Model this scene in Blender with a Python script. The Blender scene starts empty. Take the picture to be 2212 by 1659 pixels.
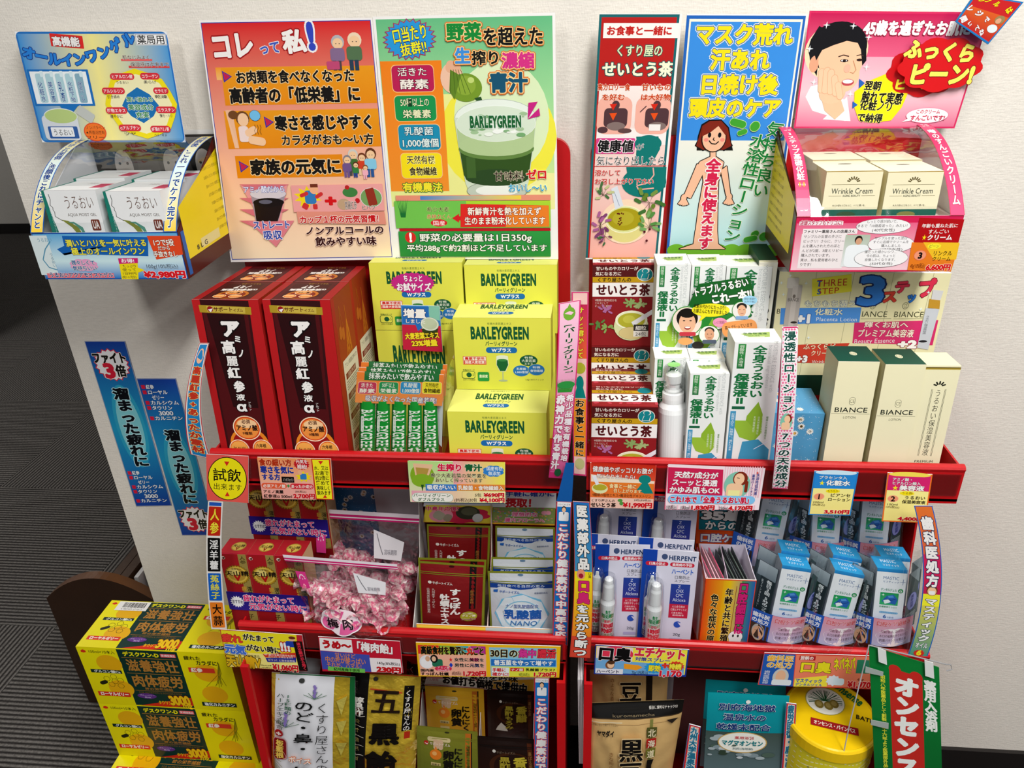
import bpy, math, random
from mathutils import Vector, Matrix
SC = bpy.context.scene
COL = SC.collection
random.seed(7)
# ------------------------------------------------------------------ camera
# Metres. The camera stands at the origin of X and Y; +Y goes into the wall, floor at z = 0.
H_EYE = 1.42
F_PX = 1648.0
CX, CY = 1106.0, 829.5
_d = Vector((124, 3200, F_PX)).normalized()
_y = Vector((174, -855, F_PX)); _y = (_y - _d * _y.dot(_d)).normalized()
_x = _d.cross(_y)
if _x.x < 0: _x = -_x
# rows: world axes seen in camera space (x right, y down, z forward)
EYE = Vector((0, 0, H_EYE))
def ray(px, py):
    v = Vector((px - CX, py - CY, F_PX))
    return Vector((_x.dot(v), _y.dot(v), -_d.dot(v)))
camd = bpy.data.cameras.new('camera'); cam = bpy.data.objects.new('camera', camd); COL.objects.link(cam)
camd.sensor_width = 36; camd.lens = F_PX / 2212 * 36; camd.clip_start = .01; camd.clip_end = 60
R_ = Matrix(((_x.x, -_x.y, -_x.z), (_y.x, -_y.y, -_y.z), (-_d.x, _d.y, _d.z)))
cam.matrix_world = Matrix.Translation(EYE) @ R_.to_4x4()
SC.camera = cam
SC.view_settings.view_transform = 'Standard'; SC.view_settings.look = 'None'
SC.view_settings.gamma = 1; SC.view_settings.use_curve_mapping = False
SC.view_settings.exposure = 0.0
SC.cycles.max_bounces = 8; SC.cycles.transparent_max_bounces = 24
# ------------------------------------------------------------------ light
w = bpy.data.worlds.new('shop_light'); SC.world = w; w.use_nodes = True
w.node_tree.nodes['Background'].inputs[0].default_value = (.97, .98, 1, 1)
w.node_tree.nodes['Background'].inputs[1].default_value = .30
def lamp(name, loc, sx, sy, power, rot=(0, 0, 0), col=(1, .985, .96)):
    l = bpy.data.lights.new(name, 'AREA'); l.shape = 'RECTANGLE'; l.size = sx; l.size_y = sy; l.energy = power; l.color = col
    o = bpy.data.objects.new(name, l); COL.objects.link(o); o.location = loc; o.rotation_euler = rot
    return o
lamp('ceiling_lamp', (.55, -.15, 2.62), .3, 1.25, 53)
lamp('ceiling_lamp', (-.9, -.9, 2.62), .3, 1.25, 24)
lamp('ceiling_lamp', (1.9, -.9, 2.62), .3, 1.25, 24)
lamp('ceiling_lamp', (-3., 2.2, 2.62), .3, 1.25, 22)  # extra unseen lamp, added because the far carpet lacked light

# ------------------------------------------------------------------ geometry of sight lines and planes
class Pl:
    """plane through (0, Y0, z0) that tilts back by t degrees, turned by yaw degrees about z"""
    def __init__(s, Y0, z0=0., t=0., yaw=0., x0=0.):
        a, b = math.radians(t), math.radians(yaw)
        s.p = Vector((x0, Y0, z0)); s.n = Matrix.Rotation(b, 3, 'Z') @ Vector((0, -math.cos(a), math.sin(a)))
    def hit(s, px, py):
        r = ray(px, py); k = (s.p - EYE).dot(s.n) / r.dot(s.n)
        return EYE + r * k
class PlZ:
    def __init__(s, p, n): s.p = p; s.n = n
    hit = Pl.hit
VIEWS = dict(A=(0,0,2.675), B=(420,20,3.071), C=(800,20,3.073), D=(1260,10,3.017), E=(1680,0,2.677), F=(0,560,2.593),
  G=(400,530,3.531), H=(740,530,3.191), I=(1220,530,3.131), J=(1660,540,3.190), K=(60,1180,3.464), L=(420,960,3.456),
  M=(840,960,3.457), N=(1220,980,3.606), O=(1600,980,3.606), P=(460,1340,5.027), Q=(840,1340,4.809), S=(1220,1340,2.230), Z=(0,0,1.))
def vp(v, x, y):
    a, b, s = VIEWS[v]; return a + x / s, b + y / s
def at(v, x, y, pl):                      # a measured point of the photograph laid on a plane of the room
    return pl.hit(*vp(v, x, y))
# ------------------------------------------------------------------ materials
def lin(h):
    h = h.lstrip('#')
    if len(h) == 3: h = ''.join(c * 2 for c in h)
    o = []
    for i in (0, 2, 4):
        c = int(h[i:i+2], 16) / 255
        o.append((c / 12.92 if c <= .04045 else ((c + .055) / 1.055) ** 2.4) ** 1.13)
    return tuple(o) + (1.,)
MATS = {}
def newmat(name):
    m = bpy.data.materials.new(name); m.use_nodes = True; MATS[name] = m
    nt = m.node_tree; return m, nt, nt.nodes['Principled BSDF']
def colmat(name, rough, metal=0., spec=.5, coat=0., bump=0., bscale=300., var=.05, bd=.004):
    m, nt, b = newmat(name)
    a = nt.nodes.new('ShaderNodeAttribute'); a.attribute_name = 'Col'
    tc = nt.nodes.new('ShaderNodeTexCoord')
    n = nt.nodes.new('ShaderNodeTexNoise'); n.inputs['Scale'].default_value = 25; nt.links.new(tc.outputs['Object'], n.inputs['Vector'])
    mr = nt.nodes.new('ShaderNodeMapRange'); mr.inputs[3].default_value = 1 - var; mr.inputs[4].default_value = 1 + var * .4
    nt.links.new(n.outputs[0], mr.inputs[0])
    mx = nt.nodes.new('ShaderNodeVectorMath'); mx.operation = 'SCALE'
    nt.links.new(a.outputs['Color'], mx.inputs[0]); nt.links.new(mr.outputs[0], mx.inputs['Scale'])
    nt.links.new(mx.outputs[0], b.inputs['Base Color'])
    b.inputs['Roughness'].default_value = rough; b.inputs['Metallic'].default_value = metal
    b.inputs['Specular IOR Level'].default_value = spec; b.inputs['Coat Weight'].default_value = coat; b.inputs['Coat Roughness'].default_value = .06
    if bump:
        n2 = nt.nodes.new('ShaderNodeTexNoise'); n2.inputs['Scale'].default_value = bscale; n2.inputs['Detail'].default_value = 4
        nt.links.new(tc.outputs['Object'], n2.inputs['Vector'])
        bp = nt.nodes.new('ShaderNodeBump'); bp.inputs['Strength'].default_value = bump; bp.inputs['Distance'].default_value = bd
        nt.links.new(n2.outputs[0], bp.inputs['Height']); nt.links.new(bp.outputs[0], b.inputs['Normal'])
    return m
colmat('card', .5, spec=.22)
colmat('paper', .7, spec=.2)
colmat('gloss', .22, spec=.4)
colmat('laminate', .34, spec=.25, coat=.08)
colmat('steel', .38, spec=.45, bump=.05, bscale=220)
colmat('plastic', .3, spec=.5)
colmat('foil', .2, metal=.5, bump=.9, bscale=20, bd=.014)
colmat('satin', .33, metal=.25, bump=.35, bscale=30)
colmat('wood', .4, bump=.1, bscale=80, var=.25)
def clearmat(name, tint, gl=.12, rough=.05, bump=0., bscale=30., fres=.4):
    m = bpy.data.materials.new(name); m.use_nodes = True; MATS[name] = m; nt = m.node_tree
    nt.nodes.remove(nt.nodes['Principled BSDF'])
    out = nt.nodes['Material Output']
    t = nt.nodes.new('ShaderNodeBsdfTransparent'); t.inputs[0].default_value = tint
    g = nt.nodes.new('ShaderNodeBsdfGlossy'); g.inputs['Roughness'].default_value = rough; g.inputs[0].default_value = (.95, .95, .95, 1)
    lw = nt.nodes.new('ShaderNodeLayerWeight'); lw.inputs[0].default_value = fres
    mr = nt.nodes.new('ShaderNodeMapRange'); mr.inputs[3].default_value = gl * .35; mr.inputs[4].default_value = min(1, gl * 4)
    nt.links.new(lw.outputs['Facing'], mr.inputs[0])
    mix = nt.nodes.new('ShaderNodeMixShader')
    nt.links.new(mr.outputs[0], mix.inputs[0]); nt.links.new(t.outputs[0], mix.inputs[1]); nt.links.new(g.outputs[0], mix.inputs[2])
    nt.links.new(mix.outputs[0], out.inputs[0])
    if bump:
        tc = nt.nodes.new('ShaderNodeTexCoord'); n2 = nt.nodes.new('ShaderNodeTexNoise'); n2.inputs['Scale'].default_value = bscale
        nt.links.new(tc.outputs['Object'], n2.inputs['Vector'])
        bp = nt.nodes.new('ShaderNodeBump'); bp.inputs['Strength'].default_value = bump; bp.inputs['Distance'].default_value = .01
        nt.links.new(n2.outputs[0], bp.inputs['Height']); nt.links.new(bp.outputs[0], g.inputs['Normal']); nt.links.new(bp.outputs[0], lw.inputs['Normal'])
    return m
clearmat('clear_film', (.97, .98, .98, 1), .08, .06, bump=.3, bscale=22)
clearmat('clear_sheet', (.93, .94, .94, 1), .12, .08)
clearmat('price_rail', (.78, .74, .76, 1), .07, .12)
clearmat('clear_bag', (.95, .94, .95, 1), .13, .1, bump=.9, bscale=45)
clearmat('clear_cap', (.95, .96, .96, 1), .1, .08, fres=.45)
# ------------------------------------------------------------------ glyphs of the built-in font, kept as small meshes
GL = {}
def glyph(c, b):
    b = round(b, 3); k = (c, b)
    if k in GL: return GL[k]
    if b > .018:                          # heavier strokes: the outline itself is thickened by bars along its edges
        vs, fs, adv = glyph(c, 0.); vs = [(x, y, 0.) for x, y, _ in vs]; fs = list(fs); cnt = {}
        for f in fs:
            for i in range(len(f)):
                p, q = f[i], f[(i+1) % len(f)]; e = (min(p, q), max(p, q)); cnt[e] = cnt.get(e, 0) + 1
        for (p, q), n in list(cnt.items()):
            if n != 1: continue
            (x0, y0, _), (x1, y1, _) = vs[p], vs[q]; dx, dy = x1-x0, y1-y0; l = math.hypot(dx, dy)
            if l < 1e-5: continue
            dx *= b/l; dy *= b/l; e = .55; k0 = len(vs); z = (k0//4 % 24 + 1)*3e-6
            vs += [(x0-dx*e-dy, y0-dy*e+dx, z), (x0-dx*e+dy, y0-dy*e-dx, z), (x1+dx*e+dy, y1+dy*e-dx, z), (x1+dx*e-dy, y1+dy*e+dx, z)]
            fs.append((k0, k0+1, k0+2, k0+3))
        GL[k] = (vs, fs, adv); return GL[k]
    cu = bpy.data.curves.new('letter', 'FONT'); cu.body = c; cu.resolution_u = 2 if ord(c) > 255 else 3; cu.offset = b
    o = bpy.data.objects.new('letter', cu); COL.objects.link(o)
    me = o.evaluated_get(bpy.context.evaluated_depsgraph_get()).to_mesh()
    vs = [(v.co.x, v.co.y, 0.) for v in me.vertices]; fs = [tuple(p.vertices) for p in me.polygons]
    x0 = min((v[0] for v in vs), default=0); x1 = max((v[0] for v in vs), default=.3)
    adv = 1.0 if ord(c) > 0x2E00 else (.3 if c == ' ' else x1 + max(x0, .03))
    GL[k] = (vs, fs, adv)
    bpy.data.objects.remove(o); bpy.data.curves.remove(cu)
    return GL[k]
# ------------------------------------------------------------------ mesh builder
def wloc(o):
    p = o.location.copy()
    while o.parent is not None: o = o.parent; p += o.location
    return p
class MB:
    def __init__(s): s.v = []; s.f = []; s.c = []; s.m = []; s.mats = []; s.cur = 'card'
    def mi(s, name):
        if name not in s.mats: s.mats.append(name)
        return s.mats.index(name)
    def poly(s, pts, cols, mat=None):
        i = len(s.v); s.v += [tuple(p) for p in pts]
        s.c += ([cols] * len(pts) if isinstance(cols[0], float) else list(cols))
        s.f.append(tuple(range(i, i + len(pts)))); s.m.append(s.mi(mat or s.cur))
    def mesh(s, pts, faces, cols, mat=None):
        i = len(s.v); s.v += [tuple(p) for p in pts]
        s.c += ([cols] * len(pts) if isinstance(cols[0], float) else list(cols))
        k = s.mi(mat or s.cur)
        for f in faces: s.f.append(tuple(i + a for a in f)); s.m.append(k)
    def hexa(s, q, cols, mat=None):       # q: 4 points of the front (tl,tr,br,bl), 4 of the back
        c = cols if isinstance(cols, dict) else dict(a=cols)
        g = lambda k: lin(c.get(k, c.get('a', '#888')))
        for k, idx in (('f', (0,3,2,1)), ('b', (4,5,6,7)), ('t', (0,1,5,4)), ('u', (3,7,6,2)), ('l', (0,4,7,3)), ('r', (1,2,6,5))):
            s.poly([q[i] for i in idx], g(k), mat)
    def box(s, x0, x1, y0, y1, z0, z1, col, mat=None):
        s.hexa([Vector(p) for p in ((x0,y0,z1),(x1,y0,z1),(x1,y0,z0),(x0,y0,z0),(x0,y1,z1),(x1,y1,z1),(x1,y1,z0),(x0,y1,z0))], col, mat)
    def prism(s, yz, x0, x1, col, mat=None):
        n = len(yz); a = [(x0, y, z) for y, z in yz]; b = [(x1, y, z) for y, z in yz]; c = lin(col)
        s.poly(a, c, mat); s.poly(b[::-1], c, mat)
        for i in range(n): j = (i + 1) % n; s.poly([a[j], a[i], b[i], b[j]], c, mat)
    def tube(s, pts, r, col, mat=None, n=8):
        pts = [Vector(p) for p in pts]; rings = []
        for i, p in enumerate(pts):
            t = (pts[min(i+1, len(pts)-1)] - pts[max(i-1, 0)]).normalized()
            a = t.cross(Vector((.13, .3, 1))).normalized(); b = t.cross(a)
            rings.append([p + (a * math.cos(q) + b * math.sin(q)) * r for q in [2*math.pi*k/n for k in range(n)]])
        V = [q for g in rings for q in g]; F = []
        for i in range(len(rings)-1):
            for k in range(n): F.append((i*n+k, i*n+(k+1)%n, (i+1)*n+(k+1)%n, (i+1)*n+k))
        F.append(tuple(range(n))[::-1]); F.append(tuple((len(rings)-1)*n+k for k in range(n)))
        s.mesh(V, F, lin(col), mat)
    def lathe(s, base, up, prof, mat=None, n=28, col='#fff'):     # prof: list of (radius, height[, colour])
        up = up.normalized(); a = up.cross(Vector((0, 1, 0))).normalized(); b = a.cross(up)
        V = []; C_ = []; F = []
        for p in prof:
            for k in range(n):
                q = 2*math.pi*k/n; V.append(base + up * p[1] + (a * math.cos(q) + b * math.sin(q)) * p[0]); C_.append(lin(p[2] if len(p) > 2 else col))
        for i in range(len(prof)-1):
            for k in range(n): F.append((i*n+k, i*n+(k+1)%n, (i+1)*n+(k+1)%n, (i+1)*n+k))
        F.append(tuple((len(prof)-1)*n+k for k in range(n))); F.append(tuple(range(n))[::-1])
        s.mesh(V, F, C_, mat)
    def build(s, name, parent=None, org=None, smooth=False):
        if org is None:
            if parent is not None: org = wloc(parent)
            else:
                xs = [v[0] for v in s.v]; ys = [v[1] for v in s.v]; zs = [v[2] for v in s.v]
                org = Vector(((min(xs)+max(xs))/2, (min(ys)+max(ys))/2, min(zs)))
        org = Vector(org)
        me = bpy.data.meshes.new(name)
        me.from_pydata([(v[0]-org.x, v[1]-org.y, v[2]-org.z) for v in s.v], [], s.f)
        at_ = me.color_attributes.new('Col', 'FLOAT_COLOR', 'POINT')
        flat = []
        for c in s.c: flat += c
        at_.data.foreach_set('color', flat)
        for n in s.mats: me.materials.append(MATS[n])
        me.polygons.foreach_set('material_index', s.m)
        if smooth: me.polygons.foreach_set('use_smooth', [True] * len(s.f))
        me.update()
        o = bpy.data.objects.new(name, me); COL.objects.link(o)
        if parent is not None: o.parent = parent; o.location = org - wloc(parent)
        else: o.location = org
        return o
def tag(o, label=None, cat=None, group=None, kind=None):
    if label: o['label'] = label
    if cat: o['category'] = cat
    if group: o['group'] = group
    if kind: o['kind'] = kind
    return o
def thing(name, label, cat, loc, group=None):
    o = bpy.data.objects.new(name, None); COL.objects.link(o); o.location = loc; o.empty_display_size = .02
    return tag(o, label, cat, group)
def dup(root, off, label=None, group=None):
    """a copy of a thing and of its parts and sub-parts, moved by off"""
    r = root.copy(); COL.objects.link(r); r.location = root.location + Vector(off)
    if label: r['label'] = label
    if group: r['group'] = group
    for ch in list(root.children):
        c = ch.copy(); COL.objects.link(c); c.parent = r
        for g in list(ch.children):
            d = g.copy(); COL.objects.link(d); d.parent = c
    return r
STEP = .000015
ROT = 'ー～〜「」（）-()…'
class Face:
    """a printed face: bilinear patch tl,tr,bl,br with optional bulge; art is given in measured or canvas coordinates"""
    def __init__(s, mb, tl, tr, bl, br, warp=None, lay=None, n=(10, 14)):
        s.mb = mb; s.P = [Vector(p) for p in (tl, tr, bl, br)]; s.warp = warp; s.n = n
        s.W = ((s.P[1]-s.P[0]).length + (s.P[3]-s.P[2]).length) / 2; s.H = ((s.P[2]-s.P[0]).length + (s.P[3]-s.P[1]).length) / 2
        s.N = (s.P[2]-s.P[0]).cross(s.P[1]-s.P[0]).normalized()
        s.h = (.0002 if warp is None else .0006) if lay is None else lay
        s.mode = None; s.mat = None; s.lift = 0.; s.tl = 0.
    def view(s, k): s.mode = k; return s
    def canvas(s, w, h): s.mode = (w, h); return s
    def pt(s, a, b, h=0.):
        p = s.P[0]*(1-a)*(1-b) + s.P[1]*a*(1-b) + s.P[2]*(1-a)*b + s.P[3]*a*b
        if s.warp is None: return p + s.N * h
        w = s.warp(a, b)
        if isinstance(w, tuple):          # in-plane and out-of-plane offsets
            return p + s.N * (w[1] + h) + (s.P[1]-s.P[0]).normalized() * w[0]
        return p + s.N * (w + h)
    def st(s, x, y):
        if isinstance(s.mode, tuple): return x / s.mode[0], y / s.mode[1]
        r = ray(*vp(s.mode, x, y)); p = EYE + r * ((s.P[0]-EYE).dot(s.N) / r.dot(s.N))
        U = (s.P[1]-s.P[0]); V = (s.P[2]-s.P[0]); a, b = .5, .5
        for _ in range(8):
            q = s.P[0]*(1-a)*(1-b) + s.P[1]*a*(1-b) + s.P[2]*(1-a)*b + s.P[3]*a*b
            e = p - q
            da = (s.P[1]-s.P[0])*(1-b) + (s.P[3]-s.P[2])*b; db = (s.P[2]-s.P[0])*(1-a) + (s.P[3]-s.P[1])*a
            A, B, D = da.dot(da), da.dot(db), db.dot(db); f, g = e.dot(da), e.dot(db); det = A*D - B*B
            a += (f*D - g*B)/det; b += (A*g - B*f)/det
        return a, b
    def fr(s, x0, y0, x1, y1):            # centre in 0..1 and half sizes in metres
        cx, cy = (x0+x1)/2, (y0+y1)/2; a, b = s.st(cx, cy)
        if isinstance(s.mode, tuple): return a, b, (x1-x0)/s.mode[0]*s.W/2, (y1-y0)/s.mode[1]*s.H/2
        return a, b, abs(s.st(x1, cy)[0]-s.st(x0, cy)[0])*s.W/2, abs(s.st(cx, y1)[1]-s.st(cx, y0)[1])*s.H/2
    def up(s): s.h += STEP; return s.h
    def _rot(s, x, y, r):
        if not r: return x, y
        c, q = math.cos(r), math.sin(r); return x*c - y*q, x*q + y*c
    def put(s, a, b, pts, faces, col, rot=0., cols=None):
        h = s.up() + (s.lift + s.tl if cols is None else 0.); V = []
        for q in pts:
            x, y = s._rot(q[0], q[1], rot); V.append(s.pt(a + x/s.W, b + y/s.H, h + (q[2] if len(q) > 2 else 0)))
        s.mb.mesh(V, faces, cols or lin(col), s.mat)
    def grid(s, hw, hh, c0, c1=None, horiz=False, n=None, c2=None):
        n = n or (s.n if s.warp is not None else (1, 2 if c2 else 1)); nx, ny = n
        if horiz: nx, ny = max(nx, 2 if c2 else 1), ny
        k0, k1 = lin(c0), lin(c1 or c0); km = lin(c2) if c2 else None
        V, C_, F = [], [], []
        for j in range(ny+1):
            for i in range(nx+1):
                t = (i/nx if horiz else j/ny)
                V.append((-hw + 2*hw*i/nx, -hh + 2*hh*j/ny))
                if km: cc = tuple(k0[q]*(1-2*t)+km[q]*2*t for q in range(4)) if t < .5 else tuple(km[q]*(2-2*t)+k1[q]*(2*t-1) for q in range(4))
                else: cc = tuple(k0[q]*(1-t)+k1[q]*t for q in range(4))
                C_.append(cc)
        for j in range(ny):
            for i in range(nx): F.append((j*(nx+1)+i, (j+1)*(nx+1)+i, (j+1)*(nx+1)+i+1, j*(nx+1)+i+1))
        return V, F, C_
    def fill(s, c0, c1=None, horiz=False, c2=None, inset=0.):
        V, F, C_ = s.grid(s.W/2-inset, s.H/2-inset, c0, c1, horiz, c2=c2); s.put(.5, .5, V, F, None, cols=C_); return s
    def R(s, x0, y0, x1, y1, c0, c1=None, horiz=False, rot=0., c2=None):
        a, b, w, h = s.fr(x0, y0, x1, y1)
        n = None
        if s.warp is not None: n = (max(1, round(s.n[0]*w*2/s.W)), max(1, round(s.n[1]*h*2/s.H)))
        V, F, C_ = s.grid(w, h, c0, c1, horiz, n=n, c2=c2); s.put(a, b, V, F, None, math.radians(rot), cols=C_); return s
    def RR(s, x0, y0, x1, y1, col, r=.3, rot=0., line=None, lw=.1):
        a, b, w, h = s.fr(x0, y0, x1, y1)
        def ring(w, h, q):
            P = []
            for cx, cy, a0 in ((w-q, h-q, 0), (-w+q, h-q, 90), (-w+q, -h+q, 180), (w-q, -h+q, 270)):
                for k in range(5): t = math.radians(a0 + k*22.5); P.append((cx + q*math.cos(t), cy + q*math.sin(t)))
            return P
        m = min(w, h)
        for (ww, hh, c) in (((w, h, line), (w-lw*m, h-lw*m, col)) if line else ((w, h, col),)):
            P = ring(ww, hh, r*min(ww, hh)); s.put(a, b, P, [tuple(range(len(P)))[::-1]], c, math.radians(rot))
        return s
    def E(s, x0, y0, x1, y1, col, line=None, lw=.1, rot=0.):
        a, b, w, h = s.fr(x0, y0, x1, y1); n = 28 if max(w, h) > .01 else 14; m = min(w, h)*lw
        for (ww, hh, c) in (((w, h, line), (w-m, h-m, col)) if line else ((w, h, col),)):
            s.put(a, b, [(ww*math.cos(6.28318*k/n), hh*math.sin(6.28318*k/n)) for k in range(n)], [tuple(range(n))[::-1]], c, math.radians(rot))
        return s
    def Q(s, pts, col):
        st = [s.st(*p) for p in pts]; h = s.up() + s.lift
        # keep the outward orientation
        ar = sum(st[i][0]*st[(i+1)%len(st)][1]-st[(i+1)%len(st)][0]*st[i][1] for i in range(len(st)))
        if ar > 0: st = st[::-1]
        s.mb.poly([s.pt(a, b, h) for a, b in st], lin(col), s.mat); return s
    def L(s, pts, wd, col):               # a drawn line, width in metres
        st = [s.st(*p) for p in pts]; h = s.up() + s.lift; c = lin(col)
        for (a0, b0), (a1, b1) in zip(st, st[1:]):
            dx, dy = (a1-a0)*s.W, (b1-b0)*s.H; l = math.hypot(dx, dy) or 1e-9; nx, ny = -dy/l*wd/2/s.W, dx/l*wd/2/s.H
            s.mb.poly([s.pt(a0+nx, b0+ny, h), s.pt(a1+nx, b1+ny, h), s.pt(a1-nx, b1-ny, h), s.pt(a0-nx, b0-ny, h)], c, s.mat)
        return s
    def star(s, x0, y0, x1, y1, col, n=16, inner=.8, rot=0., line=None):
        a, b, w, h = s.fr(x0, y0, x1, y1)
        for k, c in (((1, line), (.93, col)) if line else ((1, col),)):
            P = [(0, 0)] + [(w*k*(1 if i % 2 == 0 else inner)*math.sin(math.pi*i/n), -h*k*(1 if i % 2 == 0 else inner)*math.cos(math.pi*i/n)) for i in range(2*n)]
            s.put(a, b, P, [(0, (i+1) % (2*n)+1, i+1) for i in range(2*n)], c, math.radians(rot))
        return s
    def T(s, text, x0, y0, x1, y1, col, o=None, ow=.06, b=.0, v=False, rot=0., arch=0., o2=None, sh=0.):
        a, bb, w, h = s.fr(x0, y0, x1, y1); rr = math.radians(rot)
        passes = []
        if o2: passes.append((b + ow*2.1, o2))
        if o: passes.append((b + ow, o))
        passes.append((b, col)); h0 = s.h; s.tl = s.lift*.5
        for off, c in passes:
            V, F = [], []
            if v:
                n = len(text); ch = 2*h/n; sx = 2*w/.95; sy = ch
                for i, t in enumerate(text):
                    vs, fs, adv = glyph(t, off); k = len(V); cy = -h + ch*(i+.5)
                    if t in ROT: V += [(-(y-.38)*sx, cy + (x-.5)*sy, z) for x, y, z in vs]
                    else:
                        ox = .5 if ord(t) > 0x2E00 else adv/2
                        V += [((x-ox)*sx, cy - (y-.38)*sy, z) for x, y, z in vs]
                    F += [tuple(k+q for q in f) for f in fs]
            else:
                G_ = [glyph(t, off) for t in text]; A = [glyph(t, b)[2] for t in text]; tot = sum(A)
                cjk = any(ord(t) > 0x2E00 for t in text)
                em0, em1 = (-.1, .86) if cjk else (0., .73)
                sx = 2*w/tot; sy = 2*h/(em1-em0); x_ = 0
                for (vs, fs, _), ad, t in zip(G_, A, text):
                    k = len(V)
                    for x, y, z in vs:
                        X = -w + (x_+x)*sx; Y = h - (y-em0)*sy
                        if arch: Y += arch*h*((X/w)**2)
                        if sh: X -= sh*Y
                        V.append((X, Y, z))
                    F += [tuple(k+q for q in f) for f in fs]; x_ += ad
            if V: s.put(a, bb, V, F, c, rr); s.h += (7.5e-5 if off > .018 else 0) + s.lift*.2
        s.h = h0 + STEP; s.tl = 0.; return s
    def blob(s, x0, y0, x1, y1, col, n=8):                      # cloud-shaped balloon
        a, b, w, h = s.fr(x0, y0, x1, y1); P = [(0, 0)]
        for i in range(48):
            t = 2*math.pi*i/48; k = .88 + .12*abs(math.sin(t*n/2)); P.append((w*k*math.sin(t), -h*k*math.cos(t)))
        s.put(a, b, P, [(0, (i+1) % 48+1, i+1) for i in range(48)], col); return s
    def lines(s, x0, y0, x1, y1, n, col, k=.5, seed=1):         # rows of small print too fine to read
        rnd = random.Random(seed); dy = (y1-y0)/n
        for i in range(n):
            x = x0
            while x < x1 - (x1-x0)*.03:
                q = min(x1, x + (x1-x0)*rnd.uniform(.05, .2))
                s.R(x, y0+dy*i, q, y0+dy*(i+k), col); s.h -= STEP; x = q + (x1-x0)*.02
        s.up(); return s
    def man(s, cx, y0, w, h, hair='#222', skin='#e3b48c', coat='#fff', face=True):   # bust drawn on print
        s.E(cx-w*.36, y0, cx+w*.36, y0+h*.62, hair)
        s.E(cx-w*.5, y0+h*.6, cx+w*.5, y0+h*1.25, coat) if coat else None
        s.E(cx-w*.3, y0+h*.1, cx+w*.3, y0+h*.68, skin)
        if face:
            for q in (-1, 1): s.E(cx+q*w*.13-w*.035, y0+h*.33, cx+q*w*.13+w*.035, y0+h*.38, '#222')
            s.R(cx-w*.09, y0+h*.54, cx+w*.09, y0+h*.565, '#a33')
        return s
def board(name, label, cat, v, q, pl, th=.0015, edge='#eee', back='#ddd', mat='laminate', parent=None, **k):
    """a thin printed board whose four corners (tl,tr,br,bl) were measured on plane pl; returns the builder and its face"""
    m = MB(); m.cur = mat; P = [at(v, x, y, pl) for x, y in q]; n = pl.n.normalized()
    m.hexa(P + [p - n*th for p in P], dict(a=edge, b=back)); f = Face(m, P[0], P[1], P[3], P[2], **k); f.view(v); f.label = (name, label, cat, parent)
    return m, f
def done(m, f, group=None, **k):
    n, l, c, p = f.label; o = m.build(n, p, **k); tag(o, l, c if p is None else None, group); return o
class Carton:
    """a box set on its base: front top corners and a back top corner measured, tilted back by t degrees"""
    def __init__(s, tl, tr, yt, hgt, dep, cols, t=4., mat='card', bev=.0):
        a = math.radians(t); s.up = Vector((0, math.sin(a), math.cos(a)))
        s.U = (tr - tl); s.w = s.U.length; s.U.z *= 1; s.U.normalize()
        s.B = s.U.cross(s.up).normalized() * -1
        if s.B.y < 0: s.B = -s.B
        s.tl = tl; s.h = hgt; s.d = dep; s.m = MB(); s.m.cur = mat
        q = [s.p(0,0,0), s.p(1,0,0), s.p(1,0,1), s.p(0,0,1), s.p(0,1,0), s.p(1,1,0), s.p(1,1,1), s.p(0,1,1)]
        s.m.hexa(q, cols)
    def p(s, x, y, z): return s.tl + s.U*s.w*x + s.B*s.d*y - s.up*s.h*z
    def front(s, v): return Face(s.m, s.p(0,0,0), s.p(1,0,0), s.p(0,0,1), s.p(1,0,1)).view(v)
    def top(s, v): return Face(s.m, s.p(0,1,0), s.p(1,1,0), s.p(0,0,0), s.p(1,0,0)).view(v)
    def right(s, v): return Face(s.m, s.p(1,0,0), s.p(1,1,0), s.p(1,0,1), s.p(1,1,1)).view(v)
    def left(s, v): return Face(s.m, s.p(0,1,0), s.p(0,0,0), s.p(0,1,1), s.p(0,0,1)).view(v)
    def build(s, name, label, cat, group=None): return tag(s.m.build(name), label, cat, group)
TILT = 4.
def shelf_plane(y0, z0): a = math.radians(TILT); return PlZ(Vector((0, y0, z0)), Vector((0, math.sin(a), math.cos(a))))
def carton(v, l, r, Y, cols, dep, floor=None, hgt=None, t=TILT, mat='card'):
    """l, r: measured front top corners; Y: depth of that edge"""
    a, b = at(v, *l, Pl(Y)), at(v, *r, Pl(Y)); z = (a.z + b.z)/2; a.z = b.z = z
    if hgt is None:
        up = Vector((0, math.sin(math.radians(t)), math.cos(math.radians(t)))); hgt = (a - floor.p).dot(floor.n) / up.dot(floor.n)
    return Carton(a, b, Y, hgt, dep, cols, t, mat)
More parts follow.
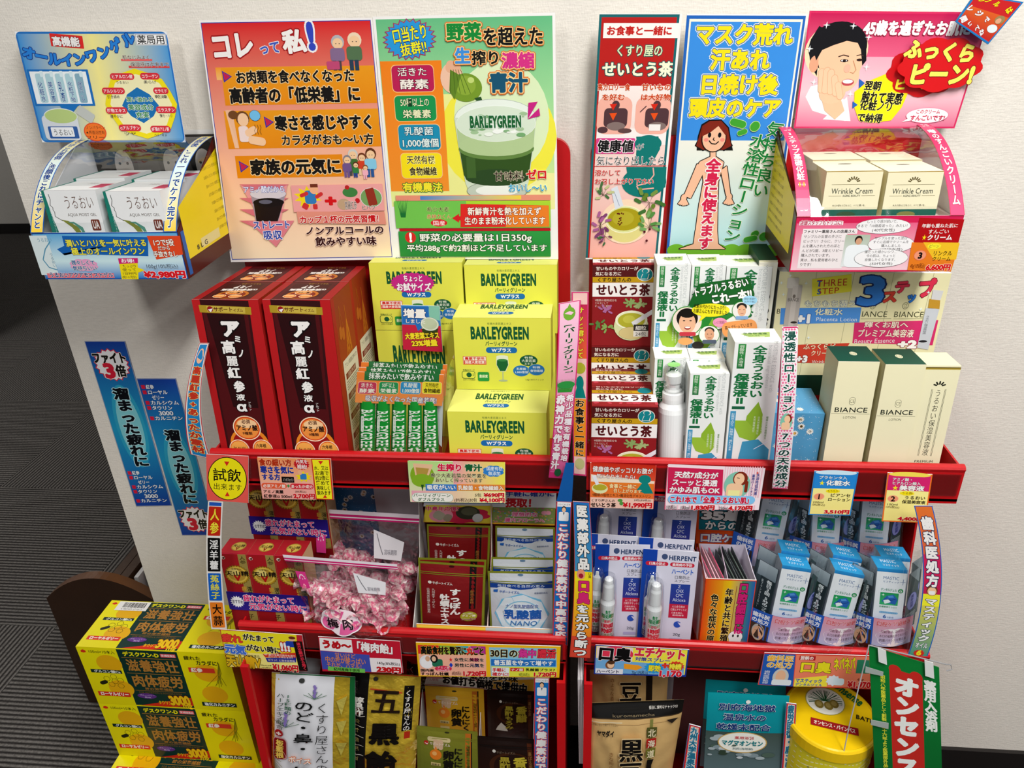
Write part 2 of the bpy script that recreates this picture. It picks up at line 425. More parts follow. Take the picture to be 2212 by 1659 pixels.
# ------------------------------------------------------------------ the room
YW = 1.075                                   # face of the wall the racks stand against
XC = at('Z', 104, 604, Pl(YW)).x             # its free left corner
def wallmat():
    m, nt, b = newmat('wallpaper'); b.inputs['Base Color'].default_value = lin('#e9e4db'); b.inputs['Roughness'].default_value = .75; b.inputs['Specular IOR Level'].default_value = .2
    tc = nt.nodes.new('ShaderNodeTexCoord'); mp = nt.nodes.new('ShaderNodeMapping'); mp.inputs['Scale'].default_value = (90, 90, 420)
    n = nt.nodes.new('ShaderNodeTexNoise'); n.inputs['Scale'].default_value = 1.; n.inputs['Detail'].default_value = 3
    nt.links.new(tc.outputs['Object'], mp.inputs[0]); nt.links.new(mp.outputs[0], n.inputs['Vector'])
    mp2 = nt.nodes.new('ShaderNodeMapping'); mp2.inputs['Scale'].default_value = (700, 700, 200); n3 = nt.nodes.new('ShaderNodeTexNoise'); n3.inputs['Scale'].default_value = 1.
    nt.links.new(tc.outputs['Object'], mp2.inputs[0]); nt.links.new(mp2.outputs[0], n3.inputs['Vector'])
    ad = nt.nodes.new('ShaderNodeMath'); nt.links.new(n.outputs[0], ad.inputs[0]); nt.links.new(n3.outputs[0], ad.inputs[1])
    bp = nt.nodes.new('ShaderNodeBump'); bp.inputs['Strength'].default_value = .35; bp.inputs['Distance'].default_value = .0012
    nt.links.new(ad.outputs[0], bp.inputs['Height']); nt.links.new(bp.outputs[0], b.inputs['Normal'])
    cr = nt.nodes.new('ShaderNodeMapRange'); cr.inputs[1].default_value = .3; cr.inputs[2].default_value = .7; cr.inputs[3].default_value = .94; cr.inputs[4].default_value = 1.02
    nt.links.new(n.outputs[0], cr.inputs[0]); sc = nt.nodes.new('ShaderNodeVectorMath'); sc.operation = 'SCALE'; sc.inputs[0].default_value = lin('#e9e4db')[:3]
    nt.links.new(cr.outputs[0], sc.inputs['Scale']); nt.links.new(sc.outputs[0], b.inputs['Base Color'])
wallmat()
def carpetmat(name, axis, base):
    m, nt, b = newmat(name); b.inputs['Roughness'].default_value = .95; b.inputs['Specular IOR Level'].default_value = .1
    tc = nt.nodes.new('ShaderNodeTexCoord')
    wv = nt.nodes.new('ShaderNodeTexWave'); wv.wave_type = 'BANDS'; wv.bands_direction = axis; wv.inputs['Scale'].default_value = 27; wv.inputs['Distortion'].default_value = .6
    wv.inputs['Detail'].default_value = 2; wv.inputs['Detail Scale'].default_value = 12
    nt.links.new(tc.outputs['Object'], wv.inputs['Vector'])
    n = nt.nodes.new('ShaderNodeTexNoise'); n.inputs['Scale'].default_value = 160; nt.links.new(tc.outputs['Object'], n.inputs['Vector'])
    mul = nt.nodes.new('ShaderNodeMath'); mul.operation = 'MULTIPLY'; nt.links.new(wv.outputs['Fac'], mul.inputs[0]); nt.links.new(n.outputs[0], mul.inputs[1])
    cr = nt.nodes.new('ShaderNodeValToRGB'); cr.color_ramp.elements[0].color = lin('#322f2e'); cr.color_ramp.elements[1].color = lin(base); cr.color_ramp.elements[1].position = .55
    nt.links.new(mul.outputs[0], cr.inputs[0]); nt.links.new(cr.outputs[0], b.inputs['Base Color'])
    bp = nt.nodes.new('ShaderNodeBump'); bp.inputs['Strength'].default_value = .7; bp.inputs['Distance'].default_value = .004
    nt.links.new(mul.outputs[0], bp.inputs['Height']); nt.links.new(bp.outputs[0], b.inputs['Normal'])
carpetmat('carpet_along', 'Y', '#85817d'); carpetmat('carpet_across', 'X', '#85817d')
def slab(name, x0, x1, y0, y1, z0, z1, mat, col='#fff', parent=None):
    m = MB(); m.cur = mat; m.box(x0, x1, y0, y1, z0, z1, col); o = m.build(name, parent, smooth=False)
    if parent is None: o['kind'] = 'structure'
    return o
fl = slab('floor', -5.5, 4, -3.5, 7, -.1, -.006, 'paper', '#3a3836')
# carpet tiles, quarter-turned against each other
TS = .6; tile_me = {}
for i in range(-9, 1):
    for j in range(0, 9):
        x0, y0 = -1.36 + i*TS, 1.345 - TS + j*TS
        if x0 > -.6 and y0 > .6: continue
        k = (i + j) % 2
        if k not in tile_me:
            m = MB(); m.cur = ('carpet_along', 'carpet_across')[k]; m.box(-TS/2+.0012, TS/2-.0012, -TS/2+.0012, TS/2-.0012, -.006, 0, '#555')
            o = m.build('carpet_tile', fl, org=(0, 0, 0)); tile_me[k] = o.data
        else:
            o = bpy.data.objects.new('carpet_tile', tile_me[k]); COL.objects.link(o); o.parent = fl
        o.location = Vector((x0 + TS/2, y0 + TS/2, 0)) - fl.location
slab('wall_back', XC, 4, YW, 2.9, 0, 2.7, 'wallpaper')
slab('wall_far', -5.5, 4, 5.0, 5.1, 0, 2.7, 'wallpaper')
slab('ceiling', -5.5, 4, -3.5, 7, 2.7, 2.8, 'wallpaper')
zb = at('Z', 2130, 1617, Pl(YW)).z
slab('baseboard_back', XC, 4, YW-.008, YW, 0, zb, 'plastic', '#231f1e')
slab('baseboard_far', -5.5, 4, 4.99, 5.0, 0, .07, 'plastic', '#2a2624')
# grey door leaf standing open past the corner
xd = -2.9
m = MB(); m.cur = 'paper'; m.box(-3.45, -2.98, 3.0, 3.04, .01, 2.1, '#8d8a86'); d1 = m.build('door_1'); d1['kind'] = 'structure'
m = MB(); m.cur = 'paper'; m.box(-2.975, -2.9, 2.99, 3.08, 0, 2.2, '#9a9691'); o = m.build('door_frame', d1)
m = MB(); m.cur = 'plastic'; m.box(-2.985, -2.97, 2.98, 2.992, .42, .56, '#5a5855'); o = m.build('hinge', d1)
# ceiling lamps: housings with tubes that glow; the last added to brighten the carpet
def lampmat():
    m, nt, b = newmat('lamp_tube'); b.inputs['Emission Color'].default_value = (1, .97, .92, 1); b.inputs['Emission Strength'].default_value = 3
lampmat()
for i, (x, y) in enumerate(((.55, -.15), (-.9, -.9), (1.9, -.9), (-3., 2.2))):
    t = thing('ceiling_light', 'long fluorescent ceiling light ' + ('above the racks', 'over the left side', 'over the right side', 'added to brighten the carpet beyond the corner')[i], 'ceiling light', (x, y, 2.64))
    m = MB(); m.cur = 'paper'; m.box(x-.17, x+.17, y-.65, y+.65, 2.66, 2.7, '#eee'); m.build('housing', t)
    m = MB(); m.cur = 'lamp_tube'; m.tube([(x, y-.6, 2.645), (x, y+.6, 2.645)], .013, '#fff'); m.build('tube', t)
# ------------------------------------------------------------------ the two red display racks
YB = 1.055                                   # front of their back panels
Y1, Y2, Y3 = .84, .80, .735                  # shelf lips
Z1, Z2, Z3 = .8775, .6, .22                  # tops of the lips
RED, RED2 = '#c3141c', '#a51219'
FL1, FL2, FL3 = shelf_plane(Y1, Z1-.049), shelf_plane(Y2, Z2-.043), shelf_plane(Y3, Z3-.04)
def rack(x0, x1, label, xt=None):
    t = thing('display_rack', label, 'display rack', ((x0+x1)/2, 1.0, .02), 'red steel racks')
    m = MB(); m.cur = 'steel'
    # back panel with rounded top corners
    n = 8; r = .022; P = []; xt = xt or x1
    for cx, a0 in ((xt-r, 0), (x0+r, 90)):
        for k in range(n+1): q = math.radians(a0 + 90*k/n); P.append((cx + r*math.cos(q), 1.243-r + r*math.sin(q)))
    P += [(x0, .9), (xt, .9)]
    F_ = [(x, YB, z) for x, z in P]; B_ = [(x, YB+.012, z) for x, z in P]; c = lin(RED)
    m.poly(F_[::-1], c); m.poly(B_, c)
    for i in range(len(P)): j = (i+1) % len(P); m.poly([F_[i], F_[j], B_[j], B_[i]], c)
    m.box(x0, x1, YB, YB+.012, .05, .9, RED)
    m.build('back_panel', t)
    for xa in (x0, x1-.003):
        m = MB(); m.cur = 'steel'
        m.prism([(YB, .61), (YB, .86), (.93, .80), (.9, .61)], xa, xa+.003, RED)
        m.prism([(YB, .02), (YB, .535), (.783, .535), (.753, .02)], xa, xa+.003, RED)
        # front flange of the leg
        s_ = .012 if xa == x0 else -.009
        m.prism([(.783, .535), (.753, .02), (.747, .02), (.777, .535)], min(xa, xa+s_), max(xa+.003, xa+s_), RED)
        m.build('side_panel', t)
    for Y, Z, hh in ((Y1, Z1, .056), (Y2, Z2, .05), (Y3, Z3, .05)):
        m = MB(); m.cur = 'steel'; a = math.tan(math.radians(TILT))
        zf = Z - hh + .007; yb = YB - .002
        # floor
        m.prism([(Y, zf), (yb, zf-(yb-Y)*a), (yb, zf-(yb-Y)*a-.004), (Y, zf-.004)], x0, x1, RED)
        # lip: rolled rim on top, flat face, return at the bottom
        pr = [(Y, Z-hh), (Y, Z-.009)] + [(Y+.005-.0065*math.cos(q), Z-.0065+.0065*math.sin(q)) for q in (.3, .8, 1.3, 1.8, 2.3, 2.8)] + [(Y+.008, Z-.012), (Y+.003, Z-.014), (Y+.003, Z-hh)]
        m.prism(pr, x0, x1, RED)
        if Z > .3:
            m.prism([(Y+.003, Z-hh), (Y+.003, Z-.003), (YB, Z-.003), (YB, Z-hh-.012)], x0+.0035, x0+.006, RED)
            m.prism([(Y+.003, Z-hh), (Y+.003, Z-.003), (YB, Z-.003), (YB, Z-hh-.012)], x1-.006, x1-.0035, RED)
        s = m.build('shelf', t)
        m = MB(); m.cur = 'price_rail'
        x2 = x0+.004; x3 = x1-.004
        m.prism([(Y-.0012, Z-.043), (Y-.0012, Z-.011), (Y-.0022, Z-.011), (Y-.0022, Z-.043)], x2, x3, '#fff')
        m.build('price_rail', s)
    return t
rack(-.513, -.027, 'left red steel display rack holding the green juice and ginseng boxes')
rack(-.0, .468, 'right red steel display rack holding the lotion boxes and dental gels', .425)

# ------------------------------------------------------------------ posters leaning on the back panels
def amino_poster():
    m, f = board('poster', 'pink and orange poster with elderly couple and blue exclamation mark', 'poster', 'Z',
        [(430,44),(804,38),(852,560),(499,566)], Pl(1.044, 1.42, 2), edge='#ece9e6')
    P_ = f; f.fill('#f4f0ee'); f.R(434,48,830,548,'#d8252b','#f8dcc0',c2='#f0b296') if 0 else None
    f.canvas(1000, 1420)
    f.R(8,12,990,1405,'#3148a8'); f.R(12,16,986,1400,'#d9262c','#f6e3c4',c2='#f3b79c')
    f.R(60,250,760,318,'#f0a02c','#f3c27a')
    f.view('B')
    f.T('コレ',105,150,395,330,'#f6f2ee',o='#a8161a',ow=.05,b=.05,rot=-3)
    f.T('って',425,212,570,298,'#4b63c0',o='#f2eeee',ow=.05,b=.03,rot=-5)
    f.T('私',585,135,740,290,'#f6f2ee',o='#a8161a',ow=.05,b=.05,rot=-3)
    f.T('!',742,85,800,262,'#3c50c0',o='#f4f0f0',ow=.05,b=.05,rot=-3)
    f.R(185,382,1198,632,'#eba11e','#e8930f'); f.R(205,668,1226,920,'#eba11e','#e8930f'); f.R(275,968,985,1116,'#e8930f')
    f.Q([(205,670),(250,668),(298,922)],'#eec0a0'); f.Q([(205,670),(298,922),(270,922)],'#f1c6a6')
    for x,y in ((182,408),(460,710),(294,1005)):
        f.Q([(x,y),(x+68,y+38),(x+15,y+78)],'#3c3fa8'); f.Q([(x+8,y+10),(x+58,y+38),(x+20,y+66)],'#c8285a')
    K='#15110f'; O='#f4d9a8'
    f.T('お肉類を食べなくなった',268,402,1060,488,K,O,b=.035,ow=.05)
    f.T('高齢者の「低栄養」に',228,515,1100,618,K,O,b=.045,ow=.05)
    f.T('寒さを感じやすく',532,702,1190,800,K,O,b=.045,ow=.05)
    f.T('カラダがおも～い方',572,828,1190,900,K,O,b=.03,ow=.05)
    f.T('家族の元気に',368,992,975,1095,K,O,b=.045,ow=.05)
    # elderly couple
    def fig(cx,y,hair,top,leg,s=1.,bald=False):
        f.E(cx-46*s,y,cx+46*s,y+100*s,hair); f.E(cx-36*s,y+22*s,cx+36*s,y+98*s,'#f2cda4')
        f.RR(cx-50*s,y+92*s,cx+50*s,y+185*s,top,.5); f.R(cx-30*s,y+180*s,cx-4*s,y+248*s,leg); f.R(cx+4*s,y+180*s,cx+30*s,y+248*s,leg)
        for q in (-12,12): f.E(cx+q*s-4,y+58*s,cx+q*s+4,y+64*s,'#444')
    fig(950,170,'#b9b9bd','#8d7396','#5b4a50',.95); fig(1062,152,'#eed8bc','#5d7a58','#32485e',1.02)
    f.RR(880,345,965,400,'#c4527c',.3)
    # girl hugging her knees, with a pale balloon
    f.E(365,668,440,742,'#7cc4ec','#1f3a6a',.06); f.E(225,672,290,728,'#7a4e28'); f.E(275,675,365,770,'#7a4e28'); f.E(288,688,360,778,'#f4cda8')
    f.RR(298,775,362,880,'#f0dcd8',.5); f.RR(335,785,420,835,'#f4cda8',.9,rot=-25); f.RR(360,845,475,900,'#f4cda8',.9,rot=10)
    for q in (400,418,436): f.L([(q,765),(q+8,785),(q,805),(q+10,830)],.0006,'#8a5a20')
    # family
    for cx,y,h_,t_,l_,s in ((1052,925,'#d0d0cc','#4b7a3e','#555',.72),(1112,950,'#7a4022','#d44a2a','#e8cda8',.6),(1170,918,'#6a3a1c','#8fcde6','#2d5f9e',.78),(1015,965,'#8d8a92','#7b5f96','#7b5f96',.6),(1072,1010,'#5a2f18','#3f8a4a','#2d4f9e',.42),(1136,1030,'#8a5a30','#f2b6c4','#f2b6c4',.38)):
        fig(cx,y,h_,t_,l_,s)
    # cup in a pink arrow
    f.Q([(305,1160),(620,1160),(545,1575)],'#e8a0a4')
    for y in (1160,1250,1325,1400): f.Q([(300,y),(630,y),(465,y+75)],'#d87a88'); 
    f.Q([(358,1405),(665,1400),(545,1575)],'#dd8793')
    f.Q([(375,1215),(610,1215),(560,1405),(410,1405)],'#a89aa6'); f.E(370,1185,612,1262,'#d8d2dc','#8f8aa0',.05)
    f.Q([(395,1275),(595,1275),(555,1405),(415,1405)],'#241413'); f.E(392,1250,598,1310,'#1b1014'); f.E(430,1262,520,1290,'#6a6a7c')
    f.T('アミノ酸だから',325,1170,605,1215,'#eef','#3d63b4',b=.02,ow=.04)
    f.T('ストレート',390,1400,640,1455,'#3d55b0','#f0ecf4',b=.03,ow=.06); f.T('吸収',460,1465,585,1525,'#3d55b0','#f0ecf4',b=.03,ow=.06)
    f.R(650,1162,1255,1340,'#eeaaa8'); f.Q([(680,1340),(1262,1340),(1275,1425),(692,1418)],'#e49a88')
    f.star(660,1170,850,1320,'#f4dc1c',10,.6); f.RR(735,1200,810,1290,'#3c86c4',.5); f.E(765,1160,825,1225,'#f2b890'); f.R(770,1158,820,1180,'#7a3a20')
    f.RR(700,1215,760,1240,'#d23a3a',.9,rot=-20); f.RR(800,1220,858,1245,'#d23a3a',.9,rot=-30); f.RR(720,1285,760,1325,'#d23a3a',.5,rot=30); f.RR(790,1290,820,1325,'#d23a3a',.5)
    f.T('+',868,1232,945,1305,'#d8141c',b=.06)
    f.E(985,1180,1085,1245,'#4b8a4a'); f.E(1000,1165,1030,1195,'#c02a2a'); f.E(950,1255,1040,1330,'#c6a98a'); f.E(1068,1250,1100,1285,'#c8222a')
    f.E(1102,1182,1248,1312,'#7fa868','#eee',.05); f.RR(1145,1185,1205,1300,'#9c3a26',.3,rot=-10)
    f.T('高麗紅参',1000,1270,1080,1325,'#333','#f0dcd4',ow=.05); f.T('ヒハツ',1110,1295,1205,1328,'#333','#f0dcd4',ow=.05)
    f.T('カップ１杯の元気習慣！',698,1365,1255,1415,'#cf1620','#f4e8e0',b=.03,ow=.06)
    f.T('ノンアルコールの',735,1435,1260,1490,'#3a0f10','#f2dcd0',b=.03,ow=.05); f.T('飲みやすい味',805,1505,1210,1565,'#3a0f10','#f2dcd0',b=.03,ow=.05)
    done(m, f)
amino_poster()
def green_poster():
    m, f = board('poster', 'green and yellow poster with glass of green juice, beside the pink and orange poster', 'poster', 'Z',
        [(805,36),(1199,27),(1206,560),(852,560)], Pl(1.044, 1.42, 2), edge='#ece9e6')
    f.fill('#f3f1ee'); f.canvas(1000,1420)
    f.R(15,15,985,900,'#6fc08c','#cfe9a0',c2='#a6dca0'); f.R(15,420,700,1080,'#e8f0a0','#f2ec9a',horiz=True); f.R(500,880,985,1100,'#f1eeaa')
    f.E(330,330,1000,1000,'#f2ea4e'); f.E(420,240,960,880,'#dfeec4')
    f.view('C')
    f.R(102,358,498,1222,'#f08a1e','#f29a34')
    for (a,b,c,d),col,l1,l2,tc,oc in (((140,368,425,552),'#c0245c','活きた','酵素','#f6efe6','#5a1030'),((160,570,440,745),'#1f9c58','50種以上の','栄養素','#f0f0c8','#0c4a2a'),((185,762,468,938),'#2196b8','乳酸菌','1,000億個','#e6f2ee','#0c4a6a'),((203,952,478,1125),'#f6e21c','天然有機','食物繊維','#2a1c08','#fff6a0')):
        f.RR(a,b,c,d,col,.35,line='#f6c88a',lw=.05); f.T(l1,a+38,b+18,c-48,b+75,tc,oc,ow=.045,b=.01); f.T(l2,a+55 if len(l2)<6 else a+20,b+95,c-35 if len(l2)<6 else c-12,d-22,tc,oc,ow=.045,b=.02)
    f.T('有機農法',215,1150,480,1212,'#f6e83c','#1c7a3c',b=.03,ow=.06)
    f.star(78,60,442,340,'#2c9fdc',24,.84,rot=-5,line='#a8406a'); f.T('口当たり',142,110,382,212,'#f4ee22','#174a8c',b=.02,ow=.05,rot=-8); f.T('抜群!!',198,215,378,300,'#f4ee22','#174a8c',b=.02,ow=.05,rot=-8)
    # hand squeezing a green bulb
    f.E(466,355,620,560,'#eec6ac'); f.RR(500,345,600,430,'#e6b494',.8,rot=20)
    f.E(525,425,742,615,'#7fa032'); f.E(560,440,700,570,'#93b040'); f.E(645,450,690,490,'#c8da82'); f.Q([(530,400),(600,440),(560,600),(525,540)],'#6a8c2c'); f.Q([(690,590),(735,580),(762,655),(735,640)],'#2f5a2c')
    for k in range(5): f.L([(535+k*16,400),(530+k*34,560)],.0006,'#4b6a1c')
    # the glass
    def rows(pts, c):
        for (y0,x0,x1),(y1,x2,x3) in zip(pts, pts[1:]): f.Q([(x0,y0),(x1,y0),(x3,y1),(x2,y1)], c)
    f.E(556,595,1104,860,'#eaf2e8','#b9c4bc',.03); rows([(720,557,1103),(900,584,1084),(1150,632,1050),(1200,652,1035),(1240,700,990)],'#d3dfca')
    f.E(640,1140,1045,1268,'#c6d0c0','#7f8b7c',.05); f.E(700,1165,985,1240,'#eef2ea')
    rows([(900,588,1080),(1100,622,1052),(1130,640,1046)],'#3c5c26'); f.E(630,1060,1050,1172,'#34522a'); f.R(640,980,700,1120,'#4b6d34')
    f.E(586,850,1086,1000,'#6d8f4c'); rows([(760,572,1094),(900,586,1084)],'#b7cd9b'); f.E(586,830,1084,975,'#b9cf9c'); f.E(568,640,1098,880,'#dbe8d4','#f4f8f2',.02)
    for i in range(26):
        r_=random.Random(i); cx=640+r_.random()*390; cy=690+r_.random()*150; s=8+r_.random()*26; f.E(cx-s,cy-s*.45,cx+s,cy+s*.45,random.Random(i).choice(['#8fb88a','#a9c89e','#7fb07a','#eef4ea','#f4f8f2']))
    f.T('BARLEYGREEN',660,705,1002,782,'#1c6a38','#dfeee0',b=.05,ow=.04)
    f.Q([(1050,620),(1112,612),(1045,730)],'#cc2a8a'); f.Q([(1045,730),(1120,655),(1128,705)],'#cc2a8a')
    O='#f8dca0'; O2='#e07a2c'
    f.T('野菜',505,90,738,205,'#17903e',O,b=.045,ow=.045,o2=O2); f.T('を超えた',745,118,1150,240,'#161210',O,b=.03,ow=.045,o2=O2)
    f.T('生',560,255,665,362,'#4896dc',O,b=.045,ow=.045,o2=O2); f.T('搾り',672,275,868,368,'#161210',O,b=.03,ow=.045,o2=O2); f.T('濃縮',872,285,1090,392,'#d83a8c',O,b=.04,ow=.045,o2=O2)
    f.T('青汁',788,420,1045,550,'#1b5c78',O,b=.05,ow=.045,o2=O2)
    f.T('甘味料',820,1072,1022,1140,'#2a1410','#efe7c8',b=.01,ow=.03); f.T('ゼロ',1035,1062,1175,1128,'#d8222a','#f4ecc8',b=.04,ow=.05); f.T('おいし～い',915,1155,1175,1212,'#1ca2d8','#eef6e0',b=.02,ow=.04)
    f.R(165,1232,1192,1268,'#e89a80','#e89a80'); f.R(330,1236,1000,1262,'#4f8fce','#f2d84a',horiz=True)
    f.R(165,1272,1192,1450,'#b6dc3c','#8cc84c'); f.R(165,1272,640,1450,'#7cc85a')
    f.T('希少大麦',375,1310,525,1345,'#1a1a10','#dff0a0',ow=.03); f.T('赤神力くん',375,1358,540,1390,'#c8222a','#eef2b0',ow=.03); f.E(402,1392,512,1440,'#d8222a'); f.T('国産',415,1400,500,1434,'#fff')
    for k in range(7): f.Q([(205+k*4,1380),(176+k*12,1255),(212+k*4,1380)],'#1f7a3c')
    f.Q([(545,1385),(590,1355),(590,1372),(620,1372),(620,1400),(590,1400),(590,1415)],'#d8262c'); f.Q([(600,1290),(1185,1300),(1188,1440),(600,1445)],'#e0322c'); f.Q([(900,1300),(1185,1300),(1188,1440),(900,1445)],'#ec8a30')
    f.T('新鮮青汁を熱を加えず',645,1312,1135,1365,'#fff6ea','#8a1420',b=.02,ow=.05); f.T('生のまま粉末化しています',625,1375,1162,1428,'#fff6ea','#8a1420',b=.02,ow=.05)
    f.R(190,1452,1192,1470,'#c01c24'); f.R(190,1472,1192,1640,'#3aa04e','#2c8a40')
    f.E(232,1475,305,1550,'#d8322c'); f.T('!',258,1482,280,1540,'#fff',b=.05)
    f.T('野菜の必要量は1日350g',325,1485,1070,1540,'#f4f4ec','#0c4420',b=.02,ow=.06); f.T('平均288gで約2割ほど不足しています',240,1558,1172,1605,'#f4f4ec','#0c4420',b=.02,ow=.06)
    done(m, f)
green_poster()
def tea_poster():
    m, f = board('poster', 'narrow red and white tea poster with teal border and pregnant figure outline', 'poster', 'Z',
        [(1295,29),(1474,29),(1424,560),(1265,560)], Pl(1.045, 1.42, 1), edge='#e4e0dc')
    f.fill('#f1efec'); f.canvas(100,300)
    f.R(0,1,97,298,'#1f6f74'); f.R(3,4,94,298,'#bf2622'); f.R(5,80,94,298,'#f4e9e4','#f0b4a8')
    f.R(5,130,94,150,'#f6efec'); f.view('D')
    f.R(130,120,620,218,'#f6f2ee'); f.T('お食事と一緒に',150,140,580,200,'#c8221e','#f8d8d0',b=.03,ow=.03)
    f.T('くすり屋の',210,260,520,338,'#e4f0c4','#0e5a5a',b=.02,ow=.055); f.T('せいとう茶',122,372,582,468,'#f2f4d8','#0e5a5a',b=.04,ow=.055)
    f.RR(90,600,315,845,'#f2b8a8',.5); f.RR(338,600,565,845,'#f2b8a8',.5)
    f.T('高カロリー食',92,515,305,560,'#d04a12','#f8e8d8',b=.03,ow=.04); f.T('を好む',120,582,272,624,'#d04a12','#f8e8d8',b=.03,ow=.04)
    f.T('甘いもの',380,515,575,560,'#d04a12','#f8e8d8',b=.03,ow=.04); f.T('は大好物',372,582,572,624,'#d04a12','#f8e8d8',b=.03,ow=.04)
    for cx in (212,480):
        f.E(cx-26,625,cx+26,685,'#5c3f44'); f.RR(cx-78,675,cx+75,800,'#5c3f44',.45); f.E(cx-60,765,cx+60,820,'#8d7a76')
        f.Q([(cx-40,648),(cx+8,645),(cx-18,690)],'#d83018'); f.Q([(cx-42,708),(cx+8,705),(cx-18,755)],'#e85a1c')
    f.E(92,795,160,838,'#5c3f44'); f.E(225,805,315,838,'#6a4d4c'); f.R(428,780,502,822,'#f4efec'); f.L([(370,700),(412,660)],.0012,'#5c3f44')
    f.Q([(345,860),(490,858),(500,940),(440,1050),(340,1035),(350,900)],'#11807a'); f.E(335,850,510,960,'#11807a')
    f.RR(82,870,335,972,'#dc4a94',.2); f.T('健康値',92,882,328,962,'#141012','#f6f0f0',b=.03,ow=.05); f.T('が',345,905,395,950,'#222','#f4eeee',ow=.04)
    f.T('気になり出したら',85,985,535,1048,'#141012','#f2ecea',b=.0,ow=.05); f.L([(72,1054),(540,1050)],.0008,'#c8221e')
    f.E(250,1058,540,1255,'#11807a'); f.Q([(280,1058),(542,1058),(535,1190),(300,1190)],'#11807a'); f.L([(455,1062),(460,1110),(420,1160),(348,1180),(360,1205),(460,1195)],.0016,'#f0b4a8')
    f.T('溶かして',75,1075,245,1115,'#d0281c','#f4e6e0',b=.02,ow=.04); f.T('お召し上がり下さい',72,1132,460,1172,'#d0281c','#f4e6e0',b=.02,ow=.04)
    f.E(110,1270,440,1560,'#f6dcc0'); f.E(150,1330,400,1550,'#e0d890'); f.E(146,1310,392,1490,'#dfe3a4','#f4f2d0',.06); f.E(158,1325,380,1472,'#b0a41e'); f.E(190,1345,330,1440,'#bcb236')
    f.Q([(180,1200),(222,1180),(262,1310),(208,1335)],'#dde2ea'); f.L([(200,1215),(235,1310)],.0006,'#8090b0')
    for i in range(14): r_=random.Random(i*3+1); x=222+r_.random()*40; y=1350+r_.random()*90; f.E(x-5,y-5,x+5,y+5,'#6a1a10')
    def sprig(x,y,s,c,c2,n=7,sd=1):
        r_=random.Random(sd)
        for i in range(n):
            a=r_.random()*6.28; l=s*(.4+.6*r_.random()); X=x+l*math.cos(a); Y=y+l*math.sin(a)*1.2
            f.L([(x,y),(X,Y)],.0004,'#5a4a30'); f.RR(X-s*.3,Y-s*.13,X+s*.3,Y+s*.13,c if i%2 else c2,1.,rot=math.degrees(a)+20)
    sprig(130,1240,60,'#4f7a48','#c8cc98',9,2); sprig(430,1290,90,'#4b7a3c','#7d9a4c',10,3); sprig(110,1440,70,'#b06a9c','#8a4a7a',12,4); sprig(430,1450,75,'#5f944c','#7fae6a',9,5); sprig(140,1510,45,'#46744a','#7a4460',6,6)
    for x,y in ((410,1240),(455,1310),(395,1260)): f.E(x-14,y-16,x+14,y+16,'#6f8a34')
    for x,y in ((398,1478),(412,1535),(432,1460)): f.E(x-8,y-8,x+8,y+8,'#5a1222')
    done(m, f)
tea_poster()
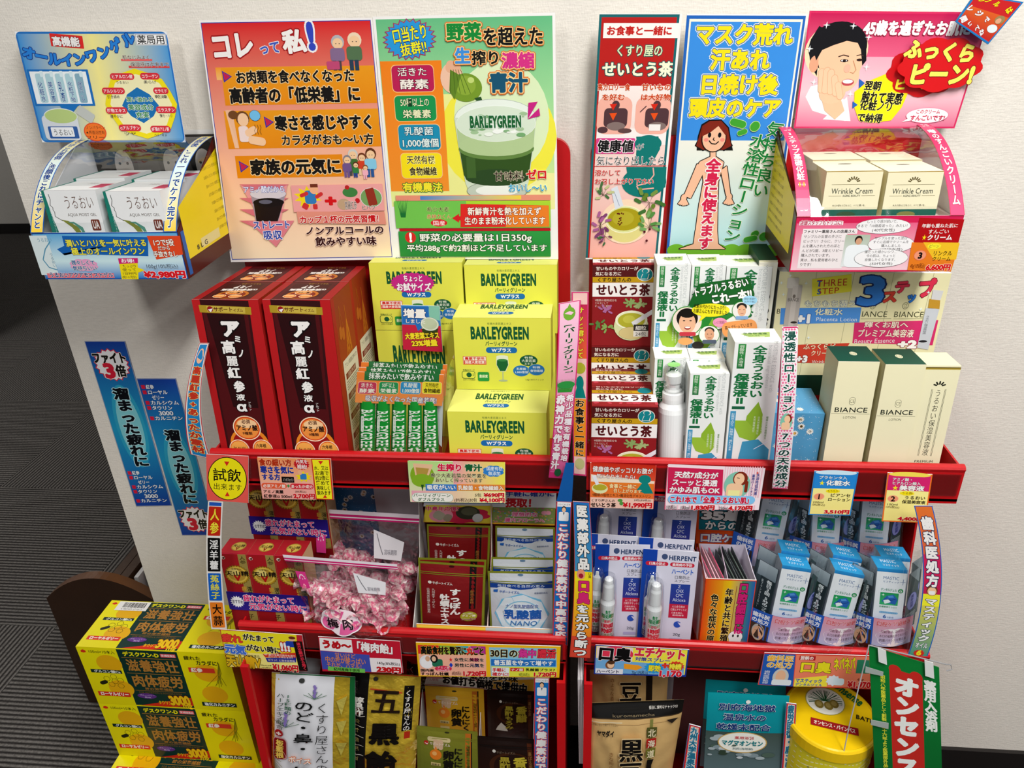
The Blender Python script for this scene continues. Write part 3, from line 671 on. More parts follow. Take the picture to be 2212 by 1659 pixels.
def lotion_poster():
    m, f = board('poster', 'blue and white poster with a bare cartoon girl and yellow lettering', 'poster', 'Z',
        [(1484,30),(1744,31),(1668,560),(1438,560)], Pl(1.046, 1.42, 0), edge='#e8e8ec')
    f.fill('#f0f3f4'); f.canvas(100,200)
    f.R(0,1,99,200,'#2b6fc0'); f.R(2.5,3.5,97,200,'#f3f1e0'); f.R(4,5.5,95.5,96,'#4496e2'); f.R(2.8,96,95.5,199,'#f0efe4','#aee0e6')
    f.R(2.8,188,96,200,'#d8e68c'); f.view('D')
    Y_,O,O2='#f2e21c','#2c62b4','#eef0e8'
    f.T('マスク荒れ',728,125,1365,262,Y_,O,b=.05,ow=.035,o2=O2); f.T('汗あれ',828,290,1215,425,Y_,O,b=.05,ow=.035,o2=O2)
    f.T('日焼け後',755,455,1268,585,Y_,O,b=.05,ow=.035,o2=O2); f.T('頭皮のケア',690,610,1285,735,Y_,O,b=.05,ow=.035,o2=O2)
    for x in range(545,1200,90): f.E(x,1560,x+120,1640,'#7cc03c')
    # the girl: outlined in black, flat colours
    K='#171214'; S='#f3c3a4'; Hh='#8a2e1c'
    def shp(pts,c,w=10):
        cx=sum(p[0] for p in pts)/len(pts); cy=sum(p[1] for p in pts)/len(pts)
        f.L(pts+[pts[0]],.0028,K); f.Q(pts,c)
    f.Q([(738,950),(745,860),(770,780),(820,750),(900,748),(950,800),(965,900),(975,950),(880,950),(850,880),(820,950)],K); f.Q([(725,920),(780,955),(800,940),(780,880),(745,880)],K); f.Q([(975,920),(915,955),(900,940),(920,880),(955,880)],K)
    f.Q([(735,920),(755,860),(775,790),(825,758),(898,756),(942,805),(955,880),(965,920),(915,945),(780,945)],Hh)
    body=[(828,945),(828,990),(760,1022),(742,1050),(690,1150),(655,1240),(668,1290),(700,1270),(740,1180),(775,1100),(782,1150),(760,1250),(745,1400),(715,1560),(640,1590),(920,1590),(875,1560),(872,1400),(875,1250),(880,1150),(895,1085),(910,1150),(928,1245),(945,1290),(965,1270),(955,1200),(935,1080),(915,1030),(860,990),(862,945)]
    # split into simple pieces
    pcs=[[(828,935),(862,935),(862,1010),(828,1010)],[(828,990),(862,990),(915,1025),(900,1085),(775,1105),(742,1050),(760,1022)],
         [(775,1090),(900,1080),(878,1160),(782,1160)],[(782,1150),(880,1150),(876,1300),(755,1300)],[(755,1290),(876,1290),(872,1480),(730,1480)],[(730,1470),(872,1470),(880,1575),(715,1575)],
         [(742,1035),(785,1090),(700,1262),(655,1245)],[(935,1050),(895,1080),(930,1245),(960,1250)],[(715,1560),(880,1560),(925,1592),(622,1592)]]
    for p in pcs: f.L(p+[p[0]],.0022,K)
    for x,y,q in ((655,1270,1),(950,1265,-1)):
        for dx in (-34,-20,-5,10,25): f.L([(x,y-15),(x+dx*1.05,y+44-abs(dx)*.3)],.0048,K)
        f.E(x-24,y-40,x+24,y+18,K)
    for p in pcs: f.Q(p,S)
    for x,y,q in ((655,1270,1),(950,1265,-1)):
        for dx in (-34,-20,-5,10,25): f.L([(x,y-15),(x+dx,y+40-abs(dx)*.3)],.0026,S)
        f.E(x-18,y-36,x+18,y+12,S)
    f.E(770,780,932,962,K); f.E(776,786,926,956,S); f.Q([(770,860),(775,800),(830,765),(905,768),(935,840),(925,850),(880,790),(830,830)],Hh)
    for x in (822,888): f.E(x-11,832,x+11,866,'#15101a')
    for x in (800,906): f.E(x-15,868,x+15,892,'#f2998c')
    f.L([(852,865),(845,880),(857,884)],.0012,K); f.L([(818,885),(835,905),(862,908),(882,890)],.0014,K)
    f.T('全身に使えます',775,1010,865,1600,'#d82a58','#f8f0ee',b=.045,ow=.07,v=True)
    G='#1c8a48'; GO='#eef4dc'
    f.T('気持ち良い',1150,765,1255,1262,G,GO,b=.02,ow=.03,v=True,rot=6); f.T('水溶性ローション',1000,850,1110,1560,G,GO,b=.02,ow=.03,v=True,rot=9)
    for a,b,c,d,r in ((950,745,1065,800,15),(1085,755,1150,830,40),(1000,812,1070,850,-20),(1095,1465,1140,1520,60),(1140,1480,1210,1540,-40),(1040,1505,1135,1545,-15)): f.RR(a,b,c,d,'#4aa83a',1.,rot=r,line='#c8e4a0',lw=.12)
    done(m, f)
lotion_poster()
# ------------------------------------------------------------------ the two cardboard display trays hung on the wall
def panel(parent, name, P, edge, back, th=.0015, mat='laminate'):
    """free quad tl,tr,br,bl of card; returns builder and face"""
    P = [Vector(p) for p in P]; m = MB(); m.cur = mat; n = (P[3]-P[0]).cross(P[1]-P[0]).normalized()
    m.hexa(P + [p - n*th for p in P], dict(a=edge, b=back)); f = Face(m, P[0], P[1], P[3], P[2]); f.label = (name, None, None, parent); return m, f
def curved_strip(m, x0, x1, prof, mat='laminate'):
    """face bent along a profile of (y,z) points"""
    tl, bl = Vector((x0, prof[0][0], prof[0][1])), Vector((x0, prof[-1][0], prof[-1][1])); tr = tl + Vector((x1-x0, 0, 0)); br = bl + Vector((x1-x0, 0, 0))
    V = bl - tl; N = (V.cross(tr-tl)).normalized(); L = V.length
    pts = [((Vector((x0,)+p)-tl).dot(V)/L/L, (Vector((x0,)+p)-tl).dot(N)) for p in prof]
    def warp(a, b):
        for (b0, h0), (b1, h1) in zip(pts, pts[1:]):
            if b <= b1 or (b1, h1) == pts[-1]: return h0 + (h1-h0)*(b-b0)/(b1-b0)
    f = Face(m, tl, tr, bl, br, warp=warp, lay=.0006, n=(1, 16)); f.mat = mat; return f
def arc(y0, z0, y1, z1, bulge, n=14):
    out = []
    for i in range(n+1):
        t = i/n; y = y0+(y1-y0)*t; z = z0+(z1-z0)*t; dy, dz = y1-y0, z1-z0; l = math.hypot(dy, dz); k = 4*bulge*t*(1-t)
        out.append((y + dz/l*k, z - dy/l*k))
    return out
def gel_display():
    t = thing('counter_display', 'blue and yellow cardboard wall display tray holding white gel boxes', 'display tray', (-.63, 1.0, 1.08))
    x0, x1, yf = -.716, -.518, .90
    pf = Pl(yf); zt, zb = 1.1645, 1.102
    # header card
    P = [at('A', *q, Pl(1.052, 1.42, 3)) for q in ((85,183),(962,183),(1072,822),(245,822))]
    m, f = panel(t, 'header_card', P, '#e8e8f0', '#eee'); f.fill('#f2f4f6'); f.canvas(100,80)
    f.RR(0,0,100,80,'#2e7cc4',.1); f.R(1.2,1.5,99,78.5,'#4a9ad8','#5aa2d8',horiz=True,c2='#f6ec9c'); f.view('A')
    f.RR(292,200,480,275,'#e0322e',.1,rot=4); f.T('高機能',302,212,460,268,'#f4f0ee','#5a1010',b=.04,ow=.04,rot=2)
    f.R(783,195,962,262,'#ededf0'); f.RR(786,198,960,260,'#f2f2f2',.05,line='#222',lw=.06); f.T('薬局用',792,202,954,256,'#333',b=.01)
    for ch,x,y,r in zip('オールインワンゲル',(168,240,315,388,460,530,600,668,740),(305,325,340,345,340,322,298,262,225),(14,10,4,0,-5,-12,-18,-24,-28)):
        f.T(ch,x-38,y-36,x+38,y+38,'#2f8ada','#1b3a8c',b=.06,ow=.05,rot=r)
    f.R(700,340,880,352,'#e86a6a'); f.T('肌なじみよく',708,318,870,345,'#222','#f8e8e0',ow=.03); f.R(745,380,980,392,'#e04848'); f.T('保湿感は夕方まで',755,358,978,388,'#222','#f8e8e0',ow=.03)
    f.RR(180,402,530,612,'#1e78c0',.03,rot=0); f.R(192,414,516,600,'#eef4f6')
    for i,tx in enumerate(('化粧水','美容液','乳液','化粧下地','保湿パック')):
        x=243+i*57; f.RR(x-22,425,x+22,595,'#b4d4dc' if i<4 else '#8fb4c4',.5); f.RR(x-12,410,x+8,445,'#dcecf0',.5); f.T(tx,x-11,470,x+15,590,'#1c5a9c','#e8f2f4',v=True,ow=.03,b=.01)
    f.Q([(345,608),(455,608),(400,680)],'#1e78c0')
    f.E(255,625,450,720,'#c8d8a0','#e4e8e8',.1); f.RR(255,668,462,810,'#d8dde4',.35); f.E(262,630,446,712,'#bcd08a'); f.RR(285,730,455,800,'#3a66a8',.2); f.RR(300,735,430,790,'#eef0f4',.2); f.T('うるおい',310,745,425,785,'#333'); f.RR(450,630,545,690,'#c4c8c4',.3,rot=35)
    f.E(488,708,616,816,'#f08030','#e0502c',.1)
    for i,tx in enumerate(('ノンパラベン','★界面活性剤','フリー')): f.T(tx,498,726+i*28,608,748+i*28,'#3a2010')
    # ring of ingredients
    import math as _m
    f.star(610,400,1025,805,'#f0e020',8,.95); f.star(640,430,995,775,'#f4efc0',8,.95); f.star(650,440,985,765,'#f2ecc0',8,.95); f.star(708,505,920,712,'#1f7ab8',4,.86)
    f.T('潤い溢れる',732,560,888,588,'#2c8c50','#e8f2e8',b=.02,ow=.06); f.T('美容成分',742,602,890,636,'#2c8c50','#e8f2e8',b=.02,ow=.06); f.T('充実',788,645,866,682,'#2c8c50','#e8f2e8',b=.02,ow=.06)
    for tx,s_,x,y,w_ in (('ヒアルロン酸','うるおい',708,442,70),('コラーゲン','柔らげ',868,440,56),('アルシルリン','引き締め',658,525,66),('セラミド','乾燥',932,524,44),('植物エキス','健やかに',676,638,62),('エラスチン','弾力・ハリ',962,634,58),('αアルブチン','ツヤ',754,738,64),('8種類のアミノ酸','ハリ・キメ',930,745,58)):
        f.RR(x-w_,y-19,x+w_,y+19,'#d83a48',1.); f.T(tx,x-w_+8,y-11,x+w_-8,y+12,'#f8ecec',b=.015); f.T(s_,x-36,y+24,x+38,y+44,'#2a2a44')
    done(m, f)
    # tray: front, sides, back, floor
    m = MB(); m.cur = 'laminate'; d = .0015
    q = [Vector((x0, yf, zt)), Vector((x1, yf, zt)), Vector((x1, yf, zb)), Vector((x0, yf, zb))]
    m.hexa(q + [p + Vector((0, d, 0)) for p in q], dict(a='#dfe4ea'))
    f = Face(m, q[0], q[1], q[3], q[2]); f.fill('#1f5fb4'); f.canvas(100,33)
    f.R(.6,.8,99.4,20,'#6ab4e0','#d4ecf0'); f.R(.6,20,99.4,32.4,'#d4ecf0','#2c84cc'); f.view('A')
    f.R(205,1362,305,1590,'#dde9ea') ; f.L([(290,1395),(262,1440),(250,1500),(285,1545),(335,1560)],.0014,'#5a9cb8'); f.T('うるおい',212,1372,300,1400,'#6aa0b8'); f.T('うるおい',296,1460,318,1545,'#5c9cb4',v=True)
    f.Q([(358,1362),(855,1370),(858,1480),(360,1465),(375,1475),(330,1440),(372,1420)],'#1b6cb8'); f.Q([(848,1362),(1040,1362),(1058,1470),(905,1500)],'#e8542a')
    f.T('潤いとハリを一気に叶える',378,1382,848,1425,'#f2e84a','#103a80',b=.03,ow=.05); f.T('極上のオールインワン',412,1430,838,1472,'#f2e84a','#103a80',b=.03,ow=.05)
    f.T('1つで5役',882,1380,1005,1420,'#fbf4ea','#7a1410',b=.03,ow=.05); f.T('だから',912,1420,985,1446,'#fbf4ea','#7a1410',b=.02,ow=.05); f.T('手抜きなし',888,1450,1028,1484,'#fbf4ea','#7a1410',b=.03,ow=.05)
    f.blob(402,1495,570,1568,'#e8a8cc'); f.T('潤々しくて',412,1503,550,1530,'#1c6ab0','#f4f0d8',b=.02,ow=.05); f.T('気持ちいい',422,1535,562,1562,'#1c6ab0','#f4f0d8',b=.02,ow=.05)
    f.R(275,1578,660,1606,'#e8808c'); f.T('うるおいアクアモイストゲル',285,1572,655,1602,'#102a78','#f0f0f8',b=.02,ow=.05)
    f.Q([(685,1494),(795,1492),(798,1545),(838,1560),(800,1575),(802,1612),(705,1612)],'#f4e21c'); f.Q([(683,1492),(797,1490),(798,1520),(690,1524)],'#d82a7c'); f.T('お得!',698,1495,778,1518,'#fff',b=.02)
    for i,tx in enumerate(('たっぷり','使って','1日99円','(約1ヶ月分)')): f.T(tx,708,1528+i*21,790,1546+i*21,'#333')
    f.T('100g(10%税込)',842,1522,1030,1550,'#122a50','#cfe8f4',ow=.04); f.T('¥2,980円',836,1562,1075,1606,'#e0202c','#f4e4e8',b=.06,ow=.05)
    # back and floor, and the printed yellow side with its sloping front edge
    m.box(x0, x1, YW-.003, YW-.0015, zb, 1.262, '#e8e6e2'); m.box(x0, x1, yf, YW-.002, zb, zb+.0015, '#dcd8d4')
    prof = [(yf, zb), (yf, zt), (1.05, 1.256), (YW-.003, 1.258), (YW-.003, zb)]
    m.prism(prof, x0-.0005, x0+.001, '#e6e6ea'); m.prism(prof, x1-.001, x1+.0005, '#5a1c14')
    f = Face(m, Vector((x1+.0006, yf, 1.262)), Vector((x1+.0006, YW-.003, 1.262)), Vector((x1+.0006, yf, zb)), Vector((x1+.0006, YW-.003, zb))); f.canvas(100,100)
    f.h = .0001; f.Q([(8,44),(92,10),(92,86),(8,86)],'#f0dc20'); f.Q([(3,62),(8,62),(8,98),(3,98)],'#2a6cb8')
    for i in range(9): f.T('必ずお読みください使用上の注意'[i%4:],52+i*1.5,16+i*7.4,86,19+i*7.4,'#8a7a20')
    f.R(30,76,62,84,'#e8e0a0'); f.T('8 L G',22,79,40,83,'#333',b=.02)
    m.build('tray', t)
    # printed curved window borders and the clear window
    pr = [(yf+.006-.006*0, zt)] ; pr = arc(1.05, 1.2555, yf-.001, zt, .026)
    m = MB(); m.cur = 'laminate'
    for a, b, txt, in ((x0, x0+.018, '家ではこれ面倒、洗顔後これはチャンと'), (x1-.018, x1, '洗顔後、これ一つでケア完了')):
        f = curved_strip(m, a, b, pr); f.canvas(18,160); f.R(0,0,18,160,'#2468b8'); f.R(1.2,.5,16.8,159.5,'#f4d850','#f4d248',c2='#d8eef4'); f.T(txt,4,4,14,156,'#1c4a94','#f4f8e8',v=True,b=.03,ow=.05)
    m.build('window_border', t)
    m = MB(); m.cur = 'clear_film'; f = curved_strip(m, x0+.018, x1-.018, pr, 'clear_film'); f.h = 0; f.fill('#fff'); m.build('window_film', t, smooth=True)
    # black artwork card at the back, seen through the window
    m = MB(); m.cur = 'laminate'; m.box(x0+.002, x1-.002, YW-.006, YW-.004, 1.15, 1.256, '#3a3634')
    f = Face(m, Vector((x0+.002, YW-.0062, 1.256)), Vector((x1-.002, YW-.0062, 1.256)), Vector((x0+.002, YW-.0062, 1.15)), Vector((x1-.002, YW-.0062, 1.15))); f.canvas(100,50)
    for x in (22,60,85): f.E(x-11,2,x+11,32,'#161414'); f.E(x-7,9,x+7,31,'#a8a29c'); f.E(x-4,17,x-2,19,'#222'); f.E(x+2,17,x+4,19,'#222'); f.R(x-2,25,x+2,26,'#5a3a38')
    m.build('backing_card', t)
    # the gel boxes
    W_ = .085; m = MB(); m.box(x0+.002, x1-.002, yf+.002, YW-.007, zt-.008, zt-.0065, '#e4e2de'); m.build('inner_floor', t); fl = PlZ(Vector((0, yf, zt-.006)), Vector((0, 0, 1)))
    gm = None
    for i, (l, r, Y, lab) in enumerate((((235,1100),(550,1100),.908,'white gel box with face profile print, front left in the blue wall tray'),((592,1105),(922,1105),.908,'white gel box with face profile print, front right in the blue wall tray'))):
        c = carton('A', l, r, Y, dict(a='#e9eaec', l='#3c8c7c'), .068, fl, t=3.)
        c.h -= 0
        g = c.front('A'); g.canvas(100,82); g.fill('#eceded')
        g.Q([(0,0),(5,0),(8,40),(14,82),(0,82)],'#1f8474'); g.L([(12,6),(13,16),(10,26),(14,30),(13,34),(15,38),(14,46),(20,50),(26,54)],.0008,'#555'); g.Q([(24,52),(36,54),(52,66),(58,82),(50,82),(40,66)],'#8a9040'); g.Q([(34,56),(46,60),(56,72),(58,82),(64,82),(60,66),(46,56)],'#5a9a8a')
        g.T('うるおい',36,8,92,34,'#6a4a3c',b=-.01); g.T('AQUA MOIST GEL',38,40,92,46,'#7a726c'); g.T('美容ゲルクリーム',7,30,11,78,'#e8f0f0',v=True)
        g.RR(78,52,94,72,'#7a3a2c',.3); g.T('UA',80,54,92,68,'#f0e8e4',b=.03); g.R(0,79,100,82,'#c8ccd4')
        g = c.top('A'); g.canvas(100,60); g.fill('#eeefef'); g.R(74,20,98,46,'#c84a68'); g.T('うるおい',46,12,70,22,'#8a7060'); g.R(0,0,5,60,'#2c8a7a')
        o1 = c.build('gel_box', lab, 'box', 'white gel boxes in the blue wall tray')
        dup(o1, (-.002, .071, -.0005), 'white gel box partly hidden behind the front %s one in the blue tray' % ('left' if i == 0 else 'right'))
gel_display()
def cream_display():
    t = thing('counter_display', 'pink cardboard wall display tray holding cream boxes, with smiling woman header', 'display tray', (.33, 1.0, 1.08))
    x0, x1, yf = .2385, .4225, .90; zt, zb = 1.1765, 1.110
    P = [at('E', *q, Pl(1.052, 1.42, 3)) for q in ((185,62),(1235,70),(1022,742),(92,742))]
    m, f = panel(t, 'header_card', P, '#e8e0e4', '#eee'); f.fill('#e04474'); f.canvas(100,64)
    f.RR(0,0,100,64,'#d83468',.06); f.R(1,1.2,99,24,'#c81e5c','#e2688c'); f.R(1,24,99,63,'#f0b0c0','#e27a9a',c2='#f3c8d0'); f.view('E')
    f.R(150,500,440,735,'#f0b8c8','#e88aa6') if 0 else None
    # woman resting a hand on her cheek, printed
    f.E(155,130,520,470,'#f4dcb8'); f.Q([(190,500),(300,470),(400,600),(390,700),(200,640),(160,560)],'#f0f0f0'); f.Q([(260,690),(400,560),(420,700)],'#efe6e8')
    f.E(178,125,515,420,'#17161c'); f.Q([(180,300),(240,300),(225,440),(190,380)],'#1b1a20'); f.E(182,322,236,420,'#e2a98a')
    f.Q([(232,330),(330,205),(430,210),(492,300),(490,370),(452,460),(400,520),(330,500),(250,430)],'#f2c6a4'); f.E(235,200,498,470,'#f2c6a4'); f.E(300,350,470,535,'#f2c6a4')
    f.Q([(222,350),(262,280),(300,180),(240,150),(190,230)],'#17161c'); f.Q([(255,290),(320,262),(400,236),(462,248),(496,320),(512,250),(490,170),(400,125),(280,140),(230,220)],'#17161c'); f.Q([(478,260),(512,250),(512,350),(488,380)],'#17161c')
    f.E(360,342,408,360,'#3a2420'); f.E(366,344,400,357,'#f4ece8'); f.E(375,342,394,360,'#2a1a18'); f.E(455,338,490,354,'#3a2420'); f.L([(350,328),(380,318),(412,326)],.0012,'#4a342c'); f.L([(455,322),(480,316),(496,324)],.001,'#4a342c')
    f.L([(436,350),(452,405),(436,424),(416,418)],.0008,'#c8906c'); f.E(398,406,412,418,'#d89c80'); f.E(368,456,440,496,'#c0505a'); f.E(374,459,434,483,'#f6f2ee'); f.E(382,370,420,420,'#f4b8a0'); 
    f.Q([(240,520),(360,560),(385,640),(330,690),(270,640)],'#eec0a0'); f.E(238,480,390,600,'#f0c4a4')
    for a,b,c_,d,r in ((232,395,272,540,-8),(258,388,300,545,-4),(286,398,326,550,-8),(312,430,350,560,-14),(335,470,372,580,-20)): f.RR(a,b,c_,d,'#f2c8a8',1.,rot=r,line='#dca684',lw=.12)
    for x,y in ((282,145),(437,150),(184,282),(208,475),(512,388),(418,545),(525,215)): f.star(x-22,y-22,x+22,y+22,'#eef4f4',4,.25)
    f.T('45歳を過ぎたお肌に',495,120,1120,205,'#f6f4f2','#b01848',b=.05,ow=.04)
    f.star(425,430,750,725,'#f4e21c',5,.9)
    for tx,a,b,c_,d in (('翌朝',500,468,598,522),('触れて実感',482,530,722,600),('化粧ノリ',472,590,668,640),('で納得',455,655,605,708)): f.T(tx,a,b,c_,d,'#1a1610','#f4f0a0',b=.03,ow=.03,rot=3)
    f.Q([(470,455),(502,480),(468,512)],'#2c6ab8'); f.Q([(432,585),(462,606),(430,628)],'#2c6ab8')
    f.E(740,622,985,712,'#f6eef0','#e07a9a',.05); f.Q([(760,680),(800,690),(715,705)],'#f6eef0'); f.T('このクリーム',798,632,938,658,'#c81e50',b=.02); f.T('すんごいです!',762,665,965,698,'#c81e50',b=.03)
    # raised cloud badges
    f.blob(625,250,1080,565,'#c8161e',9); f.T('ピーン',670,455,900,520,'#e8d840','#7a1010',b=.05,ow=.03); f.h += .006
    f.blob(680,212,1178,535,'#d41c22',9); f.T('ふっくら',722,240,1135,350,'#f2e66c','#7a1210',b=.06,ow=.03,rot=4); f.T('ピーン!',745,365,1120,490,'#f2e66c','#7a1210',b=.06,ow=.03)
    done(m, f)
    m = MB(); m.cur = 'laminate'; d = .0015
    q = [Vector((x0, yf, zt)), Vector((x1, yf, zt)), Vector((x1, yf, zb)), Vector((x0, yf, zb))]
    m.hexa(q + [p + Vector((0, d, 0)) for p in q], dict(a='#efd8e0'))
    f = Face(m, q[0], q[1], q[3], q[2]); f.fill('#d8285c'); f.canvas(100,34); f.R(.6,4,99,33,'#e86a90','#f4d0d8'); f.view('E')
    f.R(125,1280,378,1302,'#f4ecec'); f.T('店頭スタッフもトリコに!',130,1272,372,1302,'#c8285c','#f4eef0',b=.02,ow=.04)
    f.R(145,1322,460,1352,'#f4ecec'); f.T('ファミリー薬局さんの店員さん',148,1328,448,1348,'#181414',b=.02); f.R(125,1352,385,1552,'#f0e8e8')
    for i,tx in enumerate(('サンプルの反響の多さに','ビックリ！さらに、クリー','ムを購入された方のほと','んどが2度、3度とリピート','購入されています。','実は…私も愛用者のひと','りです！')):
        n=len(tx); y=1358+i*27; f.T(tx,150-i*4,y,150-i*4+n*20,y+19,'#3a3434')
    f.R(378,1358,520,1542,'#b8c4b0','#e4e8e8'); f.E(445,1362,490,1412,'#2a2018'); f.E(450,1375,486,1415,'#d8a888'); f.RR(385,1415,520,1545,'#eef2f4',.5)
    for a,b,c_,d,L_ in ((452,1262,768,1352,('しっとり感が続いて、','まるで「10歳若返った」みたい！','(40代女性)')),(520,1360,788,1462,('サンプルを使った翌日','すぐに店頭でクリームを','購入しました','(60代女性)')),(440,1438,752,1545,('嫌だった細かいシワ…','今の肌は、ちょっと','自慢したくなります。','(50代女性)'))):
        f.E(a,b,c_,d,'#f4f2f2','#555',.03); n=len(L_)
        for i,tx in enumerate(L_): hh=(d-b-16)/n; w_=len(tx)*9.5; f.T(tx,(a+c_)/2-w_,b+8+i*hh,(a+c_)/2+w_,b+8+(i+.8)*hh,'#2a2828')
    f.Q([(820,1258),(1078,1268),(1000,1570),(748,1562)],'#b8121a'); f.Q([(775,1400),(1050,1410),(1000,1570),(748,1562)],'#e8862a'); f.Q([(840,1400),(1050,1402),(1030,1500),(900,1500)],'#f0c430')
    f.T('年齢も重ねた肌に',832,1292,1042,1316,'#f4e8e4',b=.02); f.T('すんごい',868,1325,990,1350,'#f4e8e4',b=.02); f.T('★',832,1358,860,1386,'#f4e21c'); f.T('クリーム',862,1355,1008,1388,'#f4f0ec',b=.04)
    f.blob(862,1405,945,1440,'#f4e83a'); f.T('ピーン',874,1412,932,1432,'#444'); f.E(785,1445,858,1505,'#f0a080','#e87a5c',.1); f.T('3',810,1458,835,1492,'#1a1010',b=.05)
    f.T('リンクル',895,1448,1008,1478,'#2a1a10',b=.01); f.T('クリーム',890,1482,1000,1508,'#2a1a10',b=.01); f.T('40g(10%税込)',765,1520,850,1550,'#7a3010'); f.T('6,600円',855,1525,998,1562,'#d81c24','#f4ecd0',b=.06,ow=.05)
    m.box(x0, x1, YW-.003, YW-.0015, zb, 1.258, '#e8e6e2'); m.box(x0, x1, yf, YW-.002, zb, zb+.0015, '#dcd8d4')
    prof = [(yf, zb), (yf, zt), (1.05, 1.252), (YW-.003, 1.256), (YW-.003, zb)]
    m.prism(prof, x0-.0005, x0+.001, '#5c3a20'); m.prism(prof, x1-.001, x1+.0005, '#e8e6ea')
    f = Face(m, Vector((x0-.0006, YW-.003, 1.258)), Vector((x0-.0006, yf, 1.258)), Vector((x0-.0006, YW-.003, zb)), Vector((x0-.0006, yf, zb))); f.canvas(100,100); f.h = .0001
    f.Q([(6,10),(92,46),(92,88),(6,88)],'#f0dc20')
    for i in range(9): f.T('必ずお読みください使用上の注意'[i%4:],20,22+i*7,50+i*2,25+i*7,'#8a7a20')
    m.build('tray', t)
    pr = arc(1.05, 1.2535, yf-.001, zt, .02); m = MB(); m.cur = 'laminate'
    for a, b, txt in ((x0, x0+.0155, '3ステップ基礎化粧'), (x1-.0155, x1, '噂のすんごいクリーム')):
        f = curved_strip(m, a, b, pr); f.canvas(18,160); f.fill('#d42e62'); f.R(.8,.5,17.2,159.5,'#d8366a','#e04e7c'); f.T(txt,4,26,14,118 if a==x0 else 150,'#f6ecf0','#a81444',v=True,b=.03,ow=.04)
        for x in (4.5, 10): f.RR(x,4 if a==x0 else 6,x+4,20 if a==x0 else 14,'#e8e0d8',.5); (f.RR(x,122,x+4,154,'#efecec',.5), f.R(x+1,120,x+3,126,'#c8a040')) if a==x0 else None
    m.build('window_border', t)
    m = MB(); m.cur = 'clear_film'; f = curved_strip(m, x0+.0155, x1-.0155, pr, 'clear_film'); f.h = 0; f.fill('#fff'); m.build('window_film', t, smooth=True)
    m = MB(); m.box(x0+.002, x1-.002, yf+.002, YW-.007, zt-.008, zt-.0065, '#e4e2de'); m.build('inner_floor', t); fl = PlZ(Vector((0, yf, zt-.006)), Vector((0, 0, 1)))
    for i, (l, r, side) in enumerate((((285,990),(612,988),'left'),((642,990),(962,993),'right'))):
        c = carton('E', l, r, .908, dict(a='#efe8c8', l='#e8dfb4'), .062, fl, t=2.)
        g = c.front('E'); g.canvas(100,95); g.fill('#f0e9c9'); g.R(0,0,100,1.2,'#b0902c')
        for k in range(7): a_=math.radians(-75+25*k); g.RR(50+9*math.sin(a_)-1.2,21-8*math.cos(a_)-3.2,50+9*math.sin(a_)+1.2,21-8*math.cos(a_)+3.2,'#6a5c34',1.,rot=math.degrees(a_))
        g.R(12,25,88,25.5,'#8a7c54'); g.T('Wrinkle Cream',13,32,87,43,'#2c3a30',b=.0); g.R(9,47,32,47.4,'#8a7c54'); g.R(68,47,92,47.4,'#8a7c54'); g.T('AGING BEAUTY',34,45,66,49,'#3a4438')
        g.T('大人の目もと口もとに、ハリと潤いを。',18,64,80,68,'#4a4c3a'); g.R(0,74,100,96,'#0f6a5a'); g.E(28,78,62,90,'#8a8a4c' if i else '#3a5c3c')
        g = c.top('E'); g.canvas(100,60); g.fill('#f2ead0'); g.E(40,12,66,18,'#6a6650')
        o = c.build('cream_box', f'cream coloured face cream box with green base band, front {side} in the pink tray', 'box', 'cream boxes in the pink wall tray')
        dup(o, (.001, .066, -.0005), f'cream coloured face cream box seen over the front {side} one in the pink tray')
cream_display()
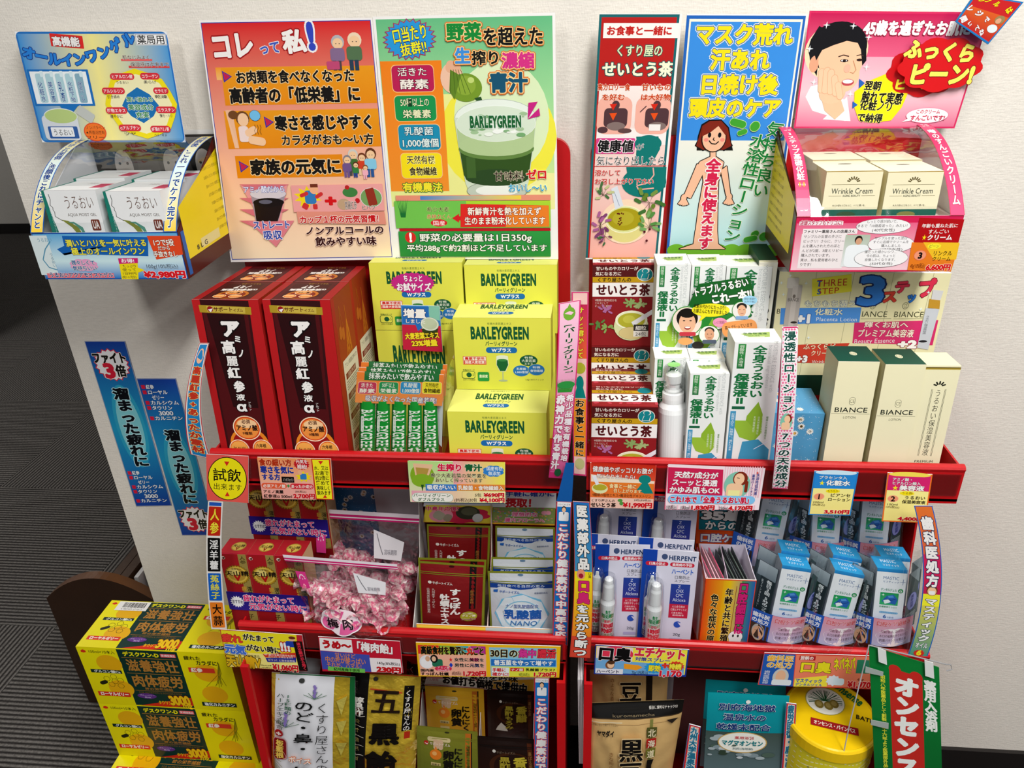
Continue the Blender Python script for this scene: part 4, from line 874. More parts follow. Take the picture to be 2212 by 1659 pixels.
# ------------------------------------------------------------------ upper shelf of the left rack
def ginseng():
    c = carton('G', (585,408), (1105,425), .871, dict(a='#b3201f', r='#8a2a1c'), .082, FL1)
    f = c.front('G'); f.fill('#c02328','#b01d22')
    P = [(648,415),(1028,420),(1135,1310),(790,1290)]
    f.Q([(648,412),(1028,424),(1150,1600),(830,1600)],'#3f1015'); f.Q([(664,470),(1016,480),(1128,1600),(848,1600)],'#5a1218'); f.Q([(700,520),(990,530),(1075,1250),(880,1240)],'#33080d')
    f.Q([(640,455),(1045,472),(1050,530),(650,512)],'#b59a2e'); f.Q([(700,462),(1000,474),(1002,522),(706,508)],'#cdb650')
    f.E(706,465,752,510,'#a01a20'); f.Q([(712,490),(750,482),(735,512)],'#eee'); f.T('サポート',755,470,905,508,'#6a1a14',b=.02); f.T('イズム',908,482,985,510,'#6a1a14',b=.01)
    W='#f4f1ee'; K='#140406'
    f.T('ア',805,572,955,700,W,K,b=.07,ow=.08); f.T('ミ',905,690,965,745,W,K,b=.045,ow=.08); f.T('ノ',930,795,985,860,W,K,b=.045,ow=.08)
    f.T('高',805,728,915,830,W,K,b=.035,ow=.07); f.T('麗',840,845,930,925,W,K,b=.02,ow=.07); f.T('紅',845,935,945,1020,W,K,b=.04,ow=.07); f.T('参',890,1040,975,1125,W,K,b=.04,ow=.07); f.T('液',905,1140,975,1190,W,K,b=.03,ow=.07)
    f.T('α',908,1205,985,1270,W,K,b=.05,ow=.06); f.T('アルファ',998,1200,1022,1268,W,v=True)
    f.E(850,1400,1145,1640,'#e8902c'); f.E(870,1420,1120,1640,'#a01c1c')
    f.E(872,1308,1085,1495,'#f6e4c8'); f.E(880,1315,1078,1488,'#d8501c'); f.E(890,1325,1068,1480,'#ef9a4a'); f.E(905,1335,1055,1400,'#f6cfa0')
    f.T('必須',938,1335,1005,1368,'#5a1a10',b=.02); f.T('アミノ酸',895,1378,1062,1422,'#2a0c0a',b=.035); f.T('9種類',945,1430,1020,1454,'#4a1410',b=.02)
    for x in (840,1020): f.E(x,1490,x+155,1640,'#f6e4c8'); f.E(x+6,1496,x+149,1640,'#e0601c'); f.E(x+12,1502,x+143,1620,'#f2b45c')
    f.T('ヒハツ',868,1540,965,1580,'#2a0c0a',b=.02); f.T('六年根',1045,1522,1125,1552,'#2a0c0a',b=.02); f.T('高麗人参',1040,1560,1140,1600,'#2a0c0a',b=.02)
    t = c.top('G'); t.canvas(100,72); t.fill('#a82226'); t.R(12,0,86,72,'#4a1218'); t.R(14,0,84,72,'#5c151a'); t.R(20,8,78,60,'#4a0f14'); t.L([(0,71),(100,71)],.0008,'#e8a0a0')
    t.T('サポートイズム',40,6,72,11,'#c8a840'); t.T('ノミア',36,16,62,27,W,b=.06,rot=180); t.T('α液参紅麗高',22,29,78,37,W,b=.04,rot=180)
    t.E(26,36,74,68,'#c87a28'); t.E(30,40,70,66,'#8a2a18')
    for a,b_,c_,d in ((36,38,62,52),(24,52,44,65),(48,53,68,65)): t.E(a,b_,c_,d,'#f0dcb8'); t.E(a+1,b_+1,c_-1,d-1,'#e07a24'); t.E(a+2,b_+1.5,c_-3,d-4,'#f0b878')
    t.T('アミノ酸',40,42,58,48,'#3a1008',b=.03)
    r = c.right('G'); r.canvas(80,260); r.fill('#a8341f','#b03a20'); r.R(0,0,80,100,'#9c3a1c','#b04a24'); r.R(0,0,12,260,'#b02420')
    rn = random.Random(4)
    for k in range(16): x=46+rn.uniform(-4,14); r.L([(48,22),(50,40),(x,62+rn.random()*20),(x+rn.uniform(-8,8),85+rn.random()*18)],.0011,'#d8882c')
    for x,y in ((20,44),(30,48)): r.L([(26,16),(x+5,y)],.0008,'#c87a28'); r.RR(x-2,y,x+8,y+18,'#c4702a',.9)
    r.R(18,92,80,260,'#e9e4cf'); r.T('アミノ高麗紅参の力',24,97,76,104,'#4a3a24')
    for i in range(5): r.R(24,112+i*30,66,121+i*30,'#8a2018'); r.T('1.高麗紅参の根',28,113+i*30,64,120+i*30,'#e8d8c0'); r.lines(24,124+i*30,76,138+i*30,4,'#a49c86',seed=i)
    o = c.build('ginseng_drink_box', 'tall dark red ginseng drink box beside the green sachets, front row', 'box', 'red ginseng drink boxes')
    dx = at('G', 45,400, Pl(.871)) - at('G', 585,405, Pl(.871)); a = math.radians(TILT)
    bk = Vector((-.001, .0835*math.cos(a), -.0835*math.sin(a)))
    dup(o, (dx.x, 0, 0), 'tall dark red ginseng drink box at the front outer corner of the shelf')
    dup(o, bk, 'tall dark red ginseng drink box behind, next to the yellow green boxes')
    dup(o, bk + Vector((dx.x+.002, 0, 0)), 'tall dark red ginseng drink box behind, at the outer rear corner')
ginseng()
LIME, LIME2 = '#dfe05a', '#e4e67c'
def barley(v, l, r, Y, hgt, dep, label, floor=None, sticker=False, fl2=None):
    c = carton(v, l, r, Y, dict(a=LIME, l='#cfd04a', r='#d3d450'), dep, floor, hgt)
    f = c.front(None); f.canvas(216, 216*c.h/c.w)
    f.fill('#e3e25c','#dcdd58'); G='#17603a'
    f.T('有機大麦若葉エキス',76,10,130,16,'#3a6a3a'); f.T('BARLEYGREEN',38,20,168,48,G,b=.05); f.T('バーリィグリーン',70,54,142,65,G,b=.03)
    f.RR(71,68,141,82,'#1f74b4',1.); f.T('Wプラス',84,70,128,80,'#f4f6f4',b=.04)
    f.RR(18,90,71,110,'#f0ece0',.1,line='#d4302a',lw=.12); f.T('農薬不使用',22,92,67,99,'#d4302a',b=.03); f.R(20,100,69,109,'#d4302a'); f.T('国産大麦若葉',22,101,67,108,'#f6f0e4',b=.02)
    # glass of green juice
    f.E(94,87,120,93,'#e6ead2'); f.Q([(94,90),(120,90),(121,110),(114,126),(100,126),(93,110)],'#e2e8d4'); f.Q([(95,99),(119,99),(120,110),(113,125),(101,125),(94,110)],'#1a6a38'); f.E(95,96,119,102,'#3f8a50'); f.R(106,126,108.5,148,'#b8c49c'); f.E(97,146,118,151,'#b0bc98')
    f.E(146,86,186,112,'#136040'); f.T('有機大麦若葉エキス'[:2],156,89,176,95,'#eef4e4'); f.T('大麦若葉',150,96,182,103,'#eef4e4'); f.T('エキス',156,104,176,110,'#eef4e4')
    f.E(130,110,168,138,'#2a78b8','#e4e87c',.04); f.E(164,107,202,135,'#2a78b8','#e4e87c',.04); f.T('乳酸菌',138,116,160,122,'#eef4f8'); f.T('1,000億個',134,124,164,130,'#eef4f8'); f.T('有機',174,112,192,118,'#eef4f8'); f.T('食物繊維',169,120,198,127,'#eef4f8')
    f.RR(14,126,44,144,G,.5); f.RR(15,127,43,143,LIME,.5); f.E(24,129,36,141,G); f.T('JAS',30,131,42,138,G); f.T('有機JASマーク',16,121,44,125,G); f.T('おおいた有機研',16,145,44,149,'#6a7a3a')
    f.RR(50,128,76,150,'#2c9a48',.3); f.T('豊緑素',53,134,73,142,'#e8f0d0',b=.02); f.T('2.8g×30スティック',158,143,200,147,'#5a6a3a')
    t = c.top(None); t.canvas(216,90); t.fill('#e7e885'); t.T('有機大麦若葉エキス',82,6,126,10,G); t.T('BARLEYGREEN',52,18,160,40,G,b=.05); t.T('バーリィグリーン',76,44,134,54,G,b=.02); t.RR(74,58,132,72,'#1f74b4',1.); t.T('Wプラス',84,60,122,70,'#f4f6f4',b=.03)
    if sticker == 1:
        f.star(46,22,152,72,'#c8308c',24,.9); f.T('ちょっと',78,28,124,44,'#f8f0f4','#7a1450',b=.03,ow=.03); f.T('お試サイズ',60,47,142,66,'#f8f0f4','#7a1450',b=.04,ow=.03)
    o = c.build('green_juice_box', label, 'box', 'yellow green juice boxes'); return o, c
o, c = barley('H', (757,487), (1435,515), .868, None, .075, 'yellow green juice box resting on another at the front', hgt_:=.11) if False else (None, None)
VIEWS[None] = (0, 0, 1)
up_ = Vector((0, math.sin(math.radians(TILT)), math.cos(math.radians(TILT))))
_o, lowc = barley('H', (720,1145), (1405,1158), .859, None, .074, 'yellow green juice box at the bottom of the front stack', FL1)
ztop = PlZ(lowc.p(0,0,0) + up_*.0008, up_)
barley('H', (757,487), (1435,515), .938, None, .074, 'yellow green juice box resting on top of the front stack', ztop)
# rear pair of stacks: lower boxes hidden in front by the others
_o, rb = barley('H', (178,110), (822,130), 1.003, .099, .046, 'yellow green juice box with pink burst sticker, at the rear', None, 1)
barley('H', (836,130), (1478,142), 1.003, .099, .046, 'yellow green juice box at the rear beside the pink sign strips')
z2 = rb.p(0, 0, 1)
for dx, lab in ((0, 'yellow green juice box beneath the one with pink burst sticker'), (.1318, 'yellow green juice box hidden low behind the front stack')):
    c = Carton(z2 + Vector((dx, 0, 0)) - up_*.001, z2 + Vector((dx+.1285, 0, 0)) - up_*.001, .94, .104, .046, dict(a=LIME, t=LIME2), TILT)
    hh = (c.tl - FL1.p).dot(FL1.n)
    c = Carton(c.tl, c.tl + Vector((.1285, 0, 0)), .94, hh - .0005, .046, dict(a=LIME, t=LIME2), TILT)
    f = c.front(None); f.canvas(216,150); f.T('BARLEYGREEN',38,20,168,48,'#17603a',b=.05); f.T('バーリィグリーン',70,54,142,65,'#17603a',b=.03)
    c.build('green_juice_box', lab, 'box', 'yellow green juice boxes')
# promotion card stuck on the rear box
m, f = board('promotion_card', 'small blue and red promotion card with juice glass, stuck on the rear yellow green box', 'card', 'H', [(402,412),(668,418),(690,735),(418,718)], Pl(.99, 1.06, 4))
f.fill('#4a93d0','#3c84c4'); f.Q([(410,545),(675,555),(690,735),(418,718)],'#c82c4c'); f.Q([(590,418),(668,418),(672,520),(600,500)],'#8cc8b4'); f.Q([(412,420),(595,424),(590,540),(520,590),(500,540),(415,535)],'#2f78c0')
f.T('増量',418,438,575,500,'#f4f4f0','#123a7a',b=.04,ow=.05); f.T('しました',430,508,572,538,'#f4f4f0','#123a7a',b=.02,ow=.05)
f.Q([(542,540),(662,535),(650,630),(560,640)],'#c8d0c0'); f.Q([(545,575),(660,570),(648,635),(562,638)],'#3c4a24'); f.E(538,495,664,590,'#dfe6d6','#8a9a84',.04); f.E(548,502,652,580,'#c4d0b4')
f.T('大麦若葉エキス',430,600,668,645,'#f4e23a','#4a1018',b=.04,ow=.05,rot=-5); f.T('23%増量',475,650,655,695,'#f4e23a','#4a1018',b=.05,ow=.05,rot=-5)
done(m, f)
# ---- trial packs of green sticks hanging card on top
def trial_pack(off, label, full=True):
    pl = Pl(.852, .83, 6); o_ = at('H', 110, 865, pl)
    t = thing('sachet_pack', label, 'sachet pack', o_ + Vector((.05, 0, -.1)), 'packs of green sachets')
    if full:
        for k, (x0, x1, xb0, xb1) in enumerate(((118,225,112,222),(232,325,222,330),(340,440,332,440),(450,545,442,552),(552,650,552,665))):
            P = [at('H', *q, pl) for q in ((x0+2,1068),(x1,1070),(xb1,1480),(xb0,1480))]; m = MB(); m.cur = 'gloss'
            wf = lambda a, b: .0045*math.sin(math.pi*a)**.6
            f = Face(m, P[0], P[1], P[3], P[2], warp=wf, lay=0, n=(6, 4)); f.canvas(30, 120); f.fill('#1fa23c','#14903a'); f.h = .0004
            f.R(0,0,3,120,'#0f7a30'); f.T('BARLEYGREEN',16-44,47,16+44,68,'#f0f6ea',b=.025,rot=90) ; f.RR(4,28,10,60,'#f0f6ea',1.); f.T('Wプラス',5,30,9,58,'#1a8a3a',v=True)
            f.RR(8,92,24,112,'#e6ede4',.4); f.T('豊緑素',10,96,22,108,'#5a9a60',v=False)
            m.build('stick', t, smooth=False)
        P = [at('H', *q, pl) for q in ((645,1075),(690,1080),(680,1400),(660,1380))]; m = MB(); m.hexa([p+Vector((0,.004,0)) for p in P]+[p+Vector((0,.005,0)) for p in P], '#d8dcdc'); m.build('paper_insert', t)
    P = [at('H', *q, pl) for q in ((105,865),(700,885),(690,1100),(90,1075))]; m = MB(); m.cur = 'laminate'; n_ = Vector((0, -.003, 0)); P = [p + n_ for p in P]
    m.hexa(P + [p + Vector((0, .0008, 0)) for p in P], '#e8e0d4'); f = Face(m, P[0], P[1], P[3], P[2]); f.fill('#f08a3c','#ee9a54'); f.view('H')
    f.R(150,875,665,938,'#2f7a42'); f.T('抹茶みたいで飲みやすい',180,882,630,928,'#f2f6ea','#1a4a24',b=.02,ow=.04)
    for x0,x1,c1,a,b in ((105,235,'#c84060','活きた','酵素'),(250,385,'#2f9a5c','50種以上','栄養素'),(398,540,'#3a98c8','乳酸菌','1,000億個'),(548,685,'#f2e23a','天然有機','食物繊維')):
        f.RR(x0,940,x1,1025,c1,.35,line='#f4d8a8',lw=.05); tc='#2a1c08' if c1=='#f2e23a' else '#f2f0e0'; f.T(a,x0+22,948,x1-22,980,tc,b=.01); f.T(b,x0+10,986,x1-10,1018,tc,b=.02)
    f.T('吸収がよくなった国産若葉!',155,1040,650,1082,'#f0e8d8','#2a5ab0',b=.02,ow=.04)
    m.build('header_card', t)
    m = MB(); P = [at('H', *q, pl) + Vector((0,-.008,0)) for q in ((88,850),(722,868),(690,1480),(100,1480))]; f = Face(m, P[0], P[1], P[3], P[2], lay=0, n=(1,1)); f.mat = 'clear_film'; f.canvas(10,10); f.fill('#fff')
    P2 = [at('H', *q, pl) + Vector((0,.007,0)) for q in ((722,868),(740,830),(735,1300),(690,1480))]; m.poly([P[1], P2[1], P2[2], P[2]], lin('#fff'), 'clear_film')
    m.build('clear_bag', t)
    t.location += Vector(off); return t
trial_pack((0,0,0), 'clear pack of green sachets with orange card, the front one')
trial_pack((.001,.0065,.0035), 'orange carded sachet pack just behind the front pack', False)
trial_pack((.003,.013,.008), 'orange carded sachet pack at the rear of the three packs', False)
# ------------------------------------------------------------------ upper shelf of the right rack
def tea_box(l, r, Y, label, floor=None, hgt=None, v='I', dep=.066):
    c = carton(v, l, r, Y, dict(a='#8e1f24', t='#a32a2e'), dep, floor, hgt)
    f = c.front(None); f.canvas(100,100*c.h/c.w); f.fill('#942127'); f.R(0,1,100,20,'#5d1a1c')
    f.T('甘いものやカロリーが',5,3,72,9.5,'#f0e6dc',b=.02); f.T('気になる方に',4,11.5,46,18,'#f0e6dc',b=.02)
    f.R(0,20,100,29,'#c8a01c'); f.T('くすり屋さんの',7,21,62,28.5,'#2a1608',b=.02); f.R(0,29.5,100,53,'#f0ecea')
    f.T('せいとう茶',6,32,92,51,'#5a1418',b=.04); f.E(70,5,96,27,'#e8e4dc'); f.E(71,6,95,26,'#178a92'); f.E(78,6,90,14,'#e8e4dc'); f.E(79,7,88,14,'#178a92'); f.Q([(79,15),(90,15),(88,24),(76,24)],'#e8e4dc'); f.Q([(80,15),(89,15),(87,23),(77,23)],'#178a92')
    for i in range(3): f.T(('9種類の植物成分を','エキスにして','ギューっと濃縮。')[i],4,57+i*5,4+(36,22,28)[i],61+i*5,'#e0c8c0')
    rn = random.Random(3)
    for x,y,c1,n in ((62,64,'#8fa86a',14),(80,66,'#a8b880',10),(22,76,'#b070a0',12),(10,100,'#5f8a4a',10),(26,105,'#8aa860',8)):
        for k in range(n): a=rn.random()*6.28; q=rn.random()*11; f.RR(x+q*math.cos(a)-4,y+q*math.sin(a)*.7-1.6,x+q*math.cos(a)+4,y+q*math.sin(a)*.7+1.6,c1,1.,rot=math.degrees(a))
    f.E(36,78,92,128,'#d8dcae'); f.E(38,76,90,108,'#e6e8c8','#f6f4e0',.08); f.E(42,80,86,106,'#b7b43a'); f.E(50,84,70,98,'#c8c654'); f.E(44,104,86,126,'#d8c890','#a8905a',.04)
    f.Q([(64,96),(100,72),(100,80),(68,103)],'#e4e4ea')
    f.R(68,100,92,111,'#3a3432'); f.T('細粒',71,102,89,109.5,'#f0ece8',b=.02); f.R(68,111,92,121,'#ece8e4'); f.T('24包',71,112.5,89,120,'#222')
    t = c.top(None); t.canvas(100,68); t.fill('#a02a30'); t.R(0,4,100,16,'#7d2226'); t.T('甘いものやカロリーが',6,2,84,7,'#f0e0d8',b=.01); t.T('気になる方に',6,9,50,15,'#f0e0d8',b=.01); t.R(0,16,100,26,'#c8a01c'); t.T('くすり屋さんの',8,18,64,25,'#2a1608'); t.R(0,28,100,54,'#f0ecea'); t.T('せいとう茶',8,31,92,51,'#5a1418',b=.04); t.E(72,6,94,26,'#178a92')
    for k in range(10): x=rn.random()*96; t.RR(x,56,x+9,60,'#c84a5a',1.,rot=rn.random()*180)
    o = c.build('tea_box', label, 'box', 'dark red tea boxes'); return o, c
_o, tc_ = tea_box((183,1086), (632,1093), .862, 'dark red tea box at the very front of the shelf corner', FL1, dep=.0655)
a_ = math.radians(TILT); dep_ = Vector((0, math.cos(a_), -math.sin(a_)))*.067
dup(_o, dep_, 'dark red tea box in the second row, only its top showing')
_p, t1 = tea_box((190,127), (618,134), 1.0, 'dark red tea box on top of the rear tea stack', None, .117, dep=.05)
b = Carton(t1.p(0,0,1) - up_*.0008, t1.p(1,0,1) - up_*.0008, .95, 1, .05, dict(a='#8e1f24'), TILT)
_q = dup(_p, -up_*.1178, 'dark red tea box underneath the top one in the rear tea stack')
def moist(l, r, Y, label, floor, dep, k=1.15, v='I', hgt=None, canvas_h=None, group='white moisture essence cartons'):
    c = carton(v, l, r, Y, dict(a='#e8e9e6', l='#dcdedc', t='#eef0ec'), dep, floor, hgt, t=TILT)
    H = 100*c.h/c.w; f = c.front(None); f.canvas(100, H); f.fill('#eceeec','#e4e7e6'); G='#1f7a46'
    f.R(8,3,24,52*k,'#3f9a50','#2a7a44'); f.T('弱酸性・水溶性',11,5,21,48*k,'#e8f0e0',v=True)
    f.T('全身うるおい',40,5*k,68,112*k,G,v=True,b=.035); f.T('保湿液Ⅱ',6,62*k,36,126*k,G,v=True,b=.05); f.R(6,130*k,34,136*k,'#1f6a4a')
    f.T('MOISTURE ESSENCE with',86-52*k,44*k,86+52*k,52*k,'#c8cccc',rot=90); f.T('botanical ingredients',76-44*k,44*k,76+44*k,51*k,'#ccd0d0',rot=90)
    f.Q([(62,120*k),(74,146*k),(76,186*k),(60,206*k),(36,190*k),(40,150*k)],'#93b83a'); f.Q([(8,160*k),(40,160*k),(64,182*k),(60,206*k),(28,196*k)],'#9dc044')
    f.R(4,140*k,16,H-2,'#4f9ec4','#3a86b0'); f.T('お風呂上がり、洗顔後に…濡れたまま',6,144*k,14,226*k,'#e8f2f6',v=True)
    f.Q([(20,H-2),(36,206*k),(70,200*k),(96,222*k),(96,H-2)],'#4a9cc0'); f.L([(92,204*k),(62,222*k)],.0008,'#eef')
    for i in range(4): f.T('種類の天然植物成分'[i:],82-i*9,150*k,87-i*9,(200-i*5)*k,'#e8f0d8' if i else '#6a9a4a',v=True)
    t = c.top(None); t.canvas(100,90); t.fill('#f0f2ee'); t.Q([(20,36),(86,22),(80,54),(40,62)],'#b4cc74'); t.T('全身保湿液',26,28,78,40,'#2a6a3c',b=.02); t.T('MOISTURE',26,44,60,52,'#4a7a4c'); t.Q([(20,58),(70,52),(60,66)],'#e8f0d8')
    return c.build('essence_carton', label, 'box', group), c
moist((1152,655), (1478,662), .866, 'large white and green essence carton at the front beside the pink lotion strip', FL1, .052)
_o, mc = moist((850,868), (1117,872), .862, 'small white and green essence carton at the front beside the pump bottle', FL1, .042)
_o, mc2 = moist((610,763), (846,768), .905, 'small white and green essence carton behind the pump bottle', FL1, .042)
_o, _c = moist((850,768-3), (1085,772-3), .9045, 'small white and green essence carton behind the small front one', FL1, .038)
for i, (l, r, lab) in enumerate((((626,131),(856,135),'white and green essence carton at the back beside the tea stack'),((862,135),(1092,140),'white and green essence carton at the back, middle of three'),((1098,140),(1405,148),'wide white and green essence carton at the back, at the poster side'))):
    moist(l, r, .955, lab, FL1, .06, 1.3)
# dark green sleeve boxes and slim carton behind them
m = MB(); 
A0 = at('I', 1372, 25, Pl(1.0)); A1 = at('I', 1455, 170, Pl(.955))
m.box(A1.x-.026, A1.x-.003, .96, 1.03, .835, A1.z+.012, dict(a='#1f4a30', t='#16452c', f='#e4e2c8'))
m.box(A1.x-.026, A1.x-.0032, .9565, .9595, .84, A1.z+.01, '#eceadc')
f = Face(m, Vector((A1.x-.026,.956,A1.z+.01)), Vector((A1.x-.004,.956,A1.z+.01)), Vector((A1.x-.026,.956,.86)), Vector((A1.x-.004,.956,.86))); f.canvas(22,200)
f.R(2,4,6,196,'#2a6a44'); f.T('うるおい保湿液特別価格',9,30,20,190,'#333',v=True,b=.02)
tag(m.build('green_sleeve_box'), 'slim dark green sleeve box squeezed between the essence cartons and yellow backer', 'box')
# pump bottle
def pump():
    pl = Pl(.872); b0 = at('I', 737, 1440, Pl(.872)); fz = .833; top = at('I', 745, 830, Pl(.886)); up = (top - Vector((b0.x, .872, fz))).normalized()
    base = Vector((b0.x-.0005, .878, .8262)); L = (top - base).length
    t = thing('pump_bottle', 'white pump bottle with clear cap between tea boxes and small essence carton', 'bottle', base)
    r = (at('I', 838, 1150, pl) - at('I', 632, 1150, pl)).length/2
    m = MB(); m.cur = 'plastic'; prof = [(r*.9,0),(r,.004),(r,L*.62),(r*.93,L*.66),(r*.75,L*.69),(r*.7,L*.70)]; m.lathe(base, up, prof, col='#eceeee', n=36)
    a = up.cross(Vector((0,1,0))).normalized(); n_ = Vector((0,-1,0))
    # printed label wrapped on the bottle
    for j, (txt, z0, z1, c1) in enumerate((('全身うるおい保湿液',.12,.58,'#b9bfbf'),)):
        pass
    P = [base + up*(L*.6) + a*x for x in (-r, r)] + [base + up*(L*.02) + a*x for x in (-r, r)]
    if P[0].x > P[1].x: P = [P[1], P[0], P[3], P[2]]
    wf = lambda s_, b_: (((s_-.5)*-2*0) , math.sqrt(max(0, 1-(2*s_-1)**2))*r)
    f = Face(m, *P, warp=lambda s_, b_: math.sqrt(max(0, 1-(2*s_-1)**2))*r, lay=.0004, n=(10,6)); f.canvas(100,180)
    f.RR(84,52,96,96,'#1f5a44',.1); f.R(84,102,96,168,'#5a6a64')
    for i in range(8): f.R(85,104+i*8,95,107+i*8,'#dfe4e0')
    f.Q([(2,150),(14,130),(20,176),(3,178)],'#8fb63a'); f.T('弱酸性',40,140,46,170,'#c4cccc',v=True)
    m.build('body', t, smooth=False)
    m = MB(); m.cur = 'plastic'; q = r*.72
    m.lathe(base, up, [(q,L*.70),(q*1.02,L*.735),(q,L*.78),(q*.8,L*.79),(q*.78,L*.80),(r*.42,L*.81),(r*.42,L*.86),(r*.5,L*.865),(r*.52,L*.93),(r*.3,L*.95)], col='#f2f3f3', n=30); m.build('pump_head', t, smooth=False)
    m = MB(); m.cur = 'clear_cap'; m.lathe(base, up, [(r*.7,L*.80),(r*.68,L*.97),(r*.6,L*1.0),(r*.3,L*1.01)], n=30); m.build('clear_cap', t, smooth=True)
    m = MB(); m.cur = 'gloss'; p = base + up*L*1.012; m.lathe(p, up, [(r*.42,0),(r*.42,.0006)], col='#9fe08a', n=20); m.build('seal_sticker', t)
pump()
# BIANCE cartons
def biance(l, r, Y, label, premium=False):
    c = carton('J', l, r, Y, dict(a='#e9e4c2', l='#cfcaa6', t='#0f4a3a' if not premium else '#efe9c4'), .05 if not premium else .043, FL1, t=3.)
    H = 100*c.h/c.w; f = c.front(None); f.canvas(100,H); f.fill('#eee9c6','#e8e3c4'); K='#2c3428'
    if not premium:
        f.R(0,0,100,1.5,'#f6f2dc'); y=H*.30
        f.RR(42,y-13,57,y+9,'#3a4438',.9); f.RR(42.8,y-12.2,56.2,y+8.2,'#eee9c6',.9); f.T('CE',43.5,y-7,56,y+3,K,b=-.01)
        f.T('BIANCE',8,y+16,92,y+30,K,b=.01); f.R(2,y+34,98,y+34.6,'#5a5f48'); f.T('LOTION',33,y+41,65,y+48,K,b=-.01); f.T('上質な保湿成分をすみずみへ',14,H*.8,84,H*.8+5,K)
        t = c.top(None); t.canvas(100,100); t.fill('#0f4a3a','#1a5a48'); t.E(42,38,60,62,'#e8e4c4'); t.E(44,41,58,59,'#3a5a44'); t.E(45,42,57,58,'#e8e4c4'); t.T('CE',47,46,55,54,K)
    else:
        f.R(0,4,100,12,'#4a3c10','#c4ac48'); 
        for k in range(5): a=math.radians(-70+35*k); f.RR(50+13*math.sin(a)-2.4,66-11*math.cos(a)-6,50+13*math.sin(a)+2.4,66-11*math.cos(a)+6,'#2a2c20',1.,rot=math.degrees(a))
        f.T('うるおい保湿美容液',42,76,60,H*.705,'#2c2c24',v=True,b=-.005)
        for x in (30,33,68,71): f.R(x,76,x+.9,H*.705,'#4a4c38')
        f.T('PREMIUM',24,H*.74,80,H*.76,K,b=-.0); f.T('CE',0,0,0,0,K) if 0 else None
        t = c.top(None); t.canvas(100,80); t.fill('#f0eac6')
    return c.build('lotion_carton', label, 'box', 'cream lotion cartons')
biance((483,765), (768,771), .868, 'cream lotion carton with green top beside the daisy paper box')
biance((808,786), (1090,790), .866, 'cream lotion carton with green top in the middle of three')
biance((1086,797), (1330,800), .868, 'cream premium essence carton with gold band, at the shelf end', True)
# daisy paper box
def daisy(name, x0, x1, y0, y1, z0, z1, lab, slope=.0, seed=2, base='#5fa6cf'):
    m = MB(); m.cur = 'laminate'; q = [Vector(p) for p in ((x0,y0,z1),(x1,y0,z1),(x1,y0,z0),(x0,y0,z0),(x0,y1,z1+slope),(x1,y1,z1+slope),(x1,y1,z0),(x0,y1,z0))]
    m.hexa(q, base); rn = random.Random(seed)
    for F_ in (Face(m, q[0], q[1], q[3], q[2]), Face(m, q[4], q[5], q[0], q[1])):
        F_.canvas(F_.W*1000, F_.H*1000); W, H = F_.mode; n = int(W*H/620)+1
        for k in range(n):
            x = rn.uniform(9, W-9) if W > 20 else W/2; y = rn.uniform(8, max(H-8, 9)); r = 5.2; F_.star(x-r,y-r,x+r,y+r,'#eef0e8',11,.62,rot=rn.random()*60); F_.h -= STEP; F_.E(x-2,y-2,x+2,y+2,'#e8b860')
        for k in range(n*8): x = rn.uniform(2, W-2); y = rn.uniform(2, max(H-2, 3)); F_.h -= STEP; F_.R(x,y,x+.7,y+.7,'#cfe4f0')
    return tag(m.build(name), lab, 'box')
ax = at('J', 0, 1140, Pl(.9)).x
daisy('paper_wrapped_box', .236, .30, .875, .945, .826, .93, 'light blue daisy patterned box behind the pink lotion strip', seed=5)
# three step backer card
m, f = board('backer_card', 'pale yellow three step skin care card standing above the cream cartons', 'card', 'J', [(78,148),(1262,160),(1070,1000),(-20,1000)], Pl(.962, 1.0, 2), th=.02)
f.fill('#ece6bc'); f.canvas(100,80)
for x in (22,44,67,90): f.L([(x,0),(x-2,66)],.0006,'#b8b490')
f.R(0,66,100,80,'#12392c')
f.view('J'); K='#5a5a40'
for x in (635,860): f.E(x+62,360,x+105,408,'#8a8a6c'); f.E(x+66,364,x+101,404,'#ece6bc'); f.T('CE',x+72,370,x+96,396,K); f.L([(x,474),(x+210,472)],.0006,'#8a8a68')
f.T('IANCE',640,420,822,460,K,b=.0); f.T('BIANCE',862,422,1072,462,K,b=.0); f.T('B',55,402,85,438,K); 
f.Q([(85,400),(640,395),(625,498),(78,512)],'#5b9be0'); f.Q([(592,500),(1170,482),(1130,655),(578,640)],'#d83a78'); f.Q([(100,655),(560,640),(470,780),(95,775)],'#d04a38')
f.Q([(300,200),(572,165),(572,285),(300,320)],'#f2ea48'); f.T('THREE',335,198,545,248,'#c8282c',b=.0,rot=-4); f.T('T',332,210,366,250,'#2a7ac8',b=.02); f.T('STEP',335,258,490,300,'#c8282c',rot=-4); f.T('S',334,268,360,304,'#2a7ac8',b=.02)
f.T('3',612,178,808,372,'#3c86d8','#14306c',b=.045,ow=.03); f.T('ス',785,278,885,362,'#d84a3c','#7a1a20',b=.06,ow=.03,rot=-5); f.T('テ',872,210,972,295,'#e0405c','#7a1a30',b=.06,ow=.03,rot=-6); f.T('ッ',950,290,1022,360,'#3c86d8','#14306c',b=.06,ow=.03,rot=-6); f.T('プ',1030,200,1150,325,'#e0405c','#7a1a30',b=.06,ow=.03,rot=-6)
f.T('もちもち潤う',245,345,605,390,'#f2f0d0','#2a6ab0',b=.02,ow=.03,rot=-1); f.T('化粧水',318,402,512,448,'#f2f0d0','#2a6ab0',b=.02,ow=.03); f.T('Placenta Lotion',325,462,612,490,'#eef4f8',b=.0); f.T('+1',192,442,300,500,'#f4f4f0','#2458a8',b=.07,ow=.04)
